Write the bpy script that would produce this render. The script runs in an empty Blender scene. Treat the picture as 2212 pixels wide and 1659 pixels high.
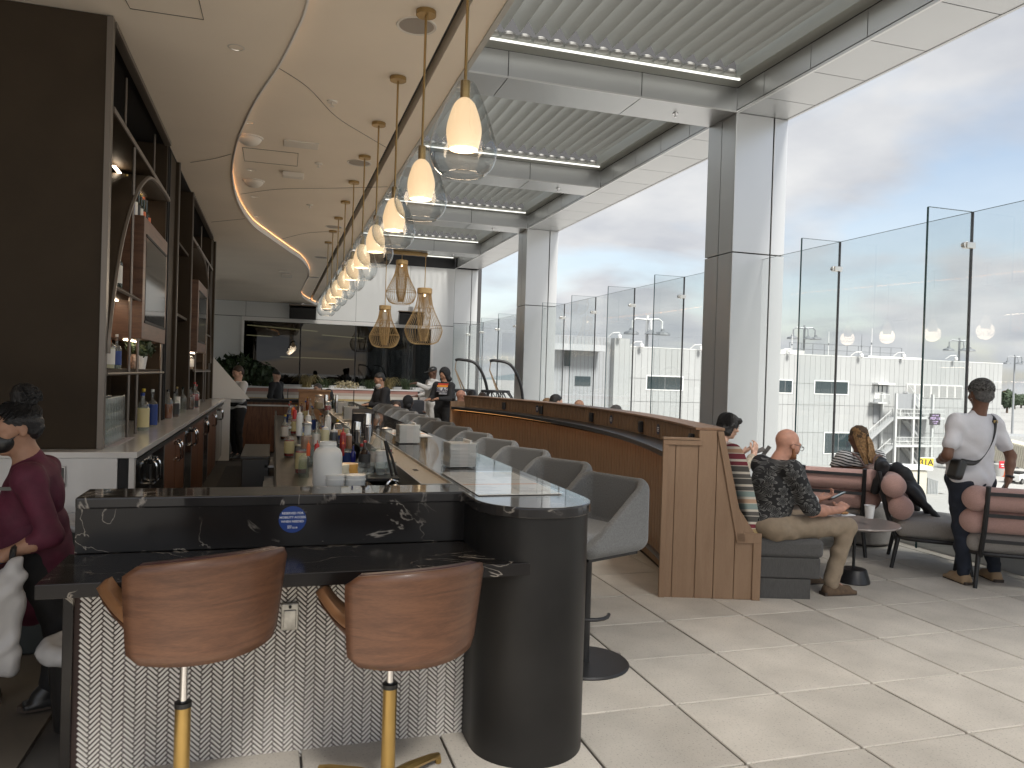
import bpy, bmesh, math, random
import numpy as np
from mathutils import Vector, Matrix
random.seed(7); np.random.seed(7)
sc = bpy.context.scene
COL = sc.collection
R = math.radians
# ------------------------------------------------------------------ camera
H = 1.63
yaw, pit, rol = R(17.24), R(-0.55), R(1.75)
fw = Vector((math.sin(yaw)*math.cos(pit), math.cos(yaw)*math.cos(pit), math.sin(pit)))
rt = fw.cross(Vector((0, 0, 1))).normalized(); up = rt.cross(fw)
rt, up = rt*math.cos(rol)+up*math.sin(rol), up*math.cos(rol)-rt*math.sin(rol)
cd = bpy.data.cameras.new('camera'); cam = bpy.data.objects.new('camera', cd); COL.objects.link(cam)
cam.matrix_world = Matrix(((rt.x, up.x, -fw.x, 0), (rt.y, up.y, -fw.y, 0), (rt.z, up.z, -fw.z, H), (0, 0, 0, 1)))
cd.sensor_fit = 'HORIZONTAL'; cd.sensor_width = 36; cd.lens = 36*1658/2212; cd.clip_start = 0.05; cd.clip_end = 5000
sc.camera = cam
sc.render.resolution_x = 1024; sc.render.resolution_y = 768
# ------------------------------------------------------------------ sky and sun
SUN_EL, SUN_AZ = R(50), R(173)          # azimuth measured from +Y towards +X
w = bpy.data.worlds.new('World'); sc.world = w; w.use_nodes = True
nt = w.node_tree; N = nt.nodes; L = nt.links
for n in list(N): N.remove(n)
out = N.new('ShaderNodeOutputWorld'); bg = N.new('ShaderNodeBackground'); L.new(bg.outputs[0], out.inputs[0])
sky = N.new('ShaderNodeTexSky'); sky.sky_type = 'NISHITA'; sky.sun_disc = False
sky.sun_elevation = SUN_EL; sky.sun_rotation = SUN_AZ; sky.air_density = 1.0; sky.dust_density = 1.5; sky.ozone_density = 1.6
bg.inputs[1].default_value = 0.05
tc = N.new('ShaderNodeTexCoord'); sep = N.new('ShaderNodeSeparateXYZ'); L.new(tc.outputs['Generated'], sep.inputs[0])
# project the view direction on a flat cloud deck
mz = N.new('ShaderNodeMath'); mz.operation = 'MAXIMUM'; mz.inputs[1].default_value = 0.0; L.new(sep.outputs['Z'], mz.inputs[0])
az_ = N.new('ShaderNodeMath'); az_.operation = 'ADD'; az_.inputs[1].default_value = 0.22; L.new(mz.outputs[0], az_.inputs[0])
dx = N.new('ShaderNodeMath'); dx.operation = 'DIVIDE'; L.new(sep.outputs['X'], dx.inputs[0]); L.new(az_.outputs[0], dx.inputs[1])
dy = N.new('ShaderNodeMath'); dy.operation = 'DIVIDE'; L.new(sep.outputs['Y'], dy.inputs[0]); L.new(az_.outputs[0], dy.inputs[1])
cmb = N.new('ShaderNodeCombineXYZ'); L.new(dx.outputs[0], cmb.inputs[0]); L.new(dy.outputs[0], cmb.inputs[1]); cmb.inputs[2].default_value = 17.4
n1 = N.new('ShaderNodeTexNoise'); n1.inputs['Scale'].default_value = 1.45; n1.inputs['Detail'].default_value = 5; n1.inputs['Roughness'].default_value = 0.46; n1.inputs['Distortion'].default_value = 0.35
L.new(cmb.outputs[0], n1.inputs['Vector'])
cr = N.new('ShaderNodeValToRGB'); cr.color_ramp.elements[0].position = 0.43; cr.color_ramp.elements[1].position = 0.61
L.new(n1.outputs['Fac'], cr.inputs[0])
n2 = N.new('ShaderNodeTexNoise'); n2.inputs['Scale'].default_value = 2.6; n2.inputs['Detail'].default_value = 5
L.new(cmb.outputs[0], n2.inputs['Vector'])
cc = N.new('ShaderNodeValToRGB'); cc.color_ramp.elements[0].position = 0.3; cc.color_ramp.elements[0].color = (5.0, 5.2, 5.65, 1)
cc.color_ramp.elements[1].position = 0.72; cc.color_ramp.elements[1].color = (7.6, 7.6, 7.6, 1)
L.new(n2.outputs['Fac'], cc.inputs[0])
# more cloud towards the horizon
hz = N.new('ShaderNodeMapRange'); hz.inputs['From Min'].default_value = 0.0; hz.inputs['From Max'].default_value = 0.30; hz.inputs['To Min'].default_value = 0.5; hz.inputs['To Max'].default_value = 0.0
L.new(sep.outputs['Z'], hz.inputs['Value'])
mx = N.new('ShaderNodeMath'); mx.operation = 'ADD'; mx.use_clamp = True; L.new(cr.outputs['Color'], mx.inputs[0]); L.new(hz.outputs[0], mx.inputs[1])
mc = N.new('ShaderNodeMath'); mc.operation = 'MULTIPLY_ADD'; mc.inputs[1].default_value = 0.82; mc.inputs[2].default_value = 0.17; L.new(mx.outputs[0], mc.inputs[0])
skm = N.new('ShaderNodeMix'); skm.data_type = 'RGBA'; skm.blend_type = 'MULTIPLY'; skm.inputs[0].default_value = 1.0
L.new(sky.outputs[0], skm.inputs[6]); skm.inputs[7].default_value = (2.25, 2.0, 1.75, 1)
mixc = N.new('ShaderNodeMix'); mixc.data_type = 'RGBA'
L.new(mc.outputs[0], mixc.inputs[0]); L.new(skm.outputs[2], mixc.inputs[6]); L.new(cc.outputs[0], mixc.inputs[7])
L.new(mixc.outputs[2], bg.inputs[0])
sl = bpy.data.lights.new('sun', 'SUN'); sl.energy = 3.8; sl.angle = R(14); sl.color = (1.0, 0.965, 0.91)
so = bpy.data.objects.new('sun', sl); COL.objects.link(so); so.location = (0, -20, 40)
sd = Vector((math.sin(SUN_AZ)*math.cos(SUN_EL), math.cos(SUN_AZ)*math.cos(SUN_EL), math.sin(SUN_EL)))
so.rotation_euler = sd.to_track_quat('Z', 'Y').to_euler()
sc.view_settings.view_transform = 'Standard'; sc.view_settings.look = 'None'
sc.view_settings.exposure = 1.22; sc.view_settings.gamma = 1; sc.view_settings.use_curve_mapping = False
sc.render.engine = 'CYCLES'
sc.cycles.max_bounces = 9; sc.cycles.diffuse_bounces = 3; sc.cycles.glossy_bounces = 4; sc.cycles.transparent_max_bounces = 14; sc.cycles.transmission_bounces = 6
sc.cycles.caustics_reflective = False; sc.cycles.caustics_refractive = False
sc.cycles.sample_clamp_indirect = 6
# ------------------------------------------------------------------ materials
MATS = {}
def mat(name, col=(.5, .5, .5), rough=.5, metal=0., var=0., vscale=6., bump=0., bscale=60., spec=.5, emit=None, estr=0., objvar=0., coat=0., stretch=None, trans=0., alpha=1., ior=1.5, sheen=0.):
    if name in MATS: return MATS[name]
    m = bpy.data.materials.new(name); m.use_nodes = True; t = m.node_tree; b = t.nodes['Principled BSDF']
    b.inputs['Base Color'].default_value = (*col, 1); b.inputs['Roughness'].default_value = rough; b.inputs['Metallic'].default_value = metal
    b.inputs['Specular IOR Level'].default_value = spec; b.inputs['IOR'].default_value = ior
    if coat: b.inputs['Coat Weight'].default_value = coat; b.inputs['Coat Roughness'].default_value = .08
    if trans: b.inputs['Transmission Weight'].default_value = trans
    if sheen: b.inputs['Sheen Weight'].default_value = sheen
    if emit: b.inputs['Emission Color'].default_value = (*emit, 1); b.inputs['Emission Strength'].default_value = estr
    co = t.nodes.new('ShaderNodeTexCoord'); mp = t.nodes.new('ShaderNodeMapping'); t.links.new(co.outputs['Object'], mp.inputs[0])
    if stretch: mp.inputs['Scale'].default_value = stretch
    if var or objvar:
        no = t.nodes.new('ShaderNodeTexNoise'); no.inputs['Scale'].default_value = vscale; no.inputs['Detail'].default_value = 5; t.links.new(mp.outputs[0], no.inputs['Vector'])
        r = t.nodes.new('ShaderNodeMapRange'); r.inputs['From Min'].default_value = .3; r.inputs['From Max'].default_value = .7; r.inputs['To Min'].default_value = 1-var; r.inputs['To Max'].default_value = 1+var
        t.links.new(no.outputs['Fac'], r.inputs['Value']); last = r.outputs[0]
        if objvar:
            oi = t.nodes.new('ShaderNodeObjectInfo'); r2 = t.nodes.new('ShaderNodeMapRange'); r2.inputs['To Min'].default_value = 1-objvar; r2.inputs['To Max'].default_value = 1+objvar
            t.links.new(oi.outputs['Random'], r2.inputs['Value']); mm = t.nodes.new('ShaderNodeMath'); mm.operation = 'MULTIPLY'
            t.links.new(last, mm.inputs[0]); t.links.new(r2.outputs[0], mm.inputs[1]); last = mm.outputs[0]
        mx_ = t.nodes.new('ShaderNodeMix'); mx_.data_type = 'RGBA'; mx_.blend_type = 'MULTIPLY'; mx_.inputs[0].default_value = 1
        mx_.inputs[6].default_value = (*col, 1); t.links.new(last, mx_.inputs[7]); t.links.new(mx_.outputs[2], b.inputs['Base Color'])
    if bump:
        n3 = t.nodes.new('ShaderNodeTexNoise'); n3.inputs['Scale'].default_value = bscale; n3.inputs['Detail'].default_value = 4; t.links.new(mp.outputs[0], n3.inputs['Vector'])
        bp = t.nodes.new('ShaderNodeBump'); bp.inputs['Strength'].default_value = bump; bp.inputs['Distance'].default_value = .01
        t.links.new(n3.outputs['Fac'], bp.inputs['Height']); t.links.new(bp.outputs[0], b.inputs['Normal'])
    MATS[name] = m; return m
def nodes(m): return m.node_tree, m.node_tree.nodes, m.node_tree.links, m.node_tree.nodes['Principled BSDF']
def glassmat(name, tint=(.92, .97, .96), rough=.0, ior=1.45, wavy=0., spec=1.0, haze=0., edge=None):
    if name in MATS: return MATS[name]
    m = bpy.data.materials.new(name); m.use_nodes = True; t = m.node_tree; n = t.nodes; n.clear()
    o = n.new('ShaderNodeOutputMaterial'); tr = n.new('ShaderNodeBsdfTransparent'); tr.inputs[0].default_value = (*tint, 1)
    gl = n.new('ShaderNodeBsdfGlossy'); gl.inputs['Roughness'].default_value = rough; gl.inputs[0].default_value = (spec, spec, spec, 1)
    fr = n.new('ShaderNodeFresnel'); fr.inputs[0].default_value = ior; mixs = n.new('ShaderNodeMixShader')
    gm = n.new('ShaderNodeNewGeometry'); iv = n.new('ShaderNodeMath'); iv.operation = 'SUBTRACT'; iv.inputs[0].default_value = 1; t.links.new(gm.outputs['Backfacing'], iv.inputs[1])
    mu = n.new('ShaderNodeMath'); mu.operation = 'MULTIPLY'; t.links.new(fr.outputs[0], mu.inputs[0]); t.links.new(iv.outputs[0], mu.inputs[1])
    t.links.new(mu.outputs[0], mixs.inputs[0]); t.links.new(tr.outputs[0], mixs.inputs[1]); t.links.new(gl.outputs[0], mixs.inputs[2])
    last = mixs.outputs[0]
    if haze:
        di = n.new('ShaderNodeBsdfDiffuse'); di.inputs[0].default_value = (.8, .83, .82, 1); ms = n.new('ShaderNodeMixShader'); ms.inputs[0].default_value = haze
        t.links.new(last, ms.inputs[1]); t.links.new(di.outputs[0], ms.inputs[2]); last = ms.outputs[0]
    t.links.new(last, o.inputs[0])
    if edge:
        lw = n.new('ShaderNodeLayerWeight'); lw.inputs[0].default_value = .35; mxe = n.new('ShaderNodeMix'); mxe.data_type = 'RGBA'; t.links.new(lw.outputs['Facing'], mxe.inputs[0]); mxe.inputs[6].default_value = (*tint, 1); mxe.inputs[7].default_value = (*edge, 1); t.links.new(mxe.outputs[2], tr.inputs[0])
    if wavy:
        no = n.new('ShaderNodeTexNoise'); no.inputs['Scale'].default_value = 9; co = n.new('ShaderNodeTexCoord'); t.links.new(co.outputs['Object'], no.inputs['Vector'])
        bp = n.new('ShaderNodeBump'); bp.inputs['Strength'].default_value = wavy; bp.inputs['Distance'].default_value = .02; t.links.new(no.outputs['Fac'], bp.inputs['Height'])
        t.links.new(bp.outputs[0], gl.inputs['Normal']); t.links.new(bp.outputs[0], fr.inputs['Normal'])
    MATS[name] = m; return m
def emat(name, col, s):
    if name in MATS: return MATS[name]
    m = bpy.data.materials.new(name); m.use_nodes = True; t = m.node_tree; n = t.nodes; n.clear()
    o = n.new('ShaderNodeOutputMaterial'); e = n.new('ShaderNodeEmission'); e.inputs[0].default_value = (*col, 1); e.inputs[1].default_value = s
    t.links.new(e.outputs[0], o.inputs[0]); MATS[name] = m; return m
# ------------------------------------------------------------------ mesh helpers
class MB:
    def __init__(s): s.v = []; s.f = []
    def add(s, v, f):
        o = len(s.v); s.v += [tuple(p) for p in v]; s.f += [tuple(i+o for i in q) for q in f]; return s
    def box(s, x0, x1, y0, y1, z0, z1):
        return s.add([(x0, y0, z0), (x1, y0, z0), (x1, y1, z0), (x0, y1, z0), (x0, y0, z1), (x1, y0, z1), (x1, y1, z1), (x0, y1, z1)],
                     [(3, 2, 1, 0), (4, 5, 6, 7), (0, 1, 5, 4), (1, 2, 6, 5), (2, 3, 7, 6), (3, 0, 4, 7)])
    def obox(s, c, ax, ay, az):
        c, ax, ay, az = Vector(c), Vector(ax), Vector(ay), Vector(az); v = []
        for k in (-1, 1):
            for i, j in ((-1, -1), (1, -1), (1, 1), (-1, 1)): v.append(c+ax*i+ay*j+az*k)
        return s.add(v, [(3, 2, 1, 0), (4, 5, 6, 7), (0, 1, 5, 4), (1, 2, 6, 5), (2, 3, 7, 6), (3, 0, 4, 7)])
    def bar(s, a, b, w, h=None, upv=(0, 0, 1)):
        a, b = Vector(a), Vector(b); d = (b-a); l = d.length; d.normalize(); u = Vector(upv)
        if abs(d.dot(u)) > .97: u = Vector((1, 0, 0))
        r_ = d.cross(u).normalized(); u = r_.cross(d)
        return s.obox((a+b)/2, d*l/2, r_*w/2, u*(h or w)/2)
    def lathe(s, prof, n=20, c=(0, 0, 0), cap=True, axis=None):
        c = Vector(c); v = []; f = []
        q = Vector(axis).normalized().to_track_quat('Z', 'Y') if axis else None
        for (r_, z) in prof:
            for i in range(n):
                a = 2*math.pi*i/n; p = Vector((r_*math.cos(a), r_*math.sin(a), z)); v.append(c+(q @ p if q else p))
        for k in range(len(prof)-1):
            for i in range(n): j = (i+1) % n; f.append((k*n+i, k*n+j, (k+1)*n+j, (k+1)*n+i))
        if cap:
            if prof[0][0] > 1e-4: f.append(tuple(reversed(range(n))))
            if prof[-1][0] > 1e-4: f.append(tuple((len(prof)-1)*n+i for i in range(n)))
        return s.add(v, f)
    def cyl(s, a, b, r0, r1=None, n=12):
        a, b = Vector(a), Vector(b); d = b-a
        return s.lathe([(r0, 0), (r0 if r1 is None else r1, d.length)], n, a, True, d)
    def tube(s, pts, r_, n=8, closed=False, rads=None):
        P = [Vector(p) for p in pts]; m = len(P); v = []; f = []; pu = None
        for i, p in enumerate(P):
            if closed: d = P[(i+1) % m]-P[i-1]
            else: d = P[min(i+1, m-1)]-P[max(i-1, 0)]
            d.normalize()
            if pu is None: pu = Vector((0, 0, 1)) if abs(d.z) < .9 else Vector((1, 0, 0))
            s_ = d.cross(pu)
            if s_.length < 1e-6: s_ = d.cross(Vector((1, .3, 0)))
            s_.normalize(); pu = s_.cross(d).normalized(); rr = rads[i] if rads else r_
            for k in range(n): a = 2*math.pi*k/n; v.append(p+s_*rr*math.cos(a)+pu*rr*math.sin(a))
        for i in range(m if closed else m-1):
            a0 = i*n; b0 = ((i+1) % m)*n
            for k in range(n): j = (k+1) % n; f.append((a0+k, a0+j, b0+j, b0+k))
        if not closed: f.append(tuple(reversed(range(n)))); f.append(tuple((m-1)*n+k for k in range(n)))
        return s.add(v, f)
    def prism(s, poly, z0, z1):
        n = len(poly); v = [(x, y, z0) for x, y in poly]+[(x, y, z1) for x, y in poly]
        f = [tuple(reversed(range(n))), tuple(range(n, 2*n))]+[(i, (i+1) % n, n+(i+1) % n, n+i) for i in range(n)]
        return s.add(v, f)
    def xprism(s, poly, org, ax, ay, az):   # polygon in (ax,ay) plane extruded along az
        org, ax, ay, az = Vector(org), Vector(ax), Vector(ay), Vector(az); n = len(poly)
        v = [org+ax*x+ay*y for x, y in poly]+[org+ax*x+ay*y+az for x, y in poly]
        f = [tuple(reversed(range(n))), tuple(range(n, 2*n))]+[(i, (i+1) % n, n+(i+1) % n, n+i) for i in range(n)]
        return s.add(v, f)
    def grid(s, P):                         # P[i][j] points
        n, m = len(P), len(P[0]); v = [p for row in P for p in row]
        return s.add(v, [(i*m+j, i*m+j+1, (i+1)*m+j+1, (i+1)*m+j) for i in range(n-1) for j in range(m-1)])
    def mesh(s, name, material=None, smooth=False):
        me = bpy.data.meshes.new(name); me.from_pydata([tuple(p) for p in s.v], [], s.f); me.validate()
        b = bmesh.new(); b.from_mesh(me); bmesh.ops.recalc_face_normals(b, faces=b.faces); b.to_mesh(me); b.free()
        if material: me.materials.append(material)
        if smooth:
            me.polygons.foreach_set('use_smooth', [True]*len(me.polygons))
            me.set_sharp_from_angle(angle=R(38))
        return me
    def build(s, name, material=None, parent=None, smooth=False, bevel=0., seg=2, loc=None, solid=0.):
        return link(name, s.mesh(name, material, smooth), parent, bevel, seg, loc, solid)
def link(name, me, parent=None, bevel=0., seg=2, loc=None, solid=0.):
    o = bpy.data.objects.new(name, me); COL.objects.link(o)
    if parent: o.parent = parent
    if loc: o.location = loc
    if solid:
        q = o.modifiers.new('solid', 'SOLIDIFY'); q.thickness = solid; q.offset = 0
    if bevel:
        q = o.modifiers.new('bevel', 'BEVEL'); q.width = bevel; q.segments = seg; q.limit_method = 'ANGLE'; q.angle_limit = R(35); q.harden_normals = False
    return o
def tag(o, label, cat, group=None):
    o['label'] = label; o['category'] = cat
    if group: o['group'] = group
    return o
def thing(name, label, cat, loc=(0, 0, 0), rz=0., group=None):
    o = bpy.data.objects.new(name, None); COL.objects.link(o); o.location = loc; o.rotation_euler = (0, 0, rz); o.empty_display_size = .1
    return tag(o, label, cat, group)
def struct(o): o['kind'] = 'structure'; return o
def stuff(o): o['kind'] = 'stuff'; return o
def copytree(o, parent=None, loc=None, rz=None, label=None):
    c = o.copy(); COL.objects.link(c)
    if parent: c.parent = parent
    if loc is not None: c.location = loc
    if rz is not None: c.rotation_euler = (0, 0, rz)
    if label: c['label'] = label
    for ch in list(KIDS.get(o.name, [])) or list(o.children):
        copytree(ch, c)
    return c
KIDS = {}
def arc(cx, cy, r_, a0, a1, n): return [(cx+r_*math.cos(a0+(a1-a0)*i/n), cy+r_*math.sin(a0+(a1-a0)*i/n)) for i in range(n+1)]
def spline(pts, n=8):
    P = [Vector(p) for p in pts]; o = []
    for i in range(len(P)-1):
        p0 = P[max(i-1, 0)]; p1 = P[i]; p2 = P[i+1]; p3 = P[min(i+2, len(P)-1)]
        for k in range(n):
            t = k/n; o.append(.5*((2*p1)+(p2-p0)*t+(2*p0-5*p1+4*p2-p3)*t*t+(3*p1-p0-3*p2+p3)*t**3))
    o.append(P[-1]); return o
def text(name, body, size, material, parent, loc, rot, ext=.0008, align='CENTER', bold=0.):
    cu = bpy.data.curves.new(name, 'FONT'); cu.body = body; cu.size = size; cu.align_x = align; cu.align_y = 'CENTER'; cu.extrude = ext; cu.offset = bold; cu.resolution_u = 2
    o = bpy.data.objects.new(name+'_tmp', cu); COL.objects.link(o)
    bpy.context.view_layer.update(); dg = bpy.context.evaluated_depsgraph_get(); me = bpy.data.meshes.new_from_object(o.evaluated_get(dg))
    bpy.data.objects.remove(o); me.materials.clear(); me.materials.append(material)
    q = bpy.data.objects.new(name, me); COL.objects.link(q); q.parent = parent; q.location = loc; q.rotation_euler = rot
    return q
# ------------------------------------------------------------------ smooth solids from distance fields (bodies, cushions, cloth)
def V3(p): return np.array(p, dtype=np.float32)
def rotm(rx=0, ry=0, rz=0):
    return np.array(Matrix.Rotation(rz, 3, 'Z') @ Matrix.Rotation(ry, 3, 'Y') @ Matrix.Rotation(rx, 3, 'X'), dtype=np.float32)
def sdf_mesh(name, prims, h=.012, k=.03, material=None, wr=0., wrs=7., cut=None):
    """prims: ('c',a,b,ra,rb[,k]) tapered capsule, ('e',c,radii[,rotmatrix,k]) ellipsoid, ('b',c,half,rotmatrix,r[,k]) round box; prefix '-' carves"""
    lo = np.full(3, 1e9); hi = np.full(3, -1e9); L_ = []
    for p in prims:
        t = p[0].lstrip('-'); neg = p[0][0] == '-'
        if t == 'c':
            a, b = V3(p[1]), V3(p[2]); m = max(p[3], p[4]); l = np.minimum(a, b)-m; u = np.maximum(a, b)+m; kk = p[5] if len(p) > 5 else k
        elif t == 'e':
            c = V3(p[1]); r_ = V3(p[2]); Q = p[3] if len(p) > 3 and p[3] is not None else None; kk = p[4] if len(p) > 4 else k
            e = r_ if Q is None else np.sqrt(((Q*r_)**2).sum(1)); l = c-e; u = c+e
        else:
            c = V3(p[1]); r_ = V3(p[2]); Q = p[3]; kk = p[5] if len(p) > 5 else k
            e = r_ if Q is None else np.abs(Q) @ r_; l = c-e; u = c+e
        L_.append((t, neg, p, l, u, kk))
        if not neg: lo = np.minimum(lo, l); hi = np.maximum(hi, u)
    lo = lo-3*h-k*.5; hi = hi+3*h+k*.5
    n = np.ceil((hi-lo)/h).astype(int)+1
    ax = [lo[i]+h*np.arange(n[i], dtype=np.float32) for i in range(3)]
    D = np.full(n, .25, dtype=np.float32)
    for t, neg, p, l, u, kk in L_:
        i0 = np.maximum(np.floor((l-kk-2*h-lo)/h).astype(int), 0); i1 = np.minimum(np.ceil((u+kk+2*h-lo)/h).astype(int)+1, n)
        if (i1 <= i0).any(): continue
        X = ax[0][i0[0]:i1[0]][:, None, None]; Y = ax[1][i0[1]:i1[1]][None, :, None]; Z = ax[2][i0[2]:i1[2]][None, None, :]
        if t == 'c':
            a, b = V3(p[1]), V3(p[2]); d = b-a; dd = float(d@d)+1e-9
            tt = np.clip(((X-a[0])*d[0]+(Y-a[1])*d[1]+(Z-a[2])*d[2])/dd, 0, 1)
            q = np.sqrt((X-a[0]-tt*d[0])**2+(Y-a[1]-tt*d[1])**2+(Z-a[2]-tt*d[2])**2)-(p[3]+(p[4]-p[3])*tt)
        else:
            c = V3(p[1]); x, y, z = X-c[0], Y-c[1], Z-c[2]; Q = p[3] if len(p) > 3 else None
            if Q is not None:
                x, y, z = (x*Q[0, 0]+y*Q[1, 0]+z*Q[2, 0], x*Q[0, 1]+y*Q[1, 1]+z*Q[2, 1], x*Q[0, 2]+y*Q[1, 2]+z*Q[2, 2])
            r_ = p[2]
            if t == 'e':
                k0 = np.sqrt((x/r_[0])**2+(y/r_[1])**2+(z/r_[2])**2); k1 = np.sqrt((x/r_[0]**2)**2+(y/r_[1]**2)**2+(z/r_[2]**2)**2)+1e-6
                q = k0*(k0-1)/k1
            else:
                rr = p[4]; qx, qy, qz = np.abs(x)-r_[0]+rr, np.abs(y)-r_[1]+rr, np.abs(z)-r_[2]+rr
                q = np.sqrt(np.maximum(qx, 0)**2+np.maximum(qy, 0)**2+np.maximum(qz, 0)**2)+np.minimum(np.maximum(qx, np.maximum(qy, qz)), 0)-rr
        S = D[i0[0]:i1[0], i0[1]:i1[1], i0[2]:i1[2]]
        if neg: q = -q; hh = np.clip(.5-.5*(q-S)/kk, 0, 1); S[...] = q*(1-hh)+S*hh+kk*hh*(1-hh)
        else: hh = np.clip(.5+.5*(q-S)/kk, 0, 1); S[...] = q*(1-hh)+S*hh-kk*hh*(1-hh)
    if wr:
        X = ax[0][:, None, None]; Y = ax[1][None, :, None]; Z = ax[2][None, None, :]
        D += wr*(np.sin(wrs*6*(Z+.35*X)+2*np.sin(wrs*3*(X+.5*Z))+1.7*np.sin(wrs*2.3*Y))*.6+np.sin(wrs*9*(X-.6*Z+.4*Y)+2*np.sin(wrs*4*Z))*.4)
    if cut is not None:
        X = ax[0][:, None, None]; Y = ax[1][None, :, None]; Z = ax[2][None, None, :]
        for (nx, ny, nz, d) in cut: D = np.maximum(D, (nx*X+ny*Y+nz*Z-d).astype(np.float32))
    s = D < 0; ncell = n-1; acc = {}
    cid = []; pos = []; quads = []
    st = np.array([ncell[1]*ncell[2], ncell[2], 1])
    for a in range(3):
        sa = [slice(None)]*3; sb = [slice(None)]*3; sa[a] = slice(0, -1); sb[a] = slice(1, None)
        A = D[tuple(sa)]; B = D[tuple(sb)]; cr_ = (A < 0) != (B < 0); idx = np.argwhere(cr_)
        if not len(idx): continue
        da = A[cr_]; db = B[cr_]; tt = da/(da-db); P = idx.astype(np.float32)*h; P[:, a] += tt*h
        b_, c_ = [(1, 2), (2, 0), (0, 1)][a]
        ok = (idx[:, b_] > 0) & (idx[:, c_] > 0) & (idx[:, b_] < ncell[b_]) & (idx[:, c_] < ncell[c_])
        idx = idx[ok]; P = P[ok]; inside = (da < 0)[ok]; q4 = []
        for (ob, oc) in ((-1, -1), (0, -1), (0, 0), (-1, 0)):
            ci = idx.copy(); ci[:, b_] += ob; ci[:, c_] += oc; k_ = ci@st; cid.append(k_); pos.append(P); q4.append(k_)
        q4 = np.stack(q4, 1); q4[~inside] = q4[~inside][:, ::-1]; quads.append(q4)
    cid = np.concatenate(cid); pos = np.concatenate(pos); quads = np.concatenate(quads)
    uq, inv = np.unique(cid, return_inverse=True); cnt = np.bincount(inv)
    Vv = np.stack([np.bincount(inv, weights=pos[:, i])/cnt for i in range(3)], 1)+lo
    F = np.searchsorted(uq, quads)
    me = bpy.data.meshes.new(name); me.vertices.add(len(Vv)); me.vertices.foreach_set('co', Vv.astype(np.float32).ravel())
    me.loops.add(F.size); me.loops.foreach_set('vertex_index', F.astype(np.int32).ravel()); me.polygons.add(len(F))
    me.polygons.foreach_set('loop_start', np.arange(0, F.size, 4, dtype=np.int32)); me.polygons.foreach_set('loop_total', np.full(len(F), 4, dtype=np.int32))
    me.polygons.foreach_set('use_smooth', np.ones(len(F), dtype=bool)); me.update(calc_edges=True)
    if material: me.materials.append(material)
    return me
def sdf(name, prims, parent, material, **kw): return link(name, sdf_mesh(name, prims, material=material, **kw), parent)
# ================================================================== SETTING
def px(x, y, depth):
    """world point seen at (x,y) of the 2212x1659 photograph, `depth` metres in front of the camera"""
    return Vector((0, 0, H))+(fw+rt*((x-1106)/1658)-up*((y-829.5)/1658))*depth
T = .61; GX, GY = 2.59, 4.648
CEIL, CEIL2 = 3.93, 3.83
M_tile = mat('paver', (.52, .48, .42), .8, var=.13, vscale=2.6, bump=.2, bscale=170, objvar=.10, spec=.3)
nt_, n_, l_, b_ = nodes(M_tile)     # fine speckle in the cast stone
sp = n_.new('ShaderNodeTexNoise'); sp.inputs['Scale'].default_value = 95; sp.inputs['Detail'].default_value = 3
tcs = n_.new('ShaderNodeTexCoord'); l_.new(tcs.outputs['Object'], sp.inputs['Vector'])
rs = n_.new('ShaderNodeMapRange'); rs.inputs['From Min'].default_value = .25; rs.inputs['From Max'].default_value = .42; rs.inputs['To Min'].default_value = .55; l_.new(sp.outputs['Fac'], rs.inputs['Value'])
ms = n_.new('ShaderNodeMix'); ms.data_type = 'RGBA'; ms.blend_type = 'MULTIPLY'; ms.inputs[0].default_value = 1
src = b_.inputs['Base Color'].links[0].from_socket; l_.new(src, ms.inputs[6]); l_.new(rs.outputs[0], ms.inputs[7]); l_.new(ms.outputs[2], b_.inputs['Base Color'])
M_joint = mat('joint', (.07, .066, .062), .9)
M_brownfloor = mat('dark_floor', (.12, .105, .085), .6, var=.2, vscale=1.5)
floor = struct(MB().box(-.95, 6.75, -6, 27, -.30, -.028).build('floor', M_joint))
struct(MB().box(-6, -.95, -6, 27, -.30, -.006).build('interior_floor', M_brownfloor))
tm = MB().box(-.2995, .2995, -.2995, .2995, -.03, 0).mesh('floor_tile', M_tile)
cells = []
for i in range(-6, 6):
    for j in range(-7, 36):
        x, y = GX+T*(i+.5), GY+T*(j+.5)
        if y > 3.5 and x < .75: continue
        cells.append((math.hypot(x-2.5, y), x, y))
cells.sort(); rest = MB()
for k, (d, x, y) in enumerate(cells):
    if k < 295:
        o = link('floor_tile', tm, floor, bevel=.004, seg=1, loc=(x, y, random.uniform(-.0012, .0012))); o.rotation_euler = (0, 0, random.choice((0, 1, 2, 3))*math.pi/2)
    else: rest.box(x-.301, x+.301, y-.301, y+.301, -.03, 0)
stuff(rest.build('far_floor_tiles', M_tile, floor))
MB().box(6.258, 6.74, -6, 26.4, -.03, -.001).build('floor_edge_strip', M_tile, floor)
# ---- bar ceiling: lower plane left of a wavy edge, upper plane right of it
M_ceil = mat('ceiling_plaster', (.86, .775, .665), .85, var=.03, vscale=1.2)
M_white = mat('white_trim', (.78, .77, .75), .5)
M_black = mat('black_void', (.012, .012, .013), .7)
k9 = (CEIL2-H)/2.42
cv = [(.30, -.33), (.22, 2.0), (.155, 4.2), (.143, 5.234), (.075, 5.79), (-.039, 6.463), (-.234, 7.377), (-.421, 8.579), (-.543, 9.782), (-.584, 10.836), (-.558, 12.2), (-.413, 13.679), (-.165, 14.772), (.211, 16.3), (.528, 17.622), (.764, 19.677), (.754, 21.963), (.722, 24.221), (.83, 26.3), (1.15, 28.0), (1.42, 29.1)]
cv = [p[:2] for p in spline([(x*k9, y*k9, 0) for x, y in cv], 6)]
poly = [(-6, 26.48), (-6, -.3)]+[(p[0], p[1]) for p in cv]
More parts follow.
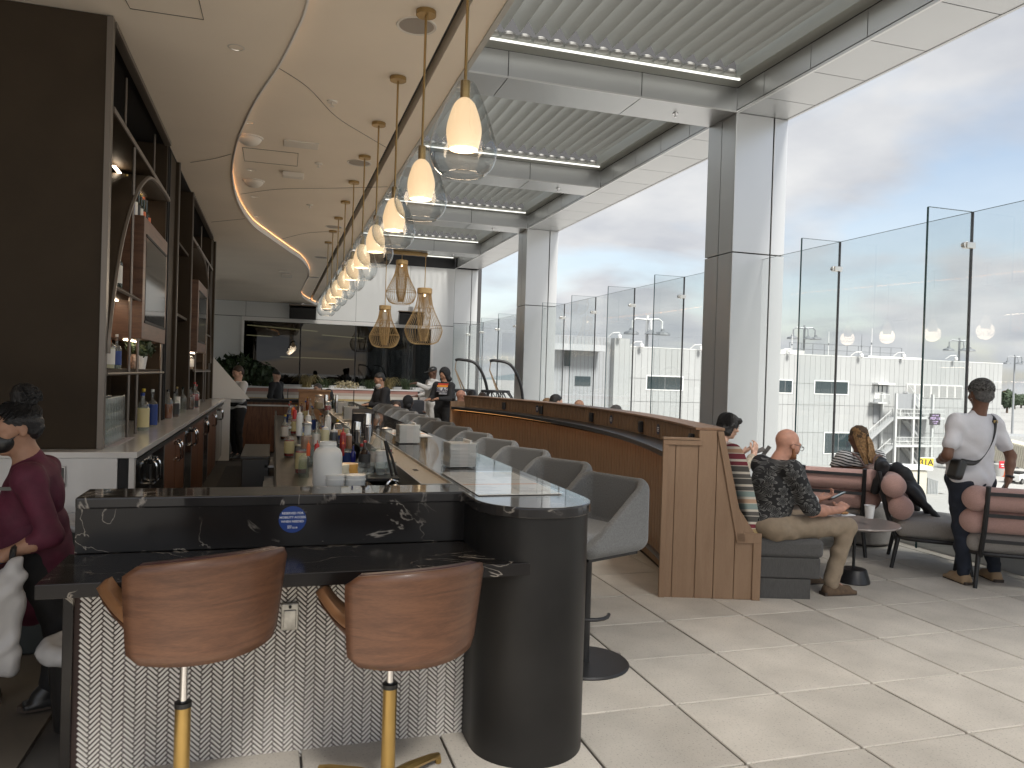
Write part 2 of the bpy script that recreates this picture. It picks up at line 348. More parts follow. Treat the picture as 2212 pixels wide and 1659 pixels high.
ceiling = struct(MB().prism(poly, CEIL2, CEIL2+.09).build('ceiling', M_ceil))
uc = MB()
SLOT0, SLOT1 = 1.035, 1.105
uc.box(-1.4, SLOT0, -.3, 26.4, CEIL, CEIL+.25).box(SLOT1, 1.30, -.3, 26.4, CEIL, CEIL+.25)
uc.build('upper_ceiling', M_ceil, ceiling)
MB().box(SLOT0, SLOT1, -.3, 26.4, CEIL+.12, CEIL+.24).build('ceiling_slot', M_black, ceiling)
MB().box(1.302, 1.34, -.3, 26.4, CEIL-.01, 6.35).build('fascia', mat('fascia', (.5, .5, .48), .5), ceiling)
lip = MB(); P2 = [Vector((p[0]+.004, p[1], 0)) for p in cv]
lip.grid([[Vector((p.x, p.y, CEIL2-.012)) for p in P2], [Vector((p.x, p.y, CEIL2+.05)) for p in P2]])
lip.build('cove_lip', M_white, ceiling, solid=.012)
cove = MB(); cove.grid([[Vector((p[0]-.05, p[1], CEIL2+.092)) for p in cv], [Vector((p[0]-.015, p[1], CEIL2+.092)) for p in cv]])
cove.build('cove_light', emat('cove_glow', (1.0, .50, .22), 6.0), ceiling)
M_seam = mat('seam', (.10, .085, .07), .8)
def seam(pts, z, w=.006):
    q = [Vector((a, b, z-.001)) for a, b in pts]; MB().tube(q, w*.5, 4).build('seam', M_seam, ceiling)
def zp(x, y, z):
    d = fw+rt*((x-1106)/1658)-up*((y-829.5)/1658); t = (z-H)/d.z; return Vector((0, 0, H))+d*t
D_ = lambda x, y: ((900+x*1100/1404)/1.8228, (y*1100/1404)/1.8228)
def zseam(pts, z, dd=D_, n=5):
    q = spline([zp(*dd(*p), z) for p in pts], 5) if n > 1 else [zp(*dd(*p), z) for p in pts]; seam([(p.x, p.y) for p in q], z)
zseam([(250, 340), (400, 440), (540, 585), (690, 680), (800, 745)], CEIL)
zseam([(60, 975), (250, 950), (520, 945), (800, 938)], CEIL)
zseam([(270, 1200), (400, 1170), (560, 1162)], CEIL)
A_ = lambda x, y: (x*1000/1659/1.8228, y*1000/1659/1.8228)
zseam([(1245, 1060), (1400, 1035), (1510, 1005)], CEIL2, A_); zseam([(1380, 1450), (1500, 1438), (1600, 1428)], CEIL2, A_)
zseam([(810, -20), (850, 55), (1330, 127), (1290, -40)], CEIL2, A_, 1)
zseam([(70, 740), (350, 770), (345, 835), (80, 808), (70, 740)], CEIL, D_, 1)
# small ceiling fittings: each a thing of its own
M_fit = mat('fitting_white', (.70, .66, .60), .5); M_grille = mat('speaker_grille', (.36, .32, .28), .7, bump=.3, bscale=300)
def fit(kind, x, y, z, label, dd=D_, s=1.0):
    p = zp(*dd(x, y), z); q = thing(kind, label, {'ceiling_speaker': 'speaker', 'sprinkler': 'sprinkler', 'downlight': 'downlight', 'dome_detector': 'detector', 'emergency_light': 'light', 'wall_camera': 'camera'}.get(kind, 'fitting'), p)
    if kind == 'ceiling_speaker':
        MB().lathe([(.115*s, -.002), (.13*s, -.008), (.135*s, 0)], 28).build('rim', M_fit, q, True); MB().lathe([(.0, -.004), (.115*s, -.0035)], 28, cap=False).build('grille', M_grille, q)
    elif kind == 'sprinkler':
        MB().lathe([(.045*s, 0), (.042*s, -.012), (.015*s, -.014)], 16).build('escutcheon', M_fit, q, True); MB().lathe([(.006, -.012), (.006, -.04), (.022, -.042), (.022, -.046)], 10).build('deflector', M_fit, q)
    elif kind == 'downlight':
        MB().lathe([(.048*s, -.003), (.058*s, -.001)], 20, cap=False).build('trim', M_fit, q); MB().lathe([(.048*s, -.003), (.03*s, .07), (.0, .07)], 20, cap=False).build('reflector', mat('chrome_cone', (.7, .65, .58), .12, 1.), q, True)
    elif kind == 'dome_detector':
        MB().lathe([(.10*s, 0), (.10*s, -.02), (.085*s, -.05), (.05*s, -.075), (0, -.082)], 22).build('dome', M_fit, q, True); MB().lathe([(.115*s, 0), (.112*s, -.012), (.10*s, -.014)], 22).build('base', M_fit, q)
    elif kind == 'emergency_light':
        MB().box(-.12, .12, -.05, .05, -.06, 0).build('housing', M_fit, q, bevel=.01)
    elif kind == 'flat_panel':
        MB().box(-.17, .17, -.11, .11, -.012, 0).build('plate', M_fit, q, bevel=.003)
    return q
for k, (x, y) in enumerate(((945, 130), (657, 818), (530, 1140), (465, 1293), (430, 1393))):
    fit('ceiling_speaker', x, y, CEIL, ['round ceiling speaker nearest the front pendant', 'round ceiling speaker beside the third pendant rod', 'round ceiling speaker third along the ceiling', 'small far round ceiling speaker near the slot', 'farthest round ceiling speaker by the window wall'][k])
for k, (x, y) in enumerate(((520, 508), (453, 820), (408, 1028))): fit('sprinkler', x, y, CEIL, ['white ceiling sprinkler nearest the curved seam', 'white ceiling sprinkler between dome detectors and speaker', 'white ceiling sprinkler farthest along upper ceiling'][k])
for k, (x, y) in enumerate(((100, 612), (115, 853), (132, 987), (147, 1085), (150, 1222))): fit('downlight', x, y, CEIL if k < 2 else CEIL, ['first recessed downlight by the wavy edge', 'second recessed downlight by the wavy edge', 'third recessed downlight by the wavy edge', 'fourth recessed downlight by the wavy edge', 'fifth recessed downlight by the wavy edge'][k])
fit('downlight', 38, 238, CEIL2, 'large recessed downlight in the lower ceiling at left')
for k, (x, y) in enumerate(((106, 690), (126, 908))): fit('dome_detector', x, y, CEIL, ['white dome on the ceiling, nearer of the two', 'white dome on the ceiling, farther of the two'][k], s=1.15)
fit('emergency_light', 325, 868, CEIL, 'small white box fitting on the ceiling between the domes')
fit('flat_panel', 365, 725, CEIL, 'flat square access panel on the ceiling beside a dome')
C5 = lambda x, y: ((820+x*480/1770)/1.8228, (1050+y*450/1659)/1.8228)
fit('emergency_light', 1140, 120, CEIL2, 'long white box fitting on the far lower ceiling', C5); fit('emergency_light', 1105, 55, CEIL2, 'short white box fitting on the far lower ceiling', C5)
# ---- inner walls
M_wall = mat('wall_panel', (.66, .67, .66), .45, var=.03, vscale=.8)
M_grey = mat('alu_panel', (.56, .57, .57), .36, metal=.65, var=.03, vscale=.7)
M_core = mat('panel_gap', (.03, .03, .032), .7)
def panel_x(parent, x0, x1, y, z0, z1, m, name='panel', th=.02, g=.005):   # panel facing -Y, its face at y
    return MB().box(x0+g, x1-g, y, y+th, z0+g, z1-g).build(name, m, parent)
wl = thing('far_wall', 'white panelled end wall with the long dark window', 'wall', (0, 26.5, 0))
wl.location = (0, 0, 0)
XS = [-1.9, -.98, .79, 2.62, 4.43, 5.27, 6.0]
MB().box(-1.98, -.98, 26.53, 26.8, 0, 6.2).box(5.25, 6.98, 26.53, 26.8, 0, 6.2).box(-.98, 5.25, 26.53, 26.8, 3.24, 6.2).box(-.98, 5.25, 26.53, 26.8, 0, 1.1).build('wall_core', M_core, wl)
for a, b in zip([-1.97, -.93, .79, 2.6, 4.43], [-.93, .79, 2.6, 4.43, 6.0]):
    panel_x(wl, a, b, 26.5, 3.34, CEIL2 if a < .5 else 5.36, M_wall)
panel_x(wl, -1.97, -1.05, 26.5, 0, 3.33, M_wall); panel_x(wl, 5.3, 6.0, 26.5, 0, 3.33, M_wall); panel_x(wl, -1.05, 5.3, 26.5, 0, 1.07, M_wall)
wf = MB().box(-1.05, 5.3, 26.46, 26.54, 3.2, 3.33).box(-1.05, -.97, 26.46, 26.54, 1.08, 3.2).box(5.2, 5.3, 26.46, 26.54, 1.08, 3.2).box(-1.05, 5.3, 26.44, 26.54, 1.07, 1.15).build('window_frame', M_white, wl)
M_dark = glassmat('dark_window', (.11, .125, .125), .01, 1.5)
for a, b in ((-.97, .79), (.83, 2.6), (2.64, 4.4), (4.44, 5.2)): MB().box(a, b, 26.55, 26.562, 1.15, 3.2).build('window_pane', M_dark, wl)
for a in (.81, 2.62, 4.42): MB().box(a-.02, a+.02, 26.53, 26.58, 1.15, 3.2).build('mullion', M_core, wl)
rm = struct(MB().box(-3, 7, 26.85, 31, 0, .05).box(-3, 7, 26.85, 31, 3.6, 3.65).box(-3, 7, 31, 31.1, 0, 3.6).box(-3.1, -3, 26.85, 31, 0, 3.6).build('lounge_interior', mat('dark_room', (.05, .05, .055), .8)))
for (x0, y0, x1, y1, z) in ((-.9, 27.4, 1.5, 29.6, 3.1), (-.9, 27.1, -.1, 27.6, 2.75), (1.6, 28, 3.2, 29.4, 2.9), (.2, 29.5, 3.0, 30.2, 2.1)):
    tag(MB().bar((x0, y0, z), (x1, y1, z), .03).build('strip_light', emat('warm_strip', (1, .72, .38), 2.5)), {3.1: 'long warm strip light at upper left inside the dark window', 2.75: 'short warm strip light at the left edge inside the dark window', 2.9: 'warm strip light high in the middle of the dark window', 2.1: 'low faint strip light inside the dark window'}[z], 'light')
sw = thing('side_wall', 'grey return wall at the left with a narrow window', 'wall')
MB().box(-2.1, -1.98, 14.6, 26.53, 0, CEIL2).build('wall_core', M_core, sw)
for a, b, z0, z1 in ((22.4, 26.5, 3.34, CEIL2), (18, 22.4, 3.34, CEIL2), (14.6, 18, 3.34, CEIL2), (25.4, 26.5, 0, 3.33), (14.6, 20.2, 0, 3.33), (20.2, 25.4, 0, 1.1)):
    MB().box(-1.98, -1.96, a+.005, b-.005, z0+.005, z1-.005).build('panel', M_wall, sw)
MB().box(-1.98, -1.97, 20.3, 25.3, 1.12, 3.3).build('window_pane', M_dark, sw)
struct(MB().box(-6.1, -6, -.3, 15, 0, CEIL2).box(-6, -2.1, 14.6, 14.75, 0, CEIL2).build('interior_wall', mat('interior_wall', (.16, .135, .11), .7)))
# ---- pergola: columns, perimeter beam, cross beams, louvre blades
perg = thing('pergola_roof', 'grey metal louvre roof with panelled beams over the terrace', 'roof')
ZB, ZT = 5.37, 5.70
def col_thing(y, label, last=False):
    c = thing('column', label, 'column', (6.0, y, 0), 0, 'columns along the glass screen')
    MB().box(.03, .81, .03, .68, 0, ZB-.01).build('core', M_core, c)
    for z0, z1 in ((0, 3.44), (3.455, ZB-.004)):
        for a, b in ((0, .60), (.62, .84)): MB().box(a, b, 0, .02, z0, z1).build('panel', M_grey, c, bevel=.004, seg=1)
        for a, b in ((.022, .35), (.365, .71)): MB().box(0, .02, a, b, z0, z1).build('panel', M_grey, c)
        MB().box(.82, .84, .022, .71, z0, z1).build('panel', M_grey, c); MB().box(.022, .818, .69, .71, z0, z1).build('panel', M_grey, c)
    return c
col_thing(9.26, 'near tall column of pale grey panels beside the bald seated man')
col_thing(18.43, 'middle column of pale grey panels behind the hanging chairs')
col_thing(26.50, 'farthest pale column at the end wall'); col_thing(.09, 'grey panel column nearest the viewer')
MB().box(6.03, 6.81, -6, 27.2, ZB+.03, 6.2).build('beam_core', M_core, perg)
y = .09-.915*6
ys = [9.26-.915*k+.31 for k in range(17, 0, -1)]+[9.26+.31+.0]+[9.61+.92*k for k in range(1, 19)]
ys = sorted(set(round(v, 3) for v in ys))
for a, b in zip(ys[:-1], ys[1:]):
    if b > 27: break
    MB().box(6.035, 6.80, a+.006, b-.006, ZB, ZB+.02).build('soffit_panel', M_grey, perg)
    MB().box(6.0, 6.02, a+.006, b-.006, ZB+.035, ZT).build('beam_panel', M_grey, perg)
MB().box(6.0, 6.03, -6, 27, ZB-.012, ZB+.022).build('edge_trim', mat('trim_alu', (.7, .7, .69), .3, .5), perg)
MB().box(6.80, 6.84, -6, 27.2, ZB-.006, 6.25).build('outer_trim', M_grey, perg)
M_louv = mat('louvre', (.43, .435, .41), .45, metal=.1); M_gut = mat('gutter', (.42, .43, .39), .5)
M_led = emat('led_white', (1, .98, .9), .8)
XB = [1.345, 2.70, 4.545, 6.0]
bm_ = MB(); wv = .115   # blade: a shallow profile, leaning to the left
a_ = R(62); ux, uz = -math.cos(a_), math.sin(a_)
prof = [(-wv, -.012), (-wv*.4, -.016), (wv*.5, -.008), (wv, .006), (wv, .012), (0, .004), (-wv, -.004)]
beams = [-4.5, .09+.0, 4.67, 9.26, 13.9, 18.43, 23.07]
bays = list(zip(beams, beams[1:]+[26.46]))
bmesh_cache = {}
for (b0, b1) in bays:
    # cross beam at b0
    MB().box(1.345, 6.0, b0+.022, b0+.70, ZB+.022, 6.15).build('crossbeam_core', M_core, perg)
    for xa, xb in zip(XB[:-1], XB[1:]):
        MB().box(xa+.006, xb-.006, b0, b0+.02, ZB+.02, ZT).build('beam_panel', M_grey, perg)
        MB().box(xa+.006, xb-.006, b0+.01, b0+.70, ZB, ZB+.02).build('soffit_panel', M_grey, perg)
    MB().box(1.345, 6.0, b0-.006, b0+.012, ZB-.004, ZB+.018).build('edge_trim', MATS['trim_alu'], perg)
for (b0, b1) in bays:
    y0, y1 = b0+.72, b1-.26
    MB().box(1.345, 5.99, b1-.26, b1-.002, ZT+.004, 5.80).build('gutter', M_gut, perg)
    MB().box(1.345, 5.85, b1-.285, b1-.262, ZT-.012, ZT+.008).build('led_strip', M_led, perg)
    MB().box(5.80, 5.995, y0, b1-.262, ZT+.01, 6.05).build('gutter', M_gut, perg)
    key = round(y1-y0, 2)
    if key not in bmesh_cache:
        bmesh_cache[key] = MB().xprism(prof, (0, 0, 0), (ux, 0, uz), (-uz, 0, ux), (0, y1-y0, 0)).mesh('louvre_blade', M_louv)
    x = 1.47; n = 0
    while x < 5.80:
        link('louvre_blade', bmesh_cache[key], perg, loc=(x, y0, 5.93))
        x += .205
    if 'br' not in bmesh_cache:
        bmesh_cache['br'] = MB().lathe([(.05, 0), (.085, .006), (.088, .03), (.06, .05)], 12, axis=None).mesh('louvre_bracket', mat('bracket', (.36, .36, .345), .9, spec=.1), True)
    if b1 > 4:
        x = 1.575
        while x < 5.8:
            link('louvre_bracket', bmesh_cache['br'], perg, loc=(x, b1-.30, 5.735)); x += .205
fit2 = [(kx, 0) for kx in ()]
for k, (bx, by) in enumerate(((5.25, 9.62), (5.25, 14.26), (5.2, 18.8), (5.2, 23.4))):
    q = thing('sprinkler', ['small sprinkler under the nearest cross beam', 'small sprinkler under the second cross beam', 'small sprinkler under the third cross beam', 'small sprinkler under the fourth cross beam'][k], 'sprinkler', (bx, by, ZB))
    MB().lathe([(.04, 0), (.038, -.01), (.012, -.012), (.008, -.04), (.024, -.042)], 14).build('head', mat('steel', (.6, .6, .6), .25, 1.), q, True); MB().lathe([(.018, -.044), (.02, -.05), (0, -.052)], 10).build('deflector', MATS['steel'], q)
# ---- glass wind screen
XG = 6.5; ZG = 3.38
M_glass = glassmat('screen_glass', (.94, .952, .952), .0, 1.5, haze=.01); M_edge = mat('glass_edge', (.05, .12, .13), .15, spec=.8); M_sil = mat('silicone', (.035, .035, .037), .5)
screen = thing('glass_windscreen', 'tall frameless glass screen with upright fins along the terrace edge', 'glass screen')
js = [5.88+1.845*k for k in range(-4, 12)]
MB().box(XG-.09, XG+.09, -2, 26.4, -.02, .16).build('base_shoe', mat('shoe', (.55, .56, .56), .4, .4), screen, bevel=.01)
for k, yj in enumerate(js):
    if k < len(js)-1:
        MB().box(XG-.008, XG+.008, yj+.008, js[k+1]-.008, .12, ZG).build('pane', M_glass, screen)
        MB().box(XG-.009, XG+.009, yj+.008, js[k+1]-.008, ZG, ZG+.002).build('pane_edge', M_edge, screen)
    if 9.0 < yj < 10.1 or 18.3 < yj < 19.2: continue
    MB().box(XG-.012, XG+.006, yj-.011, yj+.011, .1, ZG).build('silicone_joint', M_sil, screen)
    f = MB().box(XG-.55, XG-.014, yj-.009, yj+.009, .10, ZG).build('fin', M_glass, screen)
    MB().box(XG-.555, XG-.5502, yj-.011, yj+.011, .10, ZG).box(XG-.55, XG-.014, yj-.01, yj+.01, ZG, ZG+.003).build('fin_edge', M_edge, f)
    cl = MB().box(XG-.09, XG+.02, yj-.03, yj+.03, ZG-.36, ZG-.30); cl.cyl((XG-.09, yj-.02, ZG-.33), (XG-.09, yj+.02, ZG-.33), .03, n=16)
    cl.build('clip', mat('brushed_steel', (.72, .70, .66), .3, 1.), f, bevel=.006)
# ================================================================== BAR FRONT
def yp(x, y, Y):
    d = fw+rt*((x-1106)/1658)-up*((y-829.5)/1658); return Vector((0, 0, H))+d*(Y/d.y)
def xp(x, y, X):
    d = fw+rt*((x-1106)/1658)-up*((y-829.5)/1658); return Vector((0, 0, H))+d*(X/d.x)
def marble(name, base, vein, scale, rough, dens=.04, stretch=(1, 1, 1), coat=0., ior=1.5, amt=.8):
    m = mat(name, base, rough, var=.25, vscale=3, ior=ior, coat=coat); t, n, l, b = nodes(m)
    co = n.new('ShaderNodeTexCoord'); mp = n.new('ShaderNodeMapping'); mp.inputs['Scale'].default_value = stretch; mp.inputs['Rotation'].default_value = (.3, .5, .6); l.new(co.outputs['Object'], mp.inputs[0])
    no = n.new('ShaderNodeTexNoise'); no.inputs['Scale'].default_value = scale*.8; no.inputs['Detail'].default_value = 6; no.inputs['Distortion'].default_value = 1.1; l.new(mp.outputs[0], no.inputs['Vector'])
    ab = n.new('ShaderNodeMath'); ab.operation = 'SUBTRACT'; ab.inputs[1].default_value = .5; l.new(no.outputs['Fac'], ab.inputs[0])
    a2 = n.new('ShaderNodeMath'); a2.operation = 'ABSOLUTE'; l.new(ab.outputs[0], a2.inputs[0])
    r = n.new('ShaderNodeMapRange'); r.inputs['From Min'].default_value = 0; r.inputs['From Max'].default_value = dens*.16; r.inputs['To Min'].default_value = 1; r.inputs['To Max'].default_value = 0; l.new(a2.outputs[0], r.inputs['Value'])
    nb = n.new('ShaderNodeTexNoise'); nb.inputs['Scale'].default_value = scale*1.7; l.new(mp.outputs[0], nb.inputs['Vector'])
    rb = n.new('ShaderNodeMapRange'); rb.inputs['From Min'].default_value = .40; rb.inputs['From Max'].default_value = .56; l.new(nb.outputs['Fac'], rb.inputs['Value'])
    mu = n.new('ShaderNodeMath'); mu.operation = 'MULTIPLY'; l.new(r.outputs[0], mu.inputs[0]); l.new(rb.outputs[0], mu.inputs[1])
    m2 = n.new('ShaderNodeMath'); m2.operation = 'MULTIPLY'; m2.inputs[1].default_value = amt; l.new(mu.outputs[0], m2.inputs[0])
    mx_ = n.new('ShaderNodeMix'); mx_.data_type = 'RGBA'; l.new(m2.outputs[0], mx_.inputs[0])
    l.new(b.inputs['Base Color'].links[0].from_socket, mx_.inputs[6]); mx_.inputs[7].default_value = (*vein, 1); l.new(mx_.outputs[2], b.inputs['Base Color'])
    return m
def wood(name, c0, c1, scale=3., axis=(1, 1, 12), rough=.45, coat=0., ring=8.):
    m = mat(name, c0, rough, coat=coat); t, n, l, b = nodes(m)
    co = n.new('ShaderNodeTexCoord'); mp = n.new('ShaderNodeMapping'); mp.inputs['Scale'].default_value = axis; l.new(co.outputs['Object'], mp.inputs[0])
    no = n.new('ShaderNodeTexNoise'); no.inputs['Scale'].default_value = scale; no.inputs['Detail'].default_value = 8; no.inputs['Distortion'].default_value = 1.2; l.new(mp.outputs[0], no.inputs['Vector'])
    wv_ = n.new('ShaderNodeTexNoise'); wv_.inputs['Scale'].default_value = scale*ring; wv_.inputs['Detail'].default_value = 3; l.new(mp.outputs[0], wv_.inputs['Vector'])
    ad = n.new('ShaderNodeMath'); ad.operation = 'MULTIPLY_ADD'; ad.inputs[1].default_value = .45; l.new(wv_.outputs['Fac'], ad.inputs[0]); l.new(no.outputs['Fac'], ad.inputs[2])
    oi = n.new('ShaderNodeObjectInfo'); ob = n.new('ShaderNodeMath'); ob.operation = 'MULTIPLY_ADD'; ob.inputs[1].default_value = .12; l.new(oi.outputs['Random'], ob.inputs[0]); l.new(ad.outputs[0], ob.inputs[2])
    cr_ = n.new('ShaderNodeValToRGB'); cr_.color_ramp.elements[0].position = .52; cr_.color_ramp.elements[0].color = (*c1, 1); cr_.color_ramp.elements[1].position = .95; cr_.color_ramp.elements[1].color = (*c0, 1)
    l.new(ob.outputs[0], cr_.inputs[0]); l.new(cr_.outputs[0], b.inputs['Base Color'])
    return m
M_marb = marble('black_marble', (.020, .018, .017), (.50, .45, .38), 2.4, .16, .034, (1, 1.6, 1.3), ior=1.40)
M_marbtop = marble('polished_marble', (.035, .033, .032), (.42, .38, .33), 3.5, .05, .09, ior=2.2)
t_, n_, l_, b_ = nodes(M_marbtop); gn_ = n_.new('ShaderNodeNewGeometry'); sn_ = n_.new('ShaderNodeSeparateXYZ'); l_.new(gn_.outputs['True Normal'], sn_.inputs[0]); ri_ = n_.new('ShaderNodeMapRange'); ri_.inputs['From Min'].default_value = .8; ri_.inputs['From Max'].default_value = .98; ri_.inputs['To Min'].default_value = 1.45; ri_.inputs['To Max'].default_value = 4.0; l_.new(sn_.outputs['Z'], ri_.inputs['Value']); l_.new(ri_.outputs[0], b_.inputs['IOR'])   # IOR raised on upward faces alone, to put a paler reflection on the top
M_pier = mat('black_metal', (.022, .021, .020), .40, metal=.2, var=.25, vscale=3, bump=.03, bscale=14, spec=.3)
M_steel = mat('stainless', (.45, .44, .43), .28, 1., var=.1, vscale=4)
M_bsteel = mat('dark_steel', (.10, .10, .10), .35, .8)
bar = thing('bar_counter', 'long black marble bar with rounded end and herringbone tiled front', 'bar', (0, 3.4, 0)); bar.location = (0, 0, 0)
# herringbone front
MB().box(-.745, .88, 3.392, 3.52, .0, .81).build('tile_backing', mat('grout', (.055, .035, .030), .8), bar)
MB().box(-.765, -.728, 3.37, 3.62, 0, .807).build('end_upright', M_marb, bar, bevel=.003)
M_ht = mat('herringbone_tile', (.68, .655, .61), .22, var=.05, vscale=9, objvar=.09)
TL, TW = .0585, .0146; l2, w2, th = (TL-.0036)/2, (TW-.0036)/2, .006
def tile_verts(cx, cz, ang, cham=.0012):
    c, s = math.cos(ang), math.sin(ang); v = []
    for (dl, dw, yy) in ((l2, w2, 3.394), (l2-cham, w2-cham, 3.394-th)):
        for sx, sz in ((-1, -1), (1, -1), (1, 1), (-1, 1)): v.append((cx+sx*dl*c-sz*dw*s, yy, cz+sx*dl*s+sz*dw*c))
    return v
TF = [(4, 5, 6, 7), (0, 1, 5, 4), (1, 2, 6, 5), (2, 3, 7, 6), (3, 0, 4, 7)]
tiles = []; r45 = math.pi/4; c4 = math.cos(r45)
for a in range(-140, 140):
    for b in range(-30, 30):
        ox, oz = a*TW+b*TL, a*TW-b*TL
        for (cx, cz, an) in ((ox+TL/2, oz+TW/2, 0), (ox+TW/2, oz+TW+TL/2, math.pi/2)):
            X_, Z_ = (cx-cz)*c4, (cx+cz)*c4+.4
            if -.725 < X_ < .86 and -.02 < Z_ < .80: tiles.append((X_, Z_, an+r45))
tiles.sort(key=lambda t: (t[0]-.1)**2*.8+(t[1]-.42)**2*4)
meshes = {}
for an in (r45, r45+math.pi/2):
    q = MB().add(tile_verts(0, 0, an), TF); q.v = [(x, y-3.394, z) for x, y, z in q.v]; meshes[round(an, 3)] = q.mesh('tile', M_ht)
rest = MB()
for k, (X_, Z_, an) in enumerate(tiles):
    if k < 295: link('tile', meshes[round(an, 3)], bar, loc=(X_, 3.394, Z_))
    else: rest.add(tile_verts(X_, Z_, an), TF)
stuff(rest.build('herringbone_tiles', M_ht, bar))
MB().box(-.75, .875, 3.465, 3.52, .862, 1.05).build('splash_panel', M_marb, bar, bevel=.002)
MB().box(-.77, 1.12, 3.005, 3.47, .808, .86).build('lower_shelf', M_marb, bar, bevel=.003)
# counter top: one slab along the bar with a rounded end, and the short return along the front
cx, cy, cr0 = 1.115, 3.245, .265
slab = [(.85, 3.455)]+[(p[0], p[1]) for p in arc(cx, cy, cr0, math.pi, 2*math.pi, 24)]+[(1.38, 14.1), (.865, 14.1), (.865, 3.70), (-.75, 3.70), (-.75, 3.455)]
MB().prism(slab, 1.042, 1.09).build('counter_top', M_marbtop, bar, bevel=.008, seg=3)
pier = [(p[0], p[1]) for p in arc(cx, cy, cr0-.012, math.pi, 2*math.pi, 32)]+[(1.365, 13.9), (.87, 13.9)]
MB().prism(pier, .0, 1.041).build('pier_and_front', M_pier, bar, smooth=True)
MB().box(-.74, .868, 3.53, 3.69, 0, 1.04).build('back_structure', M_bsteel, bar)
M_drip = mat('drip_mat', (.42, .36, .28), .3, metal=.5, bump=.5, bscale=420)
MB().box(.71, .863, 3.73, 13.9, 1.03, 1.078).build('drip_rail', M_drip, bar); MB().box(.858, .866, 3.73, 13.9, 1.0785, 1.092).box(.70, .709, 3.73, 13.9, 1.0, 1.092).box(.70, .866, 3.705, 3.728, 1.0, 1.091).build('drip_rail_trim', M_steel, bar)
for yy in (4.35, 5.3): MB().box(.775, .80, yy-.03, yy+.03, 1.0785, 1.0805).build('slot', M_black, bar)
q = zp(1130, 1659, 0)
# sticker
st = thing('round_sticker', 'round blue reserved-seating sticker on the black marble', 'sticker', yp(632, 1122, 3.4635))
MB().lathe([(.058, 0), (.058, .0008)], 40, axis=(0, -1, 0)).build('disc', mat('sticker_blue', (.008, .05, .26), .35), st)
M_ink = mat('white_ink', (.85, .86, .88), .5)
for body, sz, dz in (('RESERVED FOR', .0135, .027), ('MOBILITY ACCESS', .0135, .009), ('WHEN NEEDED', .0135, -.009), ('SKY CLUB', .0095, -.036), ('DELTA', .006, -.0285)):
    text('lettering', body, sz, M_ink, st, (0 if sz != .006 else -.012, -.0014, dz), (R(90), 0, 0), .0003, bold=.0003)
# metal outlet cover
oc = thing('outlet_cover', 'weathered metal outlet cover on the herringbone tiles', 'outlet', yp(626, 1330, 3.384))
MB().box(-.036, .036, -.018, .004, -.058, .058).build('cover', mat('worn_steel', (.40, .39, .36), .35, .9, var=.25, vscale=25), oc, bevel=.006); MB().box(-.026, .026, -.024, -.016, -.048, .03).build('lid', MATS['worn_steel'], oc, bevel=.008); MB().cyl((0, -.025, .043), (0, -.016, .043), .006).build('screw', M_black, oc)
# two printed menus under clear acrylic on the counter
M_acr = glassmat('acrylic', (.96, .97, .97), .02, 1.45); M_paper = mat('menu_paper', (.80, .77, .73), .5)
M_print = mat('menu_print', (.42, .42, .43), .6); M_orange = mat('menu_orange', (.72, .35, .16), .6)
mn = thing('menu_board', 'white printed menu sheet lying on the bar top', 'menu', (1.09, 3.72, 1.0925))
MB().box(-.20, .20, -.40, .40, 0, .0016).build('sheet', M_paper, mn)
for cxm in (-.1, .1):
    for k in range(17):
        yy = -.36+.72*k/16
        if 6 <= k <= 7: continue
        MB().box(cxm-.08, cxm-.08+.1*random.uniform(.5, 1.5), yy-.006, yy+.004, .0016, .0021).build('print_line', M_print, mn)
MB().box(-.19, .19, -.085, -.05, .0016, .0022).build('print_band', M_orange, mn)
MB().box(-.21, .21, -.41, .41, .0028, .0058).build('acrylic_cover', M_acr, mn)
# napkin holders: acrylic box, stack of napkins
def napkin_holder(loc, label, rz=0.):
    t = thing('napkin_holder', label, 'napkin holder', loc, rz, 'acrylic napkin holders on the bar'); a = .085; hh = .15
    ac = MB().box(-a, a, -a, a, 0, .006)
    for sx in (-1, 1):
        ac.box(sx*a-.003, sx*a+.003, -a, a, .006, hh); ac.box(-a, -a*.3, sx*a-.003, sx*a+.003, .006, hh); ac.box(a*.3, a, sx*a-.003, sx*a+.003, .006, hh)
    ac.build('acrylic_box', glassmat('acrylic_clear', (.97, .98, .98), .02, 1.5), t)
    st = MB()
    for k in range(17):
        j = random.uniform(-.002, .002); st.box(-a+.008+j, a-.008+j, -a+.008-j, a-.008-j, .008+k*.008, .0145+k*.008)
    st.build('napkin_stack', mat('napkin', (.62, .60, .57), .85), t)
    MB().obox((.045, 0, .115), (.004, 0, .001), (0, .07, 0), (0, .0, .045)).build('loose_napkin', mat('napkin_white', (.74, .72, .69), .85), t)
    MB().lathe([(.0, .175), (.02, .172), (.032, .158), (.034, .147)], 16, (0, 0, 0), cap=False).build('glass_weight', glassmat('glass_clear', (.95, .97, .97), .0, 1.5), t)
    return t
napkin_holder(zp(992, 1008, 1.091), 'napkin holder nearest the rounded bar end', .06); napkin_holder(zp(880, 957, 1.091), 'second napkin holder from the rounded bar end', .05)
napkin_holder(zp(757, 906, 1.091), 'third napkin holder, beside the tall shaker'); napkin_holder(zp(736, 893, 1.091), 'farthest napkin holder on the bar')
m2 = thing('menu_board', 'second printed menu sheet beside the far napkin holder', 'menu', (1.16, 6.9, 1.0925)); MB().box(-.16, .16, -.4, .4, 0, .0016).build('sheet', M_paper, m2); MB().box(-.15, .15, -.1, -.03, .0016, .0022).build('print_band', M_orange, m2)
for k in range(12): MB().box(-.14, .10, -.36+k*.06, -.35+k*.06, .0016, .0021).build('print_line', M_print, m2)
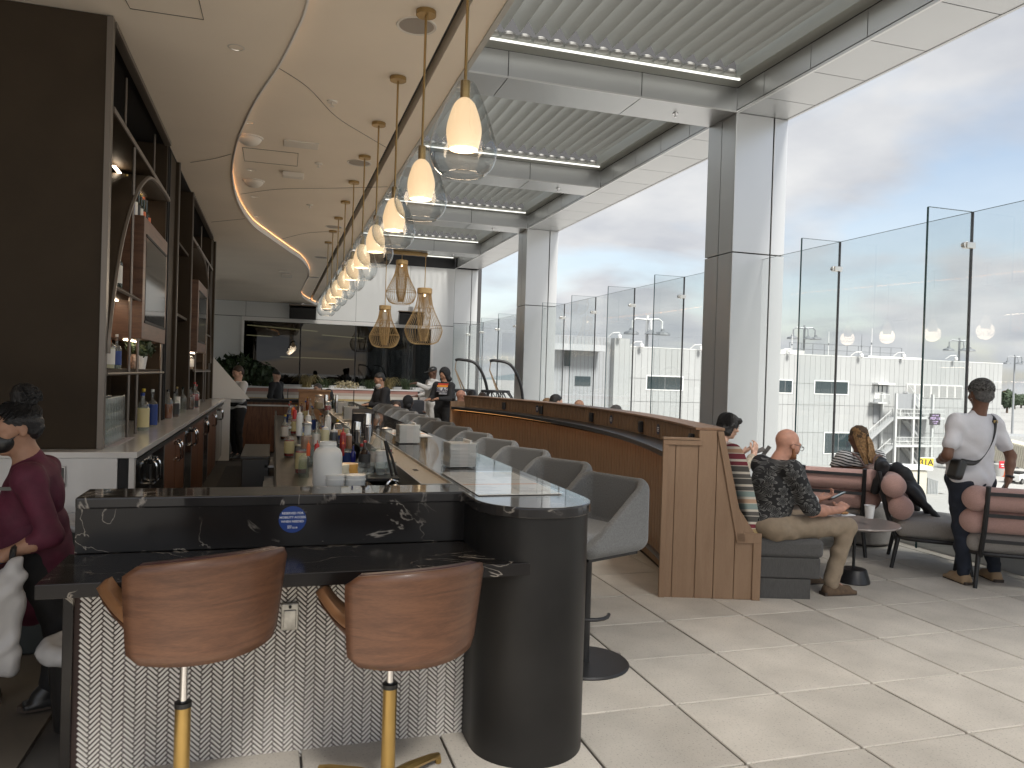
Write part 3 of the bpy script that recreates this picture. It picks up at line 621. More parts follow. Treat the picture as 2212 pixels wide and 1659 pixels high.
# ---- bottles and containers
M_gl = glassmat('bottle_glass', (.93, .955, .95), .0, 1.5, haze=.09); M_glg = mat('green_glass', (.010, .022, .012), .06, spec=.9); M_cap = mat('cap_black', (.02, .02, .02), .35)
def prof_bottle(h, r, neck=.30, nr=.28, sh=.12):
    return [(r*.92, 0), (r, h*.02), (r, h*(1-neck-sh)), (r*.93, h*(1-neck-sh*.7)), (r*.55, h*(1-neck-sh*.15)), (r*nr, h*(1-neck)), (r*nr, h*.94), (r*nr*1.15, h*.945), (r*nr*1.15, h*.96), (r*nr, h*.96)]
def bottle(loc, h, r, glass, label, liquid=None, cap=None, paper=None, fill=.55, cat='bottle', name='bottle', pour=False, group=None, neck=.30, lz=(.12, .52), sh=.12, n=16):
    t = thing(name, label, cat, loc, random.uniform(-.5, .5), group); P = prof_bottle(h, r, neck, sh=sh)
    MB().lathe(P, n).build('glass', glass, t, True)
    if liquid: MB().lathe([(r*.88, h*.02), (r*.93, h*.03), (r*.93, min(fill, 1-neck-sh)*h), (0, min(fill, 1-neck-sh)*h+.0005)], n).build('liquid', liquid, t, True)
    if paper: MB().lathe([(r*1.012, h*lz[0]), (r*1.012, h*lz[1])], n, cap=False).build('label', paper, t, True)
    if cap: MB().lathe([(r*.30, h*.93), (r*.32, h*.935), (r*.32, h), (0, h+.001)], 10).build('cap', cap, t, True)
    if pour: MB().tube([(0, 0, h*.95), (0, 0, h*1.05), (r*.25, 0, h*1.14)], .004, 6).build('pourer', M_steel, t)
    return t
def C_(n, c, r=.4, **k): return mat(n, c, r, **k)
amber = C_('amber', (.20, .055, .012), .15); red = C_('red_liquid', (.30, .015, .015), .2); brown = C_('brown_liquid', (.07, .025, .012), .2); straw = C_('straw', (.55, .50, .30), .3)
clear_l = glassmat('clear_liquid', (.86, .90, .86), 0, 1.33); pink = C_('peach', (.62, .36, .25), .3)
pw = C_('label_white', (.75, .73, .68), .6); pb = C_('label_blue', (.02, .05, .22), .5); pk = C_('label_black', (.03, .03, .03), .5); py = C_('label_yellow', (.62, .55, .30), .6); pgold = C_('gold_foil', (.60, .42, .15), .3, metal=.9)
capb = C_('cap_blue', (.02, .06, .30), .35); capr = C_('cap_red', (.50, .03, .03), .35); capo = C_('cap_orange', (.75, .16, .03), .4); capw = C_('cap_white', (.75, .75, .74), .4); capy = C_('cap_yellow', (.70, .50, .05), .4)
G5 = lambda x, y: (603.5+.19836*x, 740.6+.19836*y)
PL = mat('white_plastic', (.72, .72, .69), .38, spec=.4); PLc = mat('cream_plastic', (.72, .66, .50), .4); PLo = mat('orange_plastic', (.72, .38, .08), .4)
UB = .84   # under-bar working surface
ub = thing('under_bar_station', 'stainless under-bar work station behind the counter', 'bar station')
MB().box(.02, .68, 3.95, 13.8, UB-.03, UB).build('work_top', mat('worn_top', (.07, .068, .065), .35, .6, var=.3, vscale=6), ub, bevel=.004); MB().box(.05, .66, 4.0, 13.7, .15, UB-.035).build('carcass', M_bsteel, ub)
for k in range(5): MB().box(-.06, .02, 4.0+k*.9, 4.75+k*.9, .70-.08*(k % 2), .72-.08*(k % 2)).build('side_shelf', M_steel, ub); MB().box(-.05, .0, 4.0+k*.9, 4.75+k*.9, .35, .37).build('lower_shelf', M_steel, ub)
MB().box(.03, .06, 4.2, 13.6, UB+.001, UB+.09).build('front_lip', M_bsteel, ub)
def at5(x, yb, Y): return yp(*G5(x, yb), Y)
def tub(x, yb, wpx, Y, hgt, m, label, lid=True):
    p = at5(x, yb, Y); r = wpx*.19836/1658*Y/2*1.02
    t = thing('plastic_tub', label, 'tub', p, 0, 'stacked plastic tubs and lids'); MB().lathe([(r*.9, 0), (r*.96, hgt*.1), (r*.96, hgt*.55), (r*1.02, hgt*.56), (r*1.02, hgt*.68), (r*.96, hgt*.69), (r*.96, hgt*.86), (r*1.0, hgt*.87), (r*.98, hgt)], 24).build('cup', m, t, True)
    MB().lathe([(r*1.0, hgt*.985), (r*1.0, hgt*1.02), (r*.6, hgt*1.025), (0, hgt*1.02)], 24).build('lid', m, t, True)
    return t
# big white jar
p = at5(518, 1555, 3.95); t = thing('plastic_jar', 'large white plastic jar with a wide neck behind the bar', 'jar', p); r = 300*.19836/1658*4/2
MB().lathe([(r*.95, 0), (r, .01), (r, .145), (r*.97, .165), (r*.82, .185), (r*.62, .193), (r*.58, .196), (r*.58, .203), (r*.6, .204), (r*.6, .211), (r*.58, .212), (r*.58, .222), (r*.52, .222), (r*.52, .2)], 32).build('body', PL, t, True); MB().lathe([(r*.6, .206), (r*.615, .208), (r*.6, .21)], 32, cap=False).build('thread', PL, t, True)
tub(600, 1562, 215, 3.90, .058, PL, 'white tub at the front left of the lid pile'); tub(818, 1562, 230, 3.93, .058, PL, 'widest white tub at the front right of the lid pile')
tub(490, 1560, 140, 4.02, .075, PLc, 'cream tub beside the big white jar'); tub(655, 1560, 190, 4.06, .11, PLc, 'tall stack of cream lids behind white tubs'); tub(752, 1560, 190, 4.14, .118, PLo, 'stack of orange lids behind the white tubs')
def squeeze(x, yt, yb, wpx, Y, m, label, tip=None):
    a, b = at5(x, yt, Y), at5(x, yb, Y); h = a.z-b.z; r = wpx*.19836/1658*Y/2; t = thing('squeeze_bottle', label, 'bottle', b)
    MB().lathe([(r*.95, 0), (r, .01), (r, h*.62), (r*.9, h*.68), (r*.8, h*.70)], 16).build('body', m, t, True)
    MB().lathe([(r*.85, h*.69), (r*.85, h*.76), (r*.5, h*.78), (r*.2, h*.82), (r*.10, h), (0, h)], 12).build('nozzle', tip or PL, t, True); return t
squeeze(495, 855, 1150, 85, 5.0, straw, 'squeeze bottle of pale yellow juice behind the white jar', PL); squeeze(590, 890, 1150, 88, 5.05, C_('dark_syrup', (.05, .06, .07), .3), 'squeeze bottle of dark syrup beside the yellow one', PL)
squeeze(690, 925, 1150, 68, 5.02, red, 'squeeze bottle of red syrup', capr); squeeze(752, 945, 1150, 72, 5.1, C_('tea', (.30, .16, .09), .3), 'squeeze bottle of brown syrup beside the red one', PL)
squeeze(215, 690, 1010, 66, 6.0, PL, 'tall white squeeze bottle at the aisle edge', PL); squeeze(310, 730, 1000, 64, 6.2, PL, 'white squeeze bottle left of the steel lids', PL); squeeze(525, 730, 1000, 68, 6.2, PL, 'white squeeze bottle right of the steel lids', PL)
squeeze(315, 1060, 1230, 40, 4.6, C_('orange_sauce', (.75, .12, .03), .4), 'small squeeze bottle with orange-red tip', capo); squeeze(410, 1060, 1230, 60, 4.6, capr, 'red squeeze bottle just behind the big jar', capr); squeeze(690, 1045, 1230, 34, 4.6, red, 'tiny red dropper bottle behind the tubs', capo)
squeeze(165, 700, 830, 45, 7.2, capr, 'red squeeze bottle at the far aisle edge', capr); squeeze(150, 690, 790, 40, 7.6, capo, 'orange capped bottle at the far aisle edge', capo)
def jarg(x, yt, yb, wpx, Y, label, fillm=None, fill=.5):
    a, b = at5(x, yt, Y), at5(x, yb, Y); h = a.z-b.z; r = wpx*.19836/1658*Y/2; t = thing('glass_jar', label, 'jar', b)
    MB().lathe([(r*.9, 0), (r, .01), (r, h*.72), (r*.8, h*.82), (r*.78, h*.9), (r*.84, h*.92), (r*.84, h)], 20, cap=False).build('glass', M_gl, t, True)
    if fillm: MB().lathe([(r*.9, .005), (r*.93, .01), (r*.93, h*fill), (0, h*fill)], 18).build('contents', fillm, t, True)
    MB().lathe([(r*.86, h*.93), (r*.88, h*.95), (r*.88, h*1.0), (r*.3, h*1.03), (0, h*1.06)], 18).build('lid', M_steel, t, True); return t
jarg(292, 870, 1160, 118, 5.0, 'glass jar with brown contents left of the syrups', C_('garnish', (.30, .14, .06), .6)); jarg(1165, 930, 1200, 130, 4.9, 'cut glass mixing jar beside the drip rail', red, .15)
jarg(430, 570, 720, 95, 8.0, 'far glass jar with a clamp lid', C_('garnish2', (.35, .25, .12), .6)); jarg(525, 640, 740, 70, 7.8, 'small far glass jar with reddish contents', red, .6); jarg(640, 880, 1010, 85, 6.0, 'squat glass jar with orange slices', C_('orange_slice', (.70, .28, .03), .6)); jarg(720, 870, 1000, 80, 6.1, 'squat glass jar with lemon slices', py)
def b5(x, yt, yb, wpx, Y, label, **k):
    a, b = at5(x, yt, Y), at5(x, yb, Y); return bottle(b, a.z-b.z, wpx*.19836/1658*Y/2, k.pop('glass', M_gl), label, **k)
b5(400, 838, 1150, 82, 5.05, 'bottle with a white label and black pour cap by the syrups', liquid=clear_l, cap=M_cap, paper=pw)
b5(1062, 900, 1360, 150, 4.5, 'clear syrup bottle with a pump pourer and leafy label', liquid=clear_l, cap=M_cap, paper=pw, pour=True, lz=(.05, .40), sh=.25)
b5(925, 1065, 1360, 125, 4.35, 'dark amber bottle with a red cap under the steel tins', glass=C_('dark_amber', (.02, .008, .005), .08), cap=capr, paper=pk, sh=.28); b5(800, 1110, 1330, 60, 4.4, 'small cobalt blue bottle near the drip rail', glass=C_('cobalt', (.01, .015, .16), .1), cap=M_cap)
for k, (x, yt, yb, w_, Y) in enumerate(((305, 590, 730, 34, 8.2), (335, 610, 735, 30, 8.3), (240, 650, 740, 36, 8.0), (585, 560, 720, 34, 8.6), (545, 590, 735, 30, 8.7))):
    b5(x, yt, yb, w_, Y, ['far bottle with a yellow cap on the under-bar', 'far slim bottle next to the yellow capped one', 'far short bottle at the aisle side', 'far tall bottle in front of the tall shaker', 'far bottle beside the tall far bottle'][k], glass=[amber, M_gl, brown, M_glg, M_gl][k], cap=[capy, capw, capy, M_cap, capr][k])
def shaker(x, yt, yb, wpx, Y, label):
    a, b = at5(x, yt, Y), at5(x, yb, Y); h = a.z-b.z; r = wpx*.19836/1658*Y/2; t = thing('cocktail_shaker', label, 'shaker', b)
    MB().lathe([(r*.70, 0), (r*.72, .004), (r, h*.62), (r*1.02, h*.63)], 20).build('tin', mat('mirror_steel', (.75, .74, .73), .10, 1.), t, True); MB().lathe([(r*.98, h*.56), (r*.98, h*.64), (r*.80, h), (r*.76, h), (r*.74, h*.98)], 20).build('top_tin', MATS['mirror_steel'], t, True); return t
shaker(955, 770, 1090, 92, 5.3, 'stacked steel shaker tins beside the drip rail'); shaker(620, 565, 760, 34, 8.0, 'tall slim dark steel shaker farther down the bar'); shaker(505, 565, 740, 48, 8.6, 'far steel shaker with a wide top'); shaker(845, 860, 1090, 90, 5.5, 'leaning grey steel tin beside the stacked shakers')
cs = thing('cup_stack', 'two stacks of white paper sleeves beside the pump bottle', 'cups', at5(1105, 1360, 4.4)); MB().lathe([(.038, 0), (.034, .075), (.036, .077), (.036, .08)], 16).build('cup', PL, cs, True); MB().lathe([(.034, .078), (.032, .098), (.0, .099)], 16).build('cup', PL, cs, True)
bl = thing('tongs', 'black tongs standing in the drip rail', 'tongs', at5(1235, 1480, 4.25))
MB().tube([(0, 0, 0), (-.02, .05, .10), (-.035, .1, .20)], .008, 6).build('arm', M_cap, bl); MB().tube([(.02, 0, .02), (.0, .05, .11), (-.03, .1, .20)], .008, 6).build('arm', M_cap, bl)
fc = thing('bar_faucet', 'small curved chrome faucet over the bar sink', 'faucet', at5(1215, 1600, 3.78)); MB().tube(spline([(-.02, 0, 0), (-.015, 0, .03), (.0, 0, .045), (.02, .01, .04), (.035, .01, .035)], 4), .008, 8).build('spout', MATS['mirror_steel'], fc, True); MB().lathe([(.016, 0), (.014, .02), (.008, .022)], 12, (.03, .02, 0)).build('handle', MATS['mirror_steel'], fc, True)
gt = thing('glass_tray', 'black rubber tray with upturned glasses behind the tubs', 'tray', at5(1040, 1440, 4.3)); MB().box(-.14, .12, -.12, .12, -.02, 0).build('tray', M_cap, gt, bevel=.004)
for k in range(4): MB().lathe([(.026, .001), (.032, .07), (.030, .07), (.024, .006)], 14, (-.09+.06*k, .02*(k % 2), 0)).build('glass', M_gl, gt, True)
caps_ = [('red', capr), ('black', M_cap), ('white', capw), ('yellow', capy), ('blue', capb), ('orange', capo)]; liqs = [('amber', amber), ('clear', clear_l), ('brown', brown), ('straw coloured', straw), ('red', red)]
for k in range(30):
    yy = 5.3+k*.25+random.uniform(-.05, .05); cn_, cm_ = caps_[k % 6]; ln_, lm_ = liqs[(k*3) % 5]
    bottle((random.uniform(.12, .60), yy, UB+.001), random.uniform(.24, .33), random.uniform(.036, .046), M_gl, 'bottle of %s liquid with a %s cap, number %d along the under-bar row' % (ln_, cn_, k+1), liquid=lm_, cap=cm_, paper=[pw, pk, None, py, pb][k % 5], pour=(k % 4 == 0), group='bottles crowding the under-bar')
for k in range(30):
    a = at5(260+random.uniform(0, 480), 800, 6.6+random.uniform(0, 1.2)); a.z = UB
    t = thing('cocktail_glass', 'clear glass standing among the bottles on the under-bar', 'glass', a, 0, 'glasses on the under-bar'); MB().lathe([(.03, 0), (.032, .01), (.038, .16), (.036, .16), (.029, .012)], 14, cap=False).build('bowl', M_gl, t, True); MB().lathe([(.0, .004), (.03, .004), (.03, 0)], 14).build('base', M_gl, t)
pos = thing('pos_terminal', 'dark payment terminal leaning on the bar beyond the napkins', 'terminal', zp(*G5(900, 1010), 1.09)); MB().obox((0, 0, .11), (.09, 0, 0), (0, .012, .02), (0, -.03, .10)).build('screen', mat('screen_black', (.03, .03, .035), .15), pos, bevel=.005); MB().box(-.06, .06, -.05, .08, 0, .02).build('foot', M_cap, pos, bevel=.004)
# ================================================================== BACK BAR
XF = -1.025; XK = -1.50
M_brown = mat('bronze_panel', (.046, .034, .023), .6, var=.10, vscale=3, spec=.12); M_edgeb = mat('bronze_edge', (.17, .148, .128), .4, metal=.5); M_copper = mat('orange_back', (.48, .19, .065), .5, var=.1, vscale=2)
M_waln = wood('walnut_door', (.20, .085, .04), (.075, .03, .016), 2.2, (9, 9, 1.0), .4)
bb = thing('back_bar_unit', 'tall bronze shelving unit behind the bar with arches and screens', 'shelving')
MB().box(-3.2, XF-.035, 5.41, 5.46, 1.092, CEIL2-.005).build('end_panel', M_brown, bb); MB().box(XF-.034, XF, 5.40, 5.47, 1.092, CEIL2-.006).build('edge_strip', M_edgeb, bb)
MB().box(XK-.06, XK, 5.47, 14.3, 1.092, CEIL2-.005).build('back_panel', M_brown, bb)
for ya, yb_ in ((8.22, 8.95), (13.78, 14.3)): MB().box(XK, XF-.03, ya, yb_, 1.092, 3.80).build('pier', M_brown, bb); 
for yy in (8.30, 8.42): MB().box(XF-.029, XF-.018, yy-.012, yy+.012, 1.092, 3.80).build('channel', M_black, bb)
for yy in (8.95, 10.40, 14.28): MB().box(XK, XF, yy-.022, yy+.022, 1.092, 3.81).build('fin', M_brown, bb); MB().box(XF, XF+.012, yy-.02, yy+.02, 1.092, 3.81).build('edge_strip', M_edgeb, bb)
MB().box(XK, XF-.03, 5.47, 14.3, 3.812, CEIL2+.05).build('top_void', M_black, bb)
for z in (3.80, 3.26): 
    for ya, yb_ in ((5.47, 8.2), (10.43, 13.76)): MB().box(XF-.05 if z > 3.5 else XK, XF, ya, yb_, z-.02, z+.02).build('rail', M_edgeb if z > 3.5 else M_brown, bb); MB().box(XF, XF+.008, ya, yb_, z-.018, z+.018).build('rail_edge', M_edgeb, bb)
def bay(y0, flip):
    # half arch rising from the near side (mirrored in the second bay)
    S = lambda d: y0+d if not flip else 13.76-d
    pts = [(.02, 1.70), (.03, 1.83), (.17, 2.15), (.34, 2.42), (.56, 2.66), (.87, 2.90), (1.2, 3.07), (1.57, 3.19), (2.1, 3.235), (2.7, 3.24)]
    cur = spline([(0, S(d), z) for d, z in pts], 4)
    MB().grid([[Vector((XK+.01, p.y, p.z)) for p in cur], [Vector((XF, p.y, p.z)) for p in cur]]).build('arch', M_brown, bb, True, solid=.03)
    MB().tube([Vector((XF+.004, p.y, p.z)) for p in cur], .017, 6).build('arch_edge', M_edgeb, bb, True)
    poly = [(p.y, p.z) for p in cur]+[(S(2.7), 1.6), (S(.03), 1.6)]
    MB().xprism(poly, (XK+.004, 0, 0), (0, 1, 0), (0, 0, 1), (.006, 0, 0)).build('arch_back', M_copper, bb)
    # screen cabinet
    a, b = sorted((S(1.20), S(2.56)))
    MB().box(XF-.30, XF+.02, a, b, 1.84, 2.81).build('screen_cabinet', wood('cabinet_wood', (.17, .09, .055), (.085, .045, .03), 2, (1, 1, 8), .45), bb, bevel=.004)
    MB().box(XF+.0202, XF+.024, a+.12, b-.10, 1.99, 2.66).build('screen', mat('tv_glass', (.012, .012, .014), .06, spec=.8), bb); 
    for (p0, p1) in (((a+.10, 1.97), (b-.08, 1.99)), ((a+.10, 2.66), (b-.08, 2.68))): MB().box(XF+.0202, XF+.028, p0[0], p1[0], p0[1], p1[1]).build('screen_bezel', M_black, bb)
    for (ya, yb_, z) in ((.02, 2.62, 1.597), (.20, 1.18, 2.17)):
        a2, b2 = sorted((S(ya), S(yb_))); MB().box(XK, XF-.02, a2, b2, z-.035, z).build('shelf', M_brown, bb); MB().tube([(XF, a2, z-.03), (XF, b2+.04, z-.03)], .011, 6).build('shelf_rail', M_edgeb, bb)
    for (ya, yb_, z, x_) in ((.25, 1.15, 2.128, -1.18), (1.3, 2.5, 1.833, -1.14), (1.3, 2.6, 3.20, -1.25)):
        a2, b2 = sorted((S(ya), S(yb_))); MB().box(x_-.012, x_+.012, a2, b2, z-.006, z).build('shelf_light', emat('shelf_glow', (1, .80, .58), 9.0), bb)
    for d in (.83, 1.19, 2.50): MB().cyl((XF-.005, S(d), 1.092), (XF-.005, S(d), 1.84 if d != .83 else 3.24), .011, n=8).build('rod', M_edgeb, bb)
    for d in (1.0, 2.45): MB().cyl((XF-.1, S(d), 3.28), (XF-.1, S(d), 3.80), .010, n=8).build('rod', M_edgeb, bb)
bay(5.45, False); bay(10.43, True)
MB().box(XK+.02, XF-.03, 8.98, 10.36, 2.2, 2.23).box(XK+.02, XF-.03, 8.98, 10.36, 3.0, 3.03).build('recess_shelf', M_brown, bb)
# counter with cabinets
M_quartz = mat('quartz', (.74, .72, .69), .12, var=.04, vscale=3); M_streak = mat('quartz_streak', (.74, .73, .71), .35, var=.10, vscale=1.4, stretch=(3, 3, .5))
bc = thing('back_counter', 'pale stone topped back counter with coolers and walnut doors', 'counter')
MB().box(-3.2, -.80, 5.235, 14.2, 1.052, 1.09).build('counter_top', M_quartz, bc, bevel=.003); MB().box(-3.2, -.91, 5.24, 5.27, 0, 1.051).build('end_panel', M_streak, bc)
MB().box(-.905, -.85, 5.25, 5.30, 0, 1.051).build('dark_filler', M_black, bc); MB().box(-.845, -.815, 5.24, 5.30, 0, 1.051).build('edge_post', M_quartz, bc)
MB().box(-1.55, -.86, 5.31, 14.15, .10, 1.045).build('carcass', M_black, bc)
y = 5.34; kinds = 'ggwwgwwgwwgg'
for k, c in enumerate(kinds):
    w_ = .73
    if c == 'w': MB().box(-.858, -.835, y+.008, y+w_-.008, .12, 1.0).build('door', M_waln, bc, bevel=.003)
    else:
        d = MB().box(-.858, -.835, y+.008, y+w_-.008, .12, 1.0).build('cooler_door', mat('cooler_glass', (.014, .015, .016), .10, spec=.8), bc, bevel=.003)
        [MB().box(-.8345, -.832, y+e_, y+e_+.022, .12, 1.0).build('door_frame', M_steel, d) for e_ in (.008, w_-.03)]
    hy = y+w_-.09 if k % 2 == 0 else y+.09
    MB().tube(spline([(-.834, hy, .94), (-.79, hy, .93), (-.785, hy, .80), (-.834, hy, .79)], 4), .008, 8).build('handle', MATS['mirror_steel'], bc, True); MB().box(-.834, -.80, hy-.025, hy+.025, .93, .965).build('latch', MATS['mirror_steel'], bc, bevel=.006)
    y += w_
MB().box(-.834, -.81, 5.31, 14.1, 1.005, 1.035).build('under_rail', M_bsteel, bc)
sk = thing('button_plate', 'dark wall plate with a green push button on the white end panel', 'button', yp(122, 1030, 5.235)); MB().box(-.05, .05, -.012, 0, -.065, .065).build('plate', M_steel, sk, bevel=.004); MB().box(-.042, .042, -.016, -.012, -.056, .056).build('face', mat('plate_dark', (.06, .06, .055), .4), sk); MB().lathe([(.024, 0), (.022, .012), (.012, .016), (0, .017)], 16, (0, -.016, -.01), axis=(0, -1, 0)).build('push_button', mat('green_button', (.16, .30, .18), .3), sk, True)
# bottles on the shelves
def sb(x, Y, z, h, r, label, **k): return bottle((x, Y, z+.001), h, r, k.pop('glass', M_gl), label, **k)
foil = [pgold, capw, C_('pink_foil', (.65, .32, .28), .35), pgold, M_cap, pgold, capo, M_cap]
for k in range(8): sb(-1.16, 6.76+.14*k, 2.81, .33, .042, ['champagne bottle with gold foil at the near end of the cabinet top', 'second champagne bottle on the cabinet top, white foil', 'third champagne bottle on the cabinet top, pink foil', 'fourth champagne bottle on the cabinet top, gold foil', 'fifth champagne bottle on the cabinet top, black foil', 'sixth champagne bottle on the cabinet top, gold foil', 'seventh bottle on the cabinet top, orange cap', 'farthest bottle on the cabinet top, black cap'][k], glass=M_glg, cap=foil[k], paper=[pw, pb, pw, pk, pw, capo, pk, capo][k], neck=.33, sh=.22)
for k in range(3): sb(-1.15+.03*k, 5.80+.13*k, 2.17, .31, .04, ['dark bottle with red label on the middle shelf', 'second dark bottle on the middle shelf', 'third dark bottle with pale label on the middle shelf'][k], glass=M_glg, cap=M_cap, paper=[capr, pk, pw][k])
sb(-1.12, 5.58, 1.597, .30, .052, 'rum bottle with a dark blue label on the low shelf', liquid=pink, cap=capb, paper=pb, fill=.5); sb(-1.2, 5.72, 1.597, .33, .045, 'pink tinted bottle behind the rum on the low shelf', liquid=pink, cap=capr)
sb(-1.10, 5.88, 1.597, .27, .048, 'pale amber bottle beside the rum on the low shelf', liquid=straw, cap=capw, paper=pw); sb(-1.16, 6.02, 1.597, .32, .042, 'deep blue bottle on the low shelf', glass=C_('blue_glass', (.01, .02, .12), .1), cap=capb); sb(-1.09, 6.14, 1.597, .25, .034, 'slim blue and clear bottle on the low shelf', paper=pb, cap=capw, liquid=clear_l)
sb(-1.14, 6.42, 1.597, .12, .035, 'small round glass bottle between the rods on the low shelf', liquid=clear_l, cap=M_cap)
cn = thing('drink_can', 'colourful drink can on the low shelf beside the plant', 'can', (-1.08, 6.86, 1.598)); MB().lathe([(.027, 0), (.033, .008), (.033, .105), (.027, .118)], 18).build('body', mat('can_print', (.62, .50, .42), .3, .4, var=.6, vscale=45), cn, True); MB().lathe([(.027, .118), (.028, .121), (.024, .121), (.0, .119)], 18).build('lid', M_steel, cn, True)
pp = thing('potted_plant', 'small green plant in a white pot on the low shelf', 'plant', (-1.10, 7.22, 1.598)); MB().lathe([(.045, 0), (.06, .11), (.055, .11), (.05, .095)], 18).build('pot', capw, pp, True)
M_leafd = mat('leaf_dark', (.045, .075, .032), .5, var=.35, vscale=9, objvar=.2)
def leaves(name, parent, centre, rad, n, size, m, flat=1.0, seed=1, up_=.3):
    rnd = random.Random(seed); v = []; f = []
    for k in range(n):
        while True:
            d = Vector((rnd.uniform(-1, 1), rnd.uniform(-1, 1), rnd.uniform(-1, 1)))
            if d.length < 1: break
        c = Vector(centre)+Vector((d.x*rad[0], d.y*rad[1], d.z*rad[2])); nrm = (d+Vector((rnd.gauss(0, .6), rnd.gauss(0, .6), rnd.gauss(0, .4)+up_))).normalized()
        a = nrm.orthogonal().normalized(); a = Matrix.Rotation(rnd.uniform(0, 6.28), 3, nrm) @ a; b = nrm.cross(a); s = size*rnd.uniform(.6, 1.3); w_ = s*.42*flat
        o = len(v); v += [c-a*s, c-a*s*.2+b*w_-nrm*s*.1, c+a*s+nrm*s*-.15, c-a*s*.2-b*w_-nrm*s*.1, c-a*s*.1+nrm*s*.06]
        f += [(o, o+1, o+4), (o+1, o+2, o+4), (o+2, o+3, o+4), (o+3, o, o+4)]
    q = MB(); q.v = [tuple(p) for p in v]; q.f = f; me = bpy.data.meshes.new(name); me.from_pydata(q.v, [], q.f); me.materials.append(m); return link(name, me, parent)
leaves('foliage', pp, (0, 0, .19), (.12, .13, .09), 220, .035, M_leafd)
# on the counter
def cb(x, y_, h, r, label, **k): return bottle((x, y_, 1.091), h, r, k.pop('glass', M_gl), label, **k)
cb(-1.03, 6.95, .31, .055, 'clear bottle with a pale yellow label and blue cap on the counter', liquid=clear_l, cap=capb, paper=py, lz=(.1, .6)); cb(-1.06, 7.20, .34, .045, 'clear bottle with a yellow cap behind the blue capped one', liquid=clear_l, cap=capy); cb(-1.02, 7.42, .33, .045, 'blue printed bottle third on the counter', liquid=clear_l, cap=capw, paper=pb, lz=(.05, .6))
cb(-1.03, 8.55, .30, .05, 'whisky bottle with reddish liquid on the counter', liquid=amber, cap=M_cap, neck=.25, sh=.25, fill=.5); cb(-1.00, 8.85, .27, .05, 'bottle with a black and white label beside the whisky', paper=pk, cap=M_cap, liquid=brown); cb(-1.03, 9.3, .31, .036, 'slim wine bottle with a long white label on the counter', liquid=brown, cap=pgold, paper=pw, lz=(.2, .65)); cb(-1.0, 9.6, .30, .04, 'pale green tinted bottle on the counter', liquid=clear_l, cap=M_glg); cb(-1.14, 8.9, .26, .045, 'short dark bottle behind the whisky', glass=M_glg, cap=M_cap)
cb(-1.0, 10.45, .28, .052, 'dark liqueur bottle in the far cluster', liquid=brown, cap=M_cap); cb(-.99, 10.85, .34, .055, 'tall red liqueur bottle in the far cluster', liquid=red, cap=capr, paper=pk, lz=(.05, .3)); cb(-1.0, 11.2, .30, .045, 'red bottle behind the tall red liqueur', liquid=red, cap=capr, paper=pw, lz=(.05, .3)); cb(-1.1, 10.7, .27, .045, 'clear bottle behind the dark liqueur', liquid=clear_l, cap=capw); cb(-1.1, 11.4, .25, .045, 'farthest bottle on the back counter', liquid=amber, cap=M_cap)
for k in range(6): sb(-1.2, 11.6+.2*k, 1.597, .28, .042, ['first bottle on the far low shelf', 'second bottle on the far low shelf', 'third bottle on the far low shelf', 'fourth bottle on the far low shelf', 'fifth bottle on the far low shelf', 'sixth bottle on the far low shelf'][k], liquid=[pink, straw, amber][k % 3], cap=capw, paper=pw)
wb = thing('wine_basket', 'wicker basket holding two dark wine bottles on the counter', 'basket', (-1.32, 6.35, 1.091)); MB().lathe([(.07, 0), (.09, .15), (.095, .16), (.085, .16)], 18).build('basket', mat('wicker', (.32, .20, .10), .7, bump=.8, bscale=120), wb, True); MB().lathe([(.088, .155), (.096, .163), (.088, .17)], 18, cap=False).build('rim', MATS['wicker'], wb, True)
bottle((-1.34, 6.33, 1.13), .33, .038, M_glg, 'dark wine bottle with a red neck in the basket', cap=capr); bottle((-1.29, 6.40, 1.13), .35, .038, M_glg, 'dark wine bottle with a yellow neck in the basket', cap=capy)
# crate of upturned glasses
gm = MB().lathe([(.034, 0), (.036, .005), (.031, .10), (.028, .102), (.0, .101)], 12).mesh('bowl', M_gl, True); gb = MB().lathe([(.031, .1), (.029, .104), (0, .104)], 12).mesh('base', M_gl, True)
for lv in range(3):
    for i in range(4):
        for j in range(7):
            if lv == 2 and i > 2: continue
            t = thing('drinking_glass', 'clear upturned drinking glass stacked at the near end of the back counter', 'glass', (-1.06-.085*i, 5.62+.088*j+(.02 if lv % 2 else 0), 1.092+lv*.106), 0, 'stacked glasses on the back counter'); link('bowl', gm, t); link('base', gb, t)
mt = thing('bar_mat', 'pale plastic mat under the stacked glasses', 'mat', (-1.2, 5.9, 1.0905)); MB().box(-.2, .22, -.33, .4, 0, .0015).build('sheet', mat('mat_plastic', (.5, .46, .48), .5), mt)
# rubber floor mats and aisle end
for k, (a, b) in enumerate(((4.2, 8.6), (8.75, 13.6))): tag(MB().box(-.72, -.1, a, b, -.024, -.004).build('rubber_mat', mat('rubber', (.018, .018, .019), .75, bump=.8, bscale=90)), ['nearer black rubber mat on the bar aisle floor', 'farther black rubber mat on the bar aisle floor'][k], 'mat', 'rubber mats in the aisle')
ac = thing('aisle_cabinet', 'dark ice bin cabinet standing in the bar aisle', 'cabinet', (-.02, 8.2, 0)); MB().box(-.25, .0, -.6, .6, 0, .78).build('body', M_bsteel, ac, bevel=.01); MB().box(-.26, .0, -.61, .61, .782, .81).build('lid', M_bsteel, ac, bevel=.004)
ew = thing('end_station', 'walnut fronted service station closing the far end of the bar', 'counter'); MB().box(-.62, .70, 15.9, 16.5, 0, .98).build('front', M_waln, ew); MB().box(-.66, .78, 15.86, 16.55, .985, 1.03).build('top', M_black, ew); MB().box(-.64, .7, 15.875, 15.899, .90, .93).build('steel_rail', M_steel, ew)
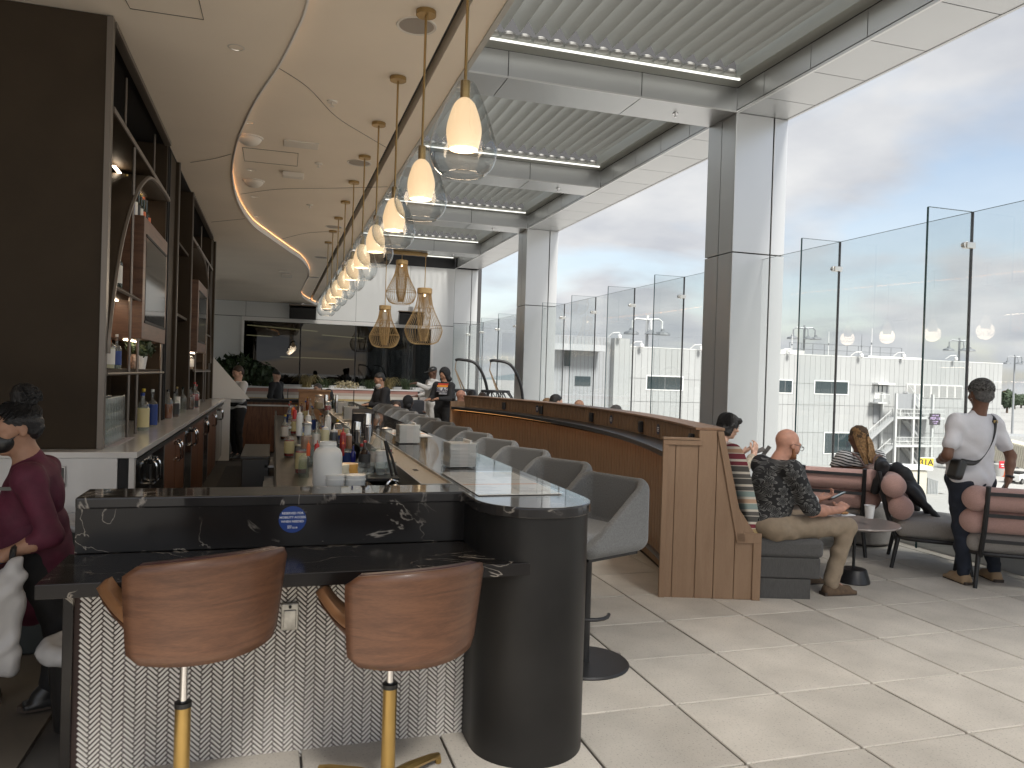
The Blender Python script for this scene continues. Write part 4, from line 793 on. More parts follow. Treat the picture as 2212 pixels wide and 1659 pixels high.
wd = thing('wood_host_box', 'light wooden box end standing on the far bar', 'box'); MB().box(.45, 1.0, 14.6, 14.9, .60, 1.24).build('body', wood('pale_wood', (.42, .24, .12), (.30, .16, .08), 2, (1, 1, 6), .5), wd, bevel=.005); MB().box(.43, 1.02, 14.58, 14.92, 1.242, 1.27).build('top', MATS['pale_wood'], wd)
wp = thing('white_partition', 'white slanted panel at the far end of the back counter', 'panel'); MB().xprism([(0, 0), (.62, 0), (.52, .12), (.02, .70), (0, .72)], (-1.02, 14.35, 1.09), (1, 0, 0), (0, 0, 1), (0, .03, 0)).build('panel', mat('panel_white', (.85, .85, .84), .4), wp); MB().box(-1.02, -.72, 14.35, 14.38, 0, 1.08).build('lower_panel', MATS['panel_white'], wp)
lc = thing('low_cabinet', 'dark low cabinet with clear plastic sheeting at the left', 'cabinet', (-1.25, 4.98, 0)); MB().box(-.35, .45, -.12, .22, 0, .68).build('body', mat('cabinet_dark', (.022, .028, .027), .45), lc, bevel=.005); sdf('plastic_sheet', [('b', (.05, .04, .70), (.38, .17, .03), None, .02), ('c', (-.2, .1, .73), (.3, -.02, .735), .02, .03)], lc, mat('clear_plastic', (.45, .46, .48), .15, spec=.7), h=.02, wr=.008, wrs=6)
bn = thing('trash_bin', 'black waste bin lined with a clear plastic bag', 'bin', (-.80, 3.86, 0)); MB().lathe([(.10, 0), (.13, .33), (.125, .33)], 20).build('bin', M_cap, bn, True); sdf('liner', [('c', (.13*math.cos(a*.4), .13*math.sin(a*.4), .36), (.13*math.cos((a+1)*.4), .13*math.sin((a+1)*.4), .35), .035, .04) for a in range(16)]+[('c', (0, 0, .34), (.02, .02, .40), .1, .05)], bn, mat('clear_liner', (.50, .50, .50), .2, spec=.7), h=.016, wr=.006)
pbg = thing('paper_bag', 'crumpled brown paper bag held up behind the worker in burgundy', 'bag', (-1.60, 4.62, 1.28)); sdf('bag', [('b', (0, 0, .11), (.17, .07, .14), rotm(.1, -.15, .2), .03)], pbg, mat('kraft', (.40, .27, .16), .8, var=.15, vscale=12), h=.014, wr=.012, wrs=5, k=.02); MB().tube([(-.12, -.07, .2), (0, -.09, .27), (.12, -.07, .24)], .012, 5).build('fold', MATS['kraft'], pbg)
# ================================================================== PENDANT LIGHTS OVER THE BAR
M_brass = mat('aged_brass', (.36, .25, .11), .38, .85, var=.08); M_shade = mat('opal_shade', (.62, .52, .40), .35, emit=(1.0, .68, .38), estr=.40)
M_pg = glassmat('pendant_glass', (.975, .98, .98), .0, 1.65, wavy=.35, edge=(.80, .82, .825))
XPD = .861; names = ['first', 'second', 'third', 'fourth', 'fifth', 'sixth', 'seventh', 'eighth', 'ninth', 'tenth']
pm = None
for k in range(10):
    Yp = 3.70+1.153*k; zb = 2.74
    lab = 'clear teardrop glass pendant with a glowing shade, %s from the front' % names[k]
    if pm is None:
        pm = thing('pendant_light', lab, 'pendant light', (XPD, Yp, 0), 0, 'teardrop pendants over the bar')
        MB().lathe([(.062, CEIL-.03), (.064, CEIL-.028), (.064, CEIL-.002), (0, CEIL-.002)], 24).build('canopy', M_brass, pm, True)
        MB().cyl((0, 0, zb+.33), (0, 0, CEIL-.02), .008, n=10).build('rod', M_brass, pm, True)
        MB().lathe([(.022, zb+.245), (.024, zb+.25), (.024, zb+.335), (.010, zb+.342)], 18).build('socket', M_brass, pm, True)
        sh = spline([(.022, 0, zb+.248), (.052, 0, zb+.215), (.080, 0, zb+.13), (.084, 0, zb+.07), (.070, 0, zb)], 5)
        MB().lathe([(p.x, p.z) for p in sh], 26, cap=False).build('shade', M_shade, pm, True, solid=.004)
        MB().lathe([(.0, zb+.005), (.016, zb+.01), (.020, zb+.03), (.012, zb+.055)], 14).build('bulb', emat('bulb', (1, .66, .34), 3.2), pm, True)
        gp = spline([(.026, 0, zb+.335), (.055, 0, zb+.31), (.11, 0, zb+.19), (.160, 0, zb+.04), (.163, 0, zb-.03), (.140, 0, zb-.09), (.100, 0, zb-.125)], 6)
        MB().lathe([(p.x, p.z) for p in gp], 40, cap=False).build('outer_glass', M_pg, pm, True, solid=.004)
        MB().lathe([(.096, zb-.128), (.10, zb-.124), (.104, zb-.128)], 40, cap=False).build('glass_rim', glassmat('rim_glass', (.75, .79, .79), .02, 1.6), pm, True)
        pass
    else: copytree(pm, loc=(XPD, Yp, 0), label=lab)
# rattan lanterns
M_rat = mat('rattan', (.45, .29, .12), .55, var=.15, vscale=20)
rc = thing('lantern_canopy', 'long rattan coloured ceiling plate carrying the three lanterns', 'lamp mount', (3.55, 23.45, 5.30)); MB().box(-.85, .88, -.10, .10, -.05, .06).build('plate', M_rat, rc, bevel=.05, seg=4); MB().box(-.7, .7, -.04, .04, .06, .08).build('bracket', M_brass, rc)
def lantern(x, z0, z1, dia, label, y=23.45):
    t = thing('rattan_lantern', label, 'lantern', (x, y, 0), 0, 'rattan lanterns'); h = z1-z0; r = dia/2
    MB().cyl((0, 0, z1), (0, 0, 5.26), .012, n=8).build('stem', M_rat, t)
    MB().lathe([(r*.38, z1-h*.10), (r*.40, z1-h*.095), (r*.40, z1-.01), (r*.37, z1)], 24).build('top_cap', M_rat, t, True)
    pr = spline([(r*.36, 0, z1-h*.10), (r*.45, 0, z1-h*.3), (r*.72, 0, z1-h*.52), (r*.98, 0, z1-h*.70), (r*.99, 0, z1-h*.80), (r*.80, 0, z1-h*.95), (r*.5, 0, z0)], 4)
    q = MB()
    for i in range(40):
        a = 2*math.pi*i/40; q.tube([(p.x*math.cos(a), p.x*math.sin(a), p.z) for p in pr[::2]], .006, 3)
    for zf in (.33, .70, 1.0):
        k = min(range(len(pr)), key=lambda i: abs(pr[i].z-(z1-h*zf))); q.tube([(pr[k].x*math.cos(a*.2618), pr[k].x*math.sin(a*.2618), pr[k].z) for a in range(24)], .007, 3, True)
    stuff(q.build('cane_cage', M_rat, t)); q = MB(); p2 = spline([(r*.26, 0, z1-h*.10), (r*.34, 0, z1-h*.4), (r*.33, 0, z1-h*.65), (r*.18, 0, z0+h*.05)], 4)
    for i in range(30):
        a = 2*math.pi*i/30; q.tube([(p.x*math.cos(a), p.x*math.sin(a), p.z) for p in p2[::2]], .006, 3)
    stuff(q.build('inner_cage', M_rat, t)); MB().lathe([(0, z1-h*.15), (.03, z1-h*.14), (.03, z1-h*.11)], 10).build('bulb', emat('lantern_bulb', (1, .8, .5), 4), t, True)
lantern(3.64, 3.74, 5.08, .92, 'upper rattan lantern of the three'); lantern(3.17, 2.40, 3.67, .90, 'lower left rattan lantern before the dark window'); lantern(4.37, 2.55, 4.27, 1.15, 'largest rattan lantern at the right')
# wall heaters
def heater(x, y, label, rot=0., dark=True):
    p = yp(x, y, 26.1) if dark else None
    t = thing('patio_heater', label, 'heater', p); MB().obox((0, 0, 0), (.42, 0, 0), (0, .12, .05), (0, -.07, .18)).build('housing', mat('heater_black', (.015, .015, .016), .4), t, bevel=.01); MB().box(-.44, .44, -.16, .14, .21, .24).build('shield', mat('heater_wood', (.22, .17, .13), .5), t); MB().box(-.06, .06, -.05, .30, .24, .40).build('bracket', M_steel, t); return t
heater(654, 675, 'black infrared heater above the left of the dark window'); heater(888, 688, 'black infrared heater behind the largest lantern')
hs = thing('patio_heater', 'grey angled heater mounted high on the left return wall', 'heater', (-1.90, 21.0, 3.25)); MB().obox((.12, 0, .1), (.05, 0, .16), (0, .4, 0), (.06, 0, -.03)).build('housing', M_steel, hs, bevel=.01); MB().obox((.2, 0, .3), (.12, 0, .03), (0, .42, 0), (-.005, 0, .015)).build('shield', M_bsteel, hs)
# ================================================================== BAR STOOLS
M_wal = wood('walnut_shell', (.165, .076, .040), (.088, .039, .022), 2.4, (1.5, 1.5, 11), .42, coat=.06, ring=14); M_lea = mat('burgundy_leather', (.055, .018, .026), .4, bump=.1, bscale=80); M_tan = mat('tan_leather', (.34, .17, .08), .45); M_gold = mat('gold_metal', (.46, .31, .11), .30, .9, var=.06)
def _pl(k, Y):
    l_ = bpy.data.lights.new('pendant_glow', 'POINT'); l_.energy = 4.2; l_.color = (1, .77, .54); l_.shadow_soft_size = .15; o = bpy.data.objects.new('pendant_glow', l_); COL.objects.link(o); o.location = (XPD, Y, 2.70)
for k in range(10): _pl(k, 3.70+1.153*k)
def shell_stool(loc, rz, label, dz=0.):
    t = thing('shell_bar_stool', label, 'bar stool', loc, rz, 'walnut shell stools at the bar front')
    def back(u, v, off=0.):                 # u -1..1 around, v 0..1 up
        round_ = 1-.15*max(0, abs(2*v-1)-.74)**2/.0676
        a = u*R(50)*round_; rr = .312+.036*v+off; zz = dz+.685+.345*v*(1-.05*u*u)+.012*u*u*(1-v)
        return Vector((rr*math.sin(a)*.98, -rr*math.cos(a)+.02, zz))
    def pan(u, v, off=0.):                  # u across, v 0 back .. 1 front
        y_ = -.262+.46*v; w_ = min(math.sqrt(max(.281**2-y_*y_, .002)), .236)/1.05; z = dz+.705+.125*abs(u)**3.0-.02*math.sin(v*3.14)+.03*v*v+off
        if v < .25: z += .02*(1-v/.25)**2
        return Vector((u*w_*1.05, y_, z))
    G = lambda f, off, nu=18, nv=10: [[f(-1+2*i/nu, j/nv, off) for i in range(nu+1)] for j in range(nv+1)]
    MB().grid(G(back, .012)).build('back_shell', M_wal, t, True, solid=.012, bevel=0); MB().grid(G(back, -.012)).build('back_pad', M_lea, t, True, solid=.034)
    MB().grid(G(pan, -.012)).build('seat_shell', M_wal, t, True, solid=.012); MB().grid(G(pan, .016)).build('seat_pad', M_tan, t, True, solid=.03)
    MB().cyl((0, 0, .44), (0, 0, .69+dz), .0135, n=14).build('piston', MATS['mirror_steel'], t, True); MB().lathe([(.029, .435), (.029, .452), (.018, .455)], 16).build('collar', M_cap, t, True)
    MB().lathe([(.027, .05), (.027, .435)], 20).build('pole', M_gold, t, True); MB().lathe([(.09, .672+dz), (.09, .688+dz), (.02, .69+dz)], 16).build('seat_plate', M_bsteel, t)
    for k in range(4):
        a = k*math.pi/2+.5; d = Vector((math.cos(a), math.sin(a), 0)); MB().tube([d*.01+Vector((0, 0, .085)), d*.14+Vector((0, 0, .075)), d*.28+Vector((0, 0, .05)), d*.335+Vector((0, 0, .035)), d*.345+Vector((0, 0, .005))], .017, 8, rads=[.024, .02, .016, .015, .014]).build('foot', M_gold, t, True)
    return t
shell_stool((-.275, 2.90, 0), R(25), 'walnut shell bar stool on the left, before the tiled bar front'); shell_stool((.452, 2.90, 0), R(15), 'walnut shell bar stool on the right, nearer the rounded bar end', -.07)
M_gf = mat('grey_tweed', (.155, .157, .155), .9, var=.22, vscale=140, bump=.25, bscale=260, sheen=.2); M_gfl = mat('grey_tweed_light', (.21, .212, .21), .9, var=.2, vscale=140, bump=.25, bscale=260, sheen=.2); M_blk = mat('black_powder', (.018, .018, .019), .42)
gs = None
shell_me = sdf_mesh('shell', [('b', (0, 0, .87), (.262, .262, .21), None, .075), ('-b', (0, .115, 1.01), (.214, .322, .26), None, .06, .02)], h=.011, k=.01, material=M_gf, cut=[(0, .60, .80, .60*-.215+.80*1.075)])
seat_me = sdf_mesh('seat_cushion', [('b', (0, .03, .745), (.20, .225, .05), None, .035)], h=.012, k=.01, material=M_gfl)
for k in range(13):
    lab = 'grey upholstered bar stool, %s from the rounded bar end' % (names+['eleventh', 'twelfth', 'thirteenth'])[k]
    t = thing('grey_bar_stool', lab, 'bar stool', (1.74, 4.05+.81*k, 0), R(116)+random.uniform(-.06, .06), 'grey stools along the bar')
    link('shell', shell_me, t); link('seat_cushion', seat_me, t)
    if gs is None:
        gs = [MB().box(-.20, .20, -.2, .2, .645, .662).mesh('seat_plate', M_blk), MB().lathe([(.028, .012), (.028, .60), (.05, .645)], 18).mesh('pole', M_blk, True), MB().lathe([(.255, 0), (.258, .008), (.25, .016), (.0, .019)], 40).mesh('base_disc', M_blk, True), MB().tube([(.155*math.cos(a), .02+.13*math.sin(a), .30) for a in [i*math.pi/9 for i in range(-2, 12)]], .011, 8).mesh('foot_ring', M_blk, True), MB().box(-.04, .0, -.272, -.25, -.004, .012).mesh('floor_clip', M_steel)]
    for me in gs: link(me.name.split('.')[0], me, t)
# ================================================================== CURVED BANQUETTE
ACX, ACY, AR, AT = -8.81, 8.87, 12.2, R(17.5)
def ap(r_, a, z=0.): return Vector((ACX+r_*math.cos(a), ACY+r_*math.sin(a), z))
M_deck = wood('composite_wood', (.30, .195, .12), (.245, .152, .09), 1.5, (6, 6, .8), .6, ring=20)
M_dback = mat('joint_dark', (.018, .012, .009), .9)
def arcslab(r0, r1, z0, z1, a0=-AT, a1=AT, n=44, sz=None):
    q = MB(); P = []
    for i in range(n+1):
        a = a0+(a1-a0)*i/n; P.append([ap(r0, a, z0), ap(r1, a, z0), ap(r1, a, z1), ap(r0, a, z1)])
    v = [p for row in P for p in row]; f = []
    for i in range(n):
        for k in range(4): f.append((i*4+k, i*4+(k+1) % 4, i*4+4+(k+1) % 4, i*4+4+k))
    f += [(3, 2, 1, 0), (n*4, n*4+1, n*4+2, n*4+3)]; return q.add(v, f)
bq = thing('curved_banquette', 'long curved wood slat banquette wall with black ledge and bench', 'banquette')
arcslab(AR+.20, AR+.30, .0, 1.0).build('lower_core', M_dback, bq); arcslab(AR+.29, AR+.45, .95, 1.268).build('upper_core', M_dback, bq)
nb = 86; bw = 2*AT*(AR+.18)/nb
bl_me = MB().box(-.013, .013, -bw/2+.0065, bw/2-.0065, .045, 1.01).mesh('board', M_deck); bu_me = MB().box(-.010, .010, -bw/2+.0065, bw/2-.0065, 1.10, 1.266).mesh('board', M_deck)
for i in range(nb):
    a = -AT+2*AT*(i+.5)/nb
    for me, r_ in ((bl_me, AR+.185), (bu_me, AR+.278)):
        o = link('board', me, bq, loc=ap(r_, a)); o.rotation_euler = (0, 0, a)
arcslab(AR, AR+.29, 1.055, 1.10).build('ledge', mat('black_ledge', (.016, .016, .017), .28), bq, bevel=.004)
arcslab(AR+.245, AR+.465, 1.269, 1.290).build('cap_rail', wood('cap_wood', (.27, .155, .085), (.20, .11, .06), 1.5, (6, 6, 6), .45), bq, bevel=.003)
arcslab(AR+.06, AR+.085, 1.046, 1.054, -AT+.003, AT-.003).build('ledge_light', emat('ledge_glow', (1.0, .45, .14), .9), bq)
for k, r_ in ((0, AR+.10),): MB().tube([ap(r_, -AT+2*AT*i/40, .19) for i in range(41)], .02, 8).build('foot_rail', M_bsteel, bq, True)
for i in range(7): p = ap(AR+.10, -AT+.02+(2*AT-.04)*i/6); MB().lathe([(.03, 0), (.03, .006), (.008, .008), (.008, .18)], 10, p).build('rail_post', M_blk, bq)
# end panels made of wide boards
def end_panel(a, s):
    u = (ap(1, a)-ap(0, a)); v_ = Vector((0, 0, 1)); nn = Vector((-u.y, u.x, 0))*s; O = ap(AR-.005, a)
    def bd(x0, x1, zt0, zt1, off=0., th=.022, zb0=.0, zb1=None, name='board'):
        zb1 = zb0 if zb1 is None else zb1
        MB().xprism([(x0+.002, zb0), (x1-.002, zb1), (x1-.002, zt1), (x0+.002, zt0)], O+nn*off, u, v_, nn*th).build(name, M_deck, bq, bevel=.002, seg=1)
    def top(x): return 1.19 if x < .27 else (1.268 if x < .452 else 1.268-(x-.452)/(.632-.452)*(1.268-.44))
    xs = [0, .098, .258, .41, .565]
    bd(0, .098, 1.19, 1.19); bd(.098, .27, 1.19, 1.19); bd(.27, .41, 1.268, 1.268); bd(.41, .565, 1.268, .75); bd(.565, .76, .72, .44)
    bd(.0, .30, 1.192, 1.192, .023, .012, 1.155, name='trim'); bd(.0, .045, 1.155, 1.155, .023, .012, .0, name='trim')
    MB().xprism([(.405, 1.266), (.452, 1.266), (.645, .44), (.575, .44)], O+nn*.023, u, v_, nn*.014).build('sloping_trim', M_deck, bq, bevel=.002, seg=1)
    bd(.575, .765, .505, .505, .023, .014, .43, name='trim'); bd(.70, .765, .43, .43, .023, .014, .0, name='trim')
    MB().xprism([(.0, 1.195), (.27, 1.195), (.27, 1.21), (.0, 1.21)], O-nn*.02, u, v_, nn*.06).build('step_cap', M_deck, bq)
end_panel(-AT, -1)
def simple_end():
    a = AT; u = ap(1, a)-ap(0, a); nn = Vector((-u.y, u.x, 0)); O = ap(AR-.005, a)
    for x0, x1, zt in ((0, .1, 1.19), (.1, .27, 1.19), (.27, .45, 1.268), (.45, .6, .8)): MB().xprism([(x0, 0), (x1-.003, 0), (x1-.003, zt), (x0, zt)], O-nn*.03, u, Vector((0, 0, 1)), nn*.03).build('board', M_deck, bq)
simple_end()
# woven patterned back cushion and bench
mw = mat('woven_rows', (.7, .64, .55), .9); t_, n_, l_, b_ = nodes(mw)
uv = n_.new('ShaderNodeTexCoord'); sp_ = n_.new('ShaderNodeSeparateXYZ'); l_.new(uv.outputs['UV'], sp_.inputs[0])
def mth(op, a, b=None, c=None):
    q = n_.new('ShaderNodeMath'); q.operation = op
    for i, v_ in enumerate((a, b, c)):
        if v_ is None: continue
        if hasattr(v_, 'is_linked') or hasattr(v_, 'links'): l_.new(v_, q.inputs[i])
        else: q.inputs[i].default_value = v_
    return q.outputs[0]
rv = mth('MULTIPLY', sp_.outputs['Y'], 21.); row = mth('FLOOR', rv); fr_ = mth('FRACT', rv)
sk_ = mth('MULTIPLY_ADD', mth('MULTIPLY', fr_, mth('SUBTRACT', mth('MULTIPLY', mth('MODULO', row, 2.), 1.2), .2)), .5, mth('MULTIPLY', sp_.outputs['X'], 20.))
dash = mth('GREATER_THAN', mth('FRACT', sk_), .5); band = mth('GREATER_THAN', fr_, .12); msk = mth('MULTIPLY', dash, band)
wn = n_.new('ShaderNodeTexWhiteNoise'); wn.noise_dimensions = '1D'; l_.new(row, wn.inputs['W']); rp = n_.new('ShaderNodeValToRGB'); rp.color_ramp.interpolation = 'CONSTANT'
cols = [(.09, .085, .075), (.48, .30, .19), (.20, .03, .045), (.28, .36, .33), (.42, .30, .14), (.12, .11, .10), (.55, .36, .24)]
while len(rp.color_ramp.elements) < len(cols): rp.color_ramp.elements.new(.5)
for i, c in enumerate(cols): rp.color_ramp.elements[i].position = i/len(cols); rp.color_ramp.elements[i].color = (*c, 1)
l_.new(wn.outputs['Value'], rp.inputs[0]); mxw = n_.new('ShaderNodeMix'); mxw.data_type = 'RGBA'; l_.new(msk, mxw.inputs[0]); mxw.inputs[6].default_value = (.66, .60, .50, 1); l_.new(rp.outputs[0], mxw.inputs[7]); l_.new(mxw.outputs[2], b_.inputs['Base Color'])
prf = [(.44, .44), (.475, .455), (.62, .458), (.755, .458), (.785, .50), (.772, .58), (.715, .82), (.66, 1.02), (.625, 1.11), (.575, 1.165), (.50, 1.16), (.44, 1.10)]
prf = [(p.x, p.z) for p in spline([(x+.0, 0, z) for x, z in prf], 3)]
ncs = 5
for c in range(ncs):
    a0 = -AT+.004+(2*AT-.008)*c/ncs; a1 = -AT+.004+(2*AT-.008)*(c+1)/ncs-.0009; na = 14; q = MB()
    q.grid([[ap(AR+x, a0+(a1-a0)*i/na, z) for x, z in prf] for i in range(na+1)]); me = q.mesh('back_cushion', mw, True); ul = me.uv_layers.new(); co = [v.co.copy() for v in me.vertices]; np_ = len(prf)
    for lp in me.loops: i, j = divmod(lp.vertex_index, np_); ul.data[lp.index].uv = ((a0+(a1-a0)*i/na)*13, prf[j][1] if j > 6 else prf[j][1]-.1*(6-j)/6)
    b = bmesh.new(); b.from_mesh(me); bmesh.ops.holes_fill(b, edges=b.edges); b.to_mesh(me); b.free()
    link('back_cushion', me, bq)
M_ben = mat('bench_fabric', (.095, .093, .09), .9, var=.15, vscale=90, bump=.25, bscale=240, sheen=.15)
M_ben2 = mat('bench_fabric_lower', (.088, .086, .083), .9, var=.15, vscale=60, bump=.2, bscale=200, stretch=(3, 3, .4))
arcslab(AR+.50, AR+1.26, .315, .455, -AT+.002, AT-.01, 50).build('bench_seat', M_ben, bq, True, bevel=.035, seg=4); arcslab(AR+.77, AR+1.24, .155, .3145, -AT+.003, AT-.01, 50).build('bench_apron', M_ben2, bq, bevel=.012); arcslab(AR+.77, AR+1.165, .0, .152, -AT+.003, AT-.01, 50).build('bench_plinth', M_ben2, bq)
# outlets and round seat stickers on the upper boards
for k, (x, y) in enumerate(((135, 652), (432, 680), (653, 700), (952, 745), (1247, 800), (1550, 862))):
    h_ = lambda x, y: ((1700+x*1200/1810)/1.8228, (1150+y*1200/1810)/1.8228)
    d = fw+rt*((h_(x, y)[0]-1106)/1658)-up*((h_(x, y)[1]-829.5)/1658)
    # meet the arc of the upper boards
    best = min((abs((Vector((0, 0, H))+d*s_-Vector((ACX, ACY, (Vector((0, 0, H))+d*s_).z))).length-(AR+.262)), s_) for s_ in np.arange(3.0, 14.5, .01)); p = Vector((0, 0, H))+d*float(best[1]); a = math.atan2(p.y-ACY, p.x-ACX)
    o = thing('ledge_outlet', ['black outlet box on the banquette ledge, farthest', 'black outlet box on the ledge, second farthest', 'black outlet box on the ledge, third farthest', 'black outlet box on the ledge, left of the middle sticker', 'black outlet box on the ledge, right of the middle sticker', 'black outlet box on the ledge nearest the end panel'][k], 'outlet', ap(AR+.266, a, 1.175), a, 'outlets on the ledge wall'); MB().box(-.03, 0, -.04, .04, -.055, .055).build('box', M_blk, o, bevel=.006); MB().box(-.036, -.03, -.03, .03, -.04, .04).build('cover', M_cap, o, bevel=.003)
for k, a in enumerate((R(6.5), R(-4.6), R(-11.6))):
    o = thing('round_sticker', ['blue round sticker on the ledge wall, farthest', 'blue round sticker on the middle of the ledge wall', 'blue round sticker on the ledge wall nearest the viewer'][k], 'sticker', ap(AR+.2655, a, 1.185), a); MB().lathe([(.05, 0), (.05, .001)], 28, axis=(-1, 0, 0)).build('disc', mat('sticker_navy', (.012, .03, .09), .4), o)
    for j in range(3): MB().box(-.002, -.001, -.03, .03, .012-.016*j, .02-.016*j).build('lettering', M_ink, o)
# ================================================================== LOUNGE CHAIRS, TABLE
M_pink = mat('rose_bolster', (.50, .31, .27), .88, var=.10, vscale=120, bump=.15, bscale=260, sheen=.2); M_taupe = mat('taupe_seat', (.31, .285, .26), .9, var=.12, vscale=120, bump=.15, bscale=240, sheen=.15)
seat_l = sdf_mesh('seat_cushion', [('b', (0, .02, .37), (.37, .34, .085), None, .08), ('e', (0, .04, .40), (.33, .30, .09))], h=.014, k=.03, material=M_taupe)
bol = lambda z, y, ry, rz_: sdf_mesh('bolster', [('c', (-.33, y, z), (.33, y, z), ry, ry), ('e', (.33, y, z), (.09, ry*1.0, rz_)), ('e', (-.33, y, z), (.09, ry, rz_))], h=.014, k=.03, material=M_pink)
bo1, bo2 = bol(.555, -.28, .098, .105), bol(.745, -.345, .098, .10)
fr_me = [('seat_rail', MB().tube([Vector((.37*math.copysign(abs(math.cos(a))**.5, math.cos(a)), .02+.34*math.copysign(abs(math.sin(a))**.5, math.sin(a)), .285)) for a in [2*math.pi*i/40 for i in range(40)]], .018, 8, True).mesh('seat_rail', M_blk, True))]
for s in (-1, 1):
    fr_me.append(('back_post', MB().tube([(s*.27, -.30, .26), (s*.27, -.375, .45), (s*.27, -.42, .62), (s*.27, -.465, .86)], .02, 8, rads=[.021, .021, .02, .019]).mesh('back_post', M_blk, True)))
    fr_me.append(('leg', MB().cyl((s*.31, .29, 0), (s*.285, .25, .29), .0165, .021, 10).mesh('leg', M_blk, True))); fr_me.append(('leg', MB().cyl((s*.31, -.34, 0), (s*.28, -.29, .29), .0165, .021, 10).mesh('leg', M_blk, True)))
for z, y in ((.62, -.425), (.40, -.36), (.80, -.455)): fr_me.append(('back_slat', MB().box(-.27, .27, y-.008, y+.008, z-.014, z+.014).mesh('back_slat', M_blk)))
def lounge(x, y, rz, label):
    t = thing('lounge_chair', label, 'chair', (x, y, 0), rz, 'rose bolster lounge chairs')
    link('seat_cushion', seat_l, t); link('bolster', bo1, t); link('bolster', bo2, t)
    for n, me in fr_me: link(n, me, t)
    return t
lounge(5.42, 6.45, R(-38), 'lounge chair with rose bolsters behind the round table, under the woman in stripes'); lounge(5.86, 5.62, R(-131), 'lounge chair with rose bolsters and a jacket hung over its back'); lounge(6.02, 5.02-.02, R(-34), 'lounge chair with rose bolsters cut off by the right edge')
tb = thing('round_table', 'small round table with thin black stem and conical foot', 'table', (4.68, 5.27, 0))
MB().lathe([(.345, .487), (.35, .495), (.345, .503), (0, .5035)], 44).build('top', mat('table_top', (.30, .26, .235), .18), tb, True); MB().lathe([(.28, .468), (.335, .486)], 36).build('under_ring', M_blk, tb, True); MB().cyl((0, 0, .1), (0, 0, .47), .0125, n=12).build('stem', M_blk, tb, True); MB().lathe([(.132, 0), (.135, .006), (.105, .105), (.10, .11), (0, .112)], 36).build('foot', mat('cast_black', (.02, .02, .021), .35), tb, True)
cu = thing('paper_cup', 'white paper cup on the round table', 'cup', yp(1878, 1119, 5.12)); MB().lathe([(.030, 0), (.040, .100), (.042, .101), (.042, .105), (.038, .104), (.029, .004)], 24).build('cup', capw, cu, True); MB().lathe([(.0, .085), (.036, .085)], 20, cap=False).build('coffee', brown, cu)
pl = thing('plate', 'square white plate with a biscuit on the round table', 'plate', yp(1822, 1112, 5.10)); MB().box(-.07, .07, -.06, .06, 0, .008).build('dish', capw, pl, bevel=.004); sdf('biscuit', [('e', (0, 0, .018), (.04, .035, .013))], pl, mat('biscuit', (.38, .20, .08), .8, var=.3, vscale=60), h=.004)
# jacket over the second chair
jk = thing('jacket', 'black and pale grey jacket draped over a lounge chair back', 'jacket', (5.86, 5.62, 0), R(-131))
sdf('shell', [('c', (-.2, -.50, .60), (-.2, -.44, .90), .035, .04), ('c', (-.2, -.43, .90), (.12, -.42, .90), .045, .045), ('c', (-.2, -.28, .86), (-.15, -.12, .50), .05, .035), ('c', (.0, -.25, .84), (.05, -.02, .46), .06, .03), ('c', (-.05, -.30, .86), (.02, -.12, .62), .07, .06), ('c', (.12, -.43, .90), (.12, -.49, .66), .04, .04), ('c', (.1, -.2, .70), (.16, .05, .46), .05, .02)], jk, mat('jacket_black', (.013, .013, .015), .6), h=.014, wr=.007, k=.05)
sdf('lining', [('c', (-.28, -.44, .86), (-.30, -.47, .62), .045, .05), ('c', (-.30, -.30, .80), (-.26, -.18, .55), .04, .03), ('c', (-.28, -.42, .87), (-.26, -.24, .82), .045, .045)], jk, mat('jacket_grey', (.42, .42, .43), .85), h=.014, wr=.006, k=.05)
# ================================================================== FAR TERRACE FURNITURE
# striped planter bench below the dark window
ms_ = mat('planter_stripes', (.6, .5, .4), .8); t_, n_, l_, b_ = nodes(ms_)
tc_ = n_.new('ShaderNodeTexCoord'); sx_ = n_.new('ShaderNodeSeparateXYZ'); l_.new(tc_.outputs['Object'], sx_.inputs[0]); mr_ = n_.new('ShaderNodeMapRange'); mr_.inputs['From Min'].default_value = .35; mr_.inputs['From Max'].default_value = 1.12; l_.new(sx_.outputs['Z'], mr_.inputs['Value'])
rp = n_.new('ShaderNodeValToRGB'); rp.color_ramp.interpolation = 'CONSTANT'; st_ = [(0, (.55, .38, .14)), (.10, (.62, .58, .50)), (.18, (.5, .35, .14)), (.26, (.40, .42, .43)), (.36, (.62, .58, .50)), (.48, (.55, .40, .18)), (.56, (.66, .62, .55)), (.68, (.50, .42, .36)), (.80, (.42, .22, .18)), (.93, (.60, .45, .38))]
while len(rp.color_ramp.elements) < len(st_): rp.color_ramp.elements.new(.5)
for i, (p_, c) in enumerate(st_): rp.color_ramp.elements[i].position = p_; rp.color_ramp.elements[i].color = (*c, 1)
l_.new(mr_.outputs[0], rp.inputs[0]); l_.new(rp.outputs[0], b_.inputs['Base Color'])
pt = thing('planter_bench', 'striped planter bench below the dark window', 'planter')
xs_ = [-1.5, .4, 2.36, 4.36]
for a, b in zip(xs_[:-1], xs_[1:]): MB().box(a+.01, b-.01, 24.0, 24.7, .35, 1.07).build('striped_back', ms_, pt, bevel=.02)
MB().box(-1.55, 4.40, 23.98, 24.75, 1.072, 1.11).build('rim', M_white, pt); MB().box(4.40, 5.0, 23.98, 24.75, 0, 1.07).build('end_block', mat('planter_grey', (.36, .33, .31), .7), pt); MB().box(-1.5, 4.4, 23.4, 23.98, 0, .45).build('seat', mat('seat_grey', (.2, .2, .2), .9), pt, bevel=.03)
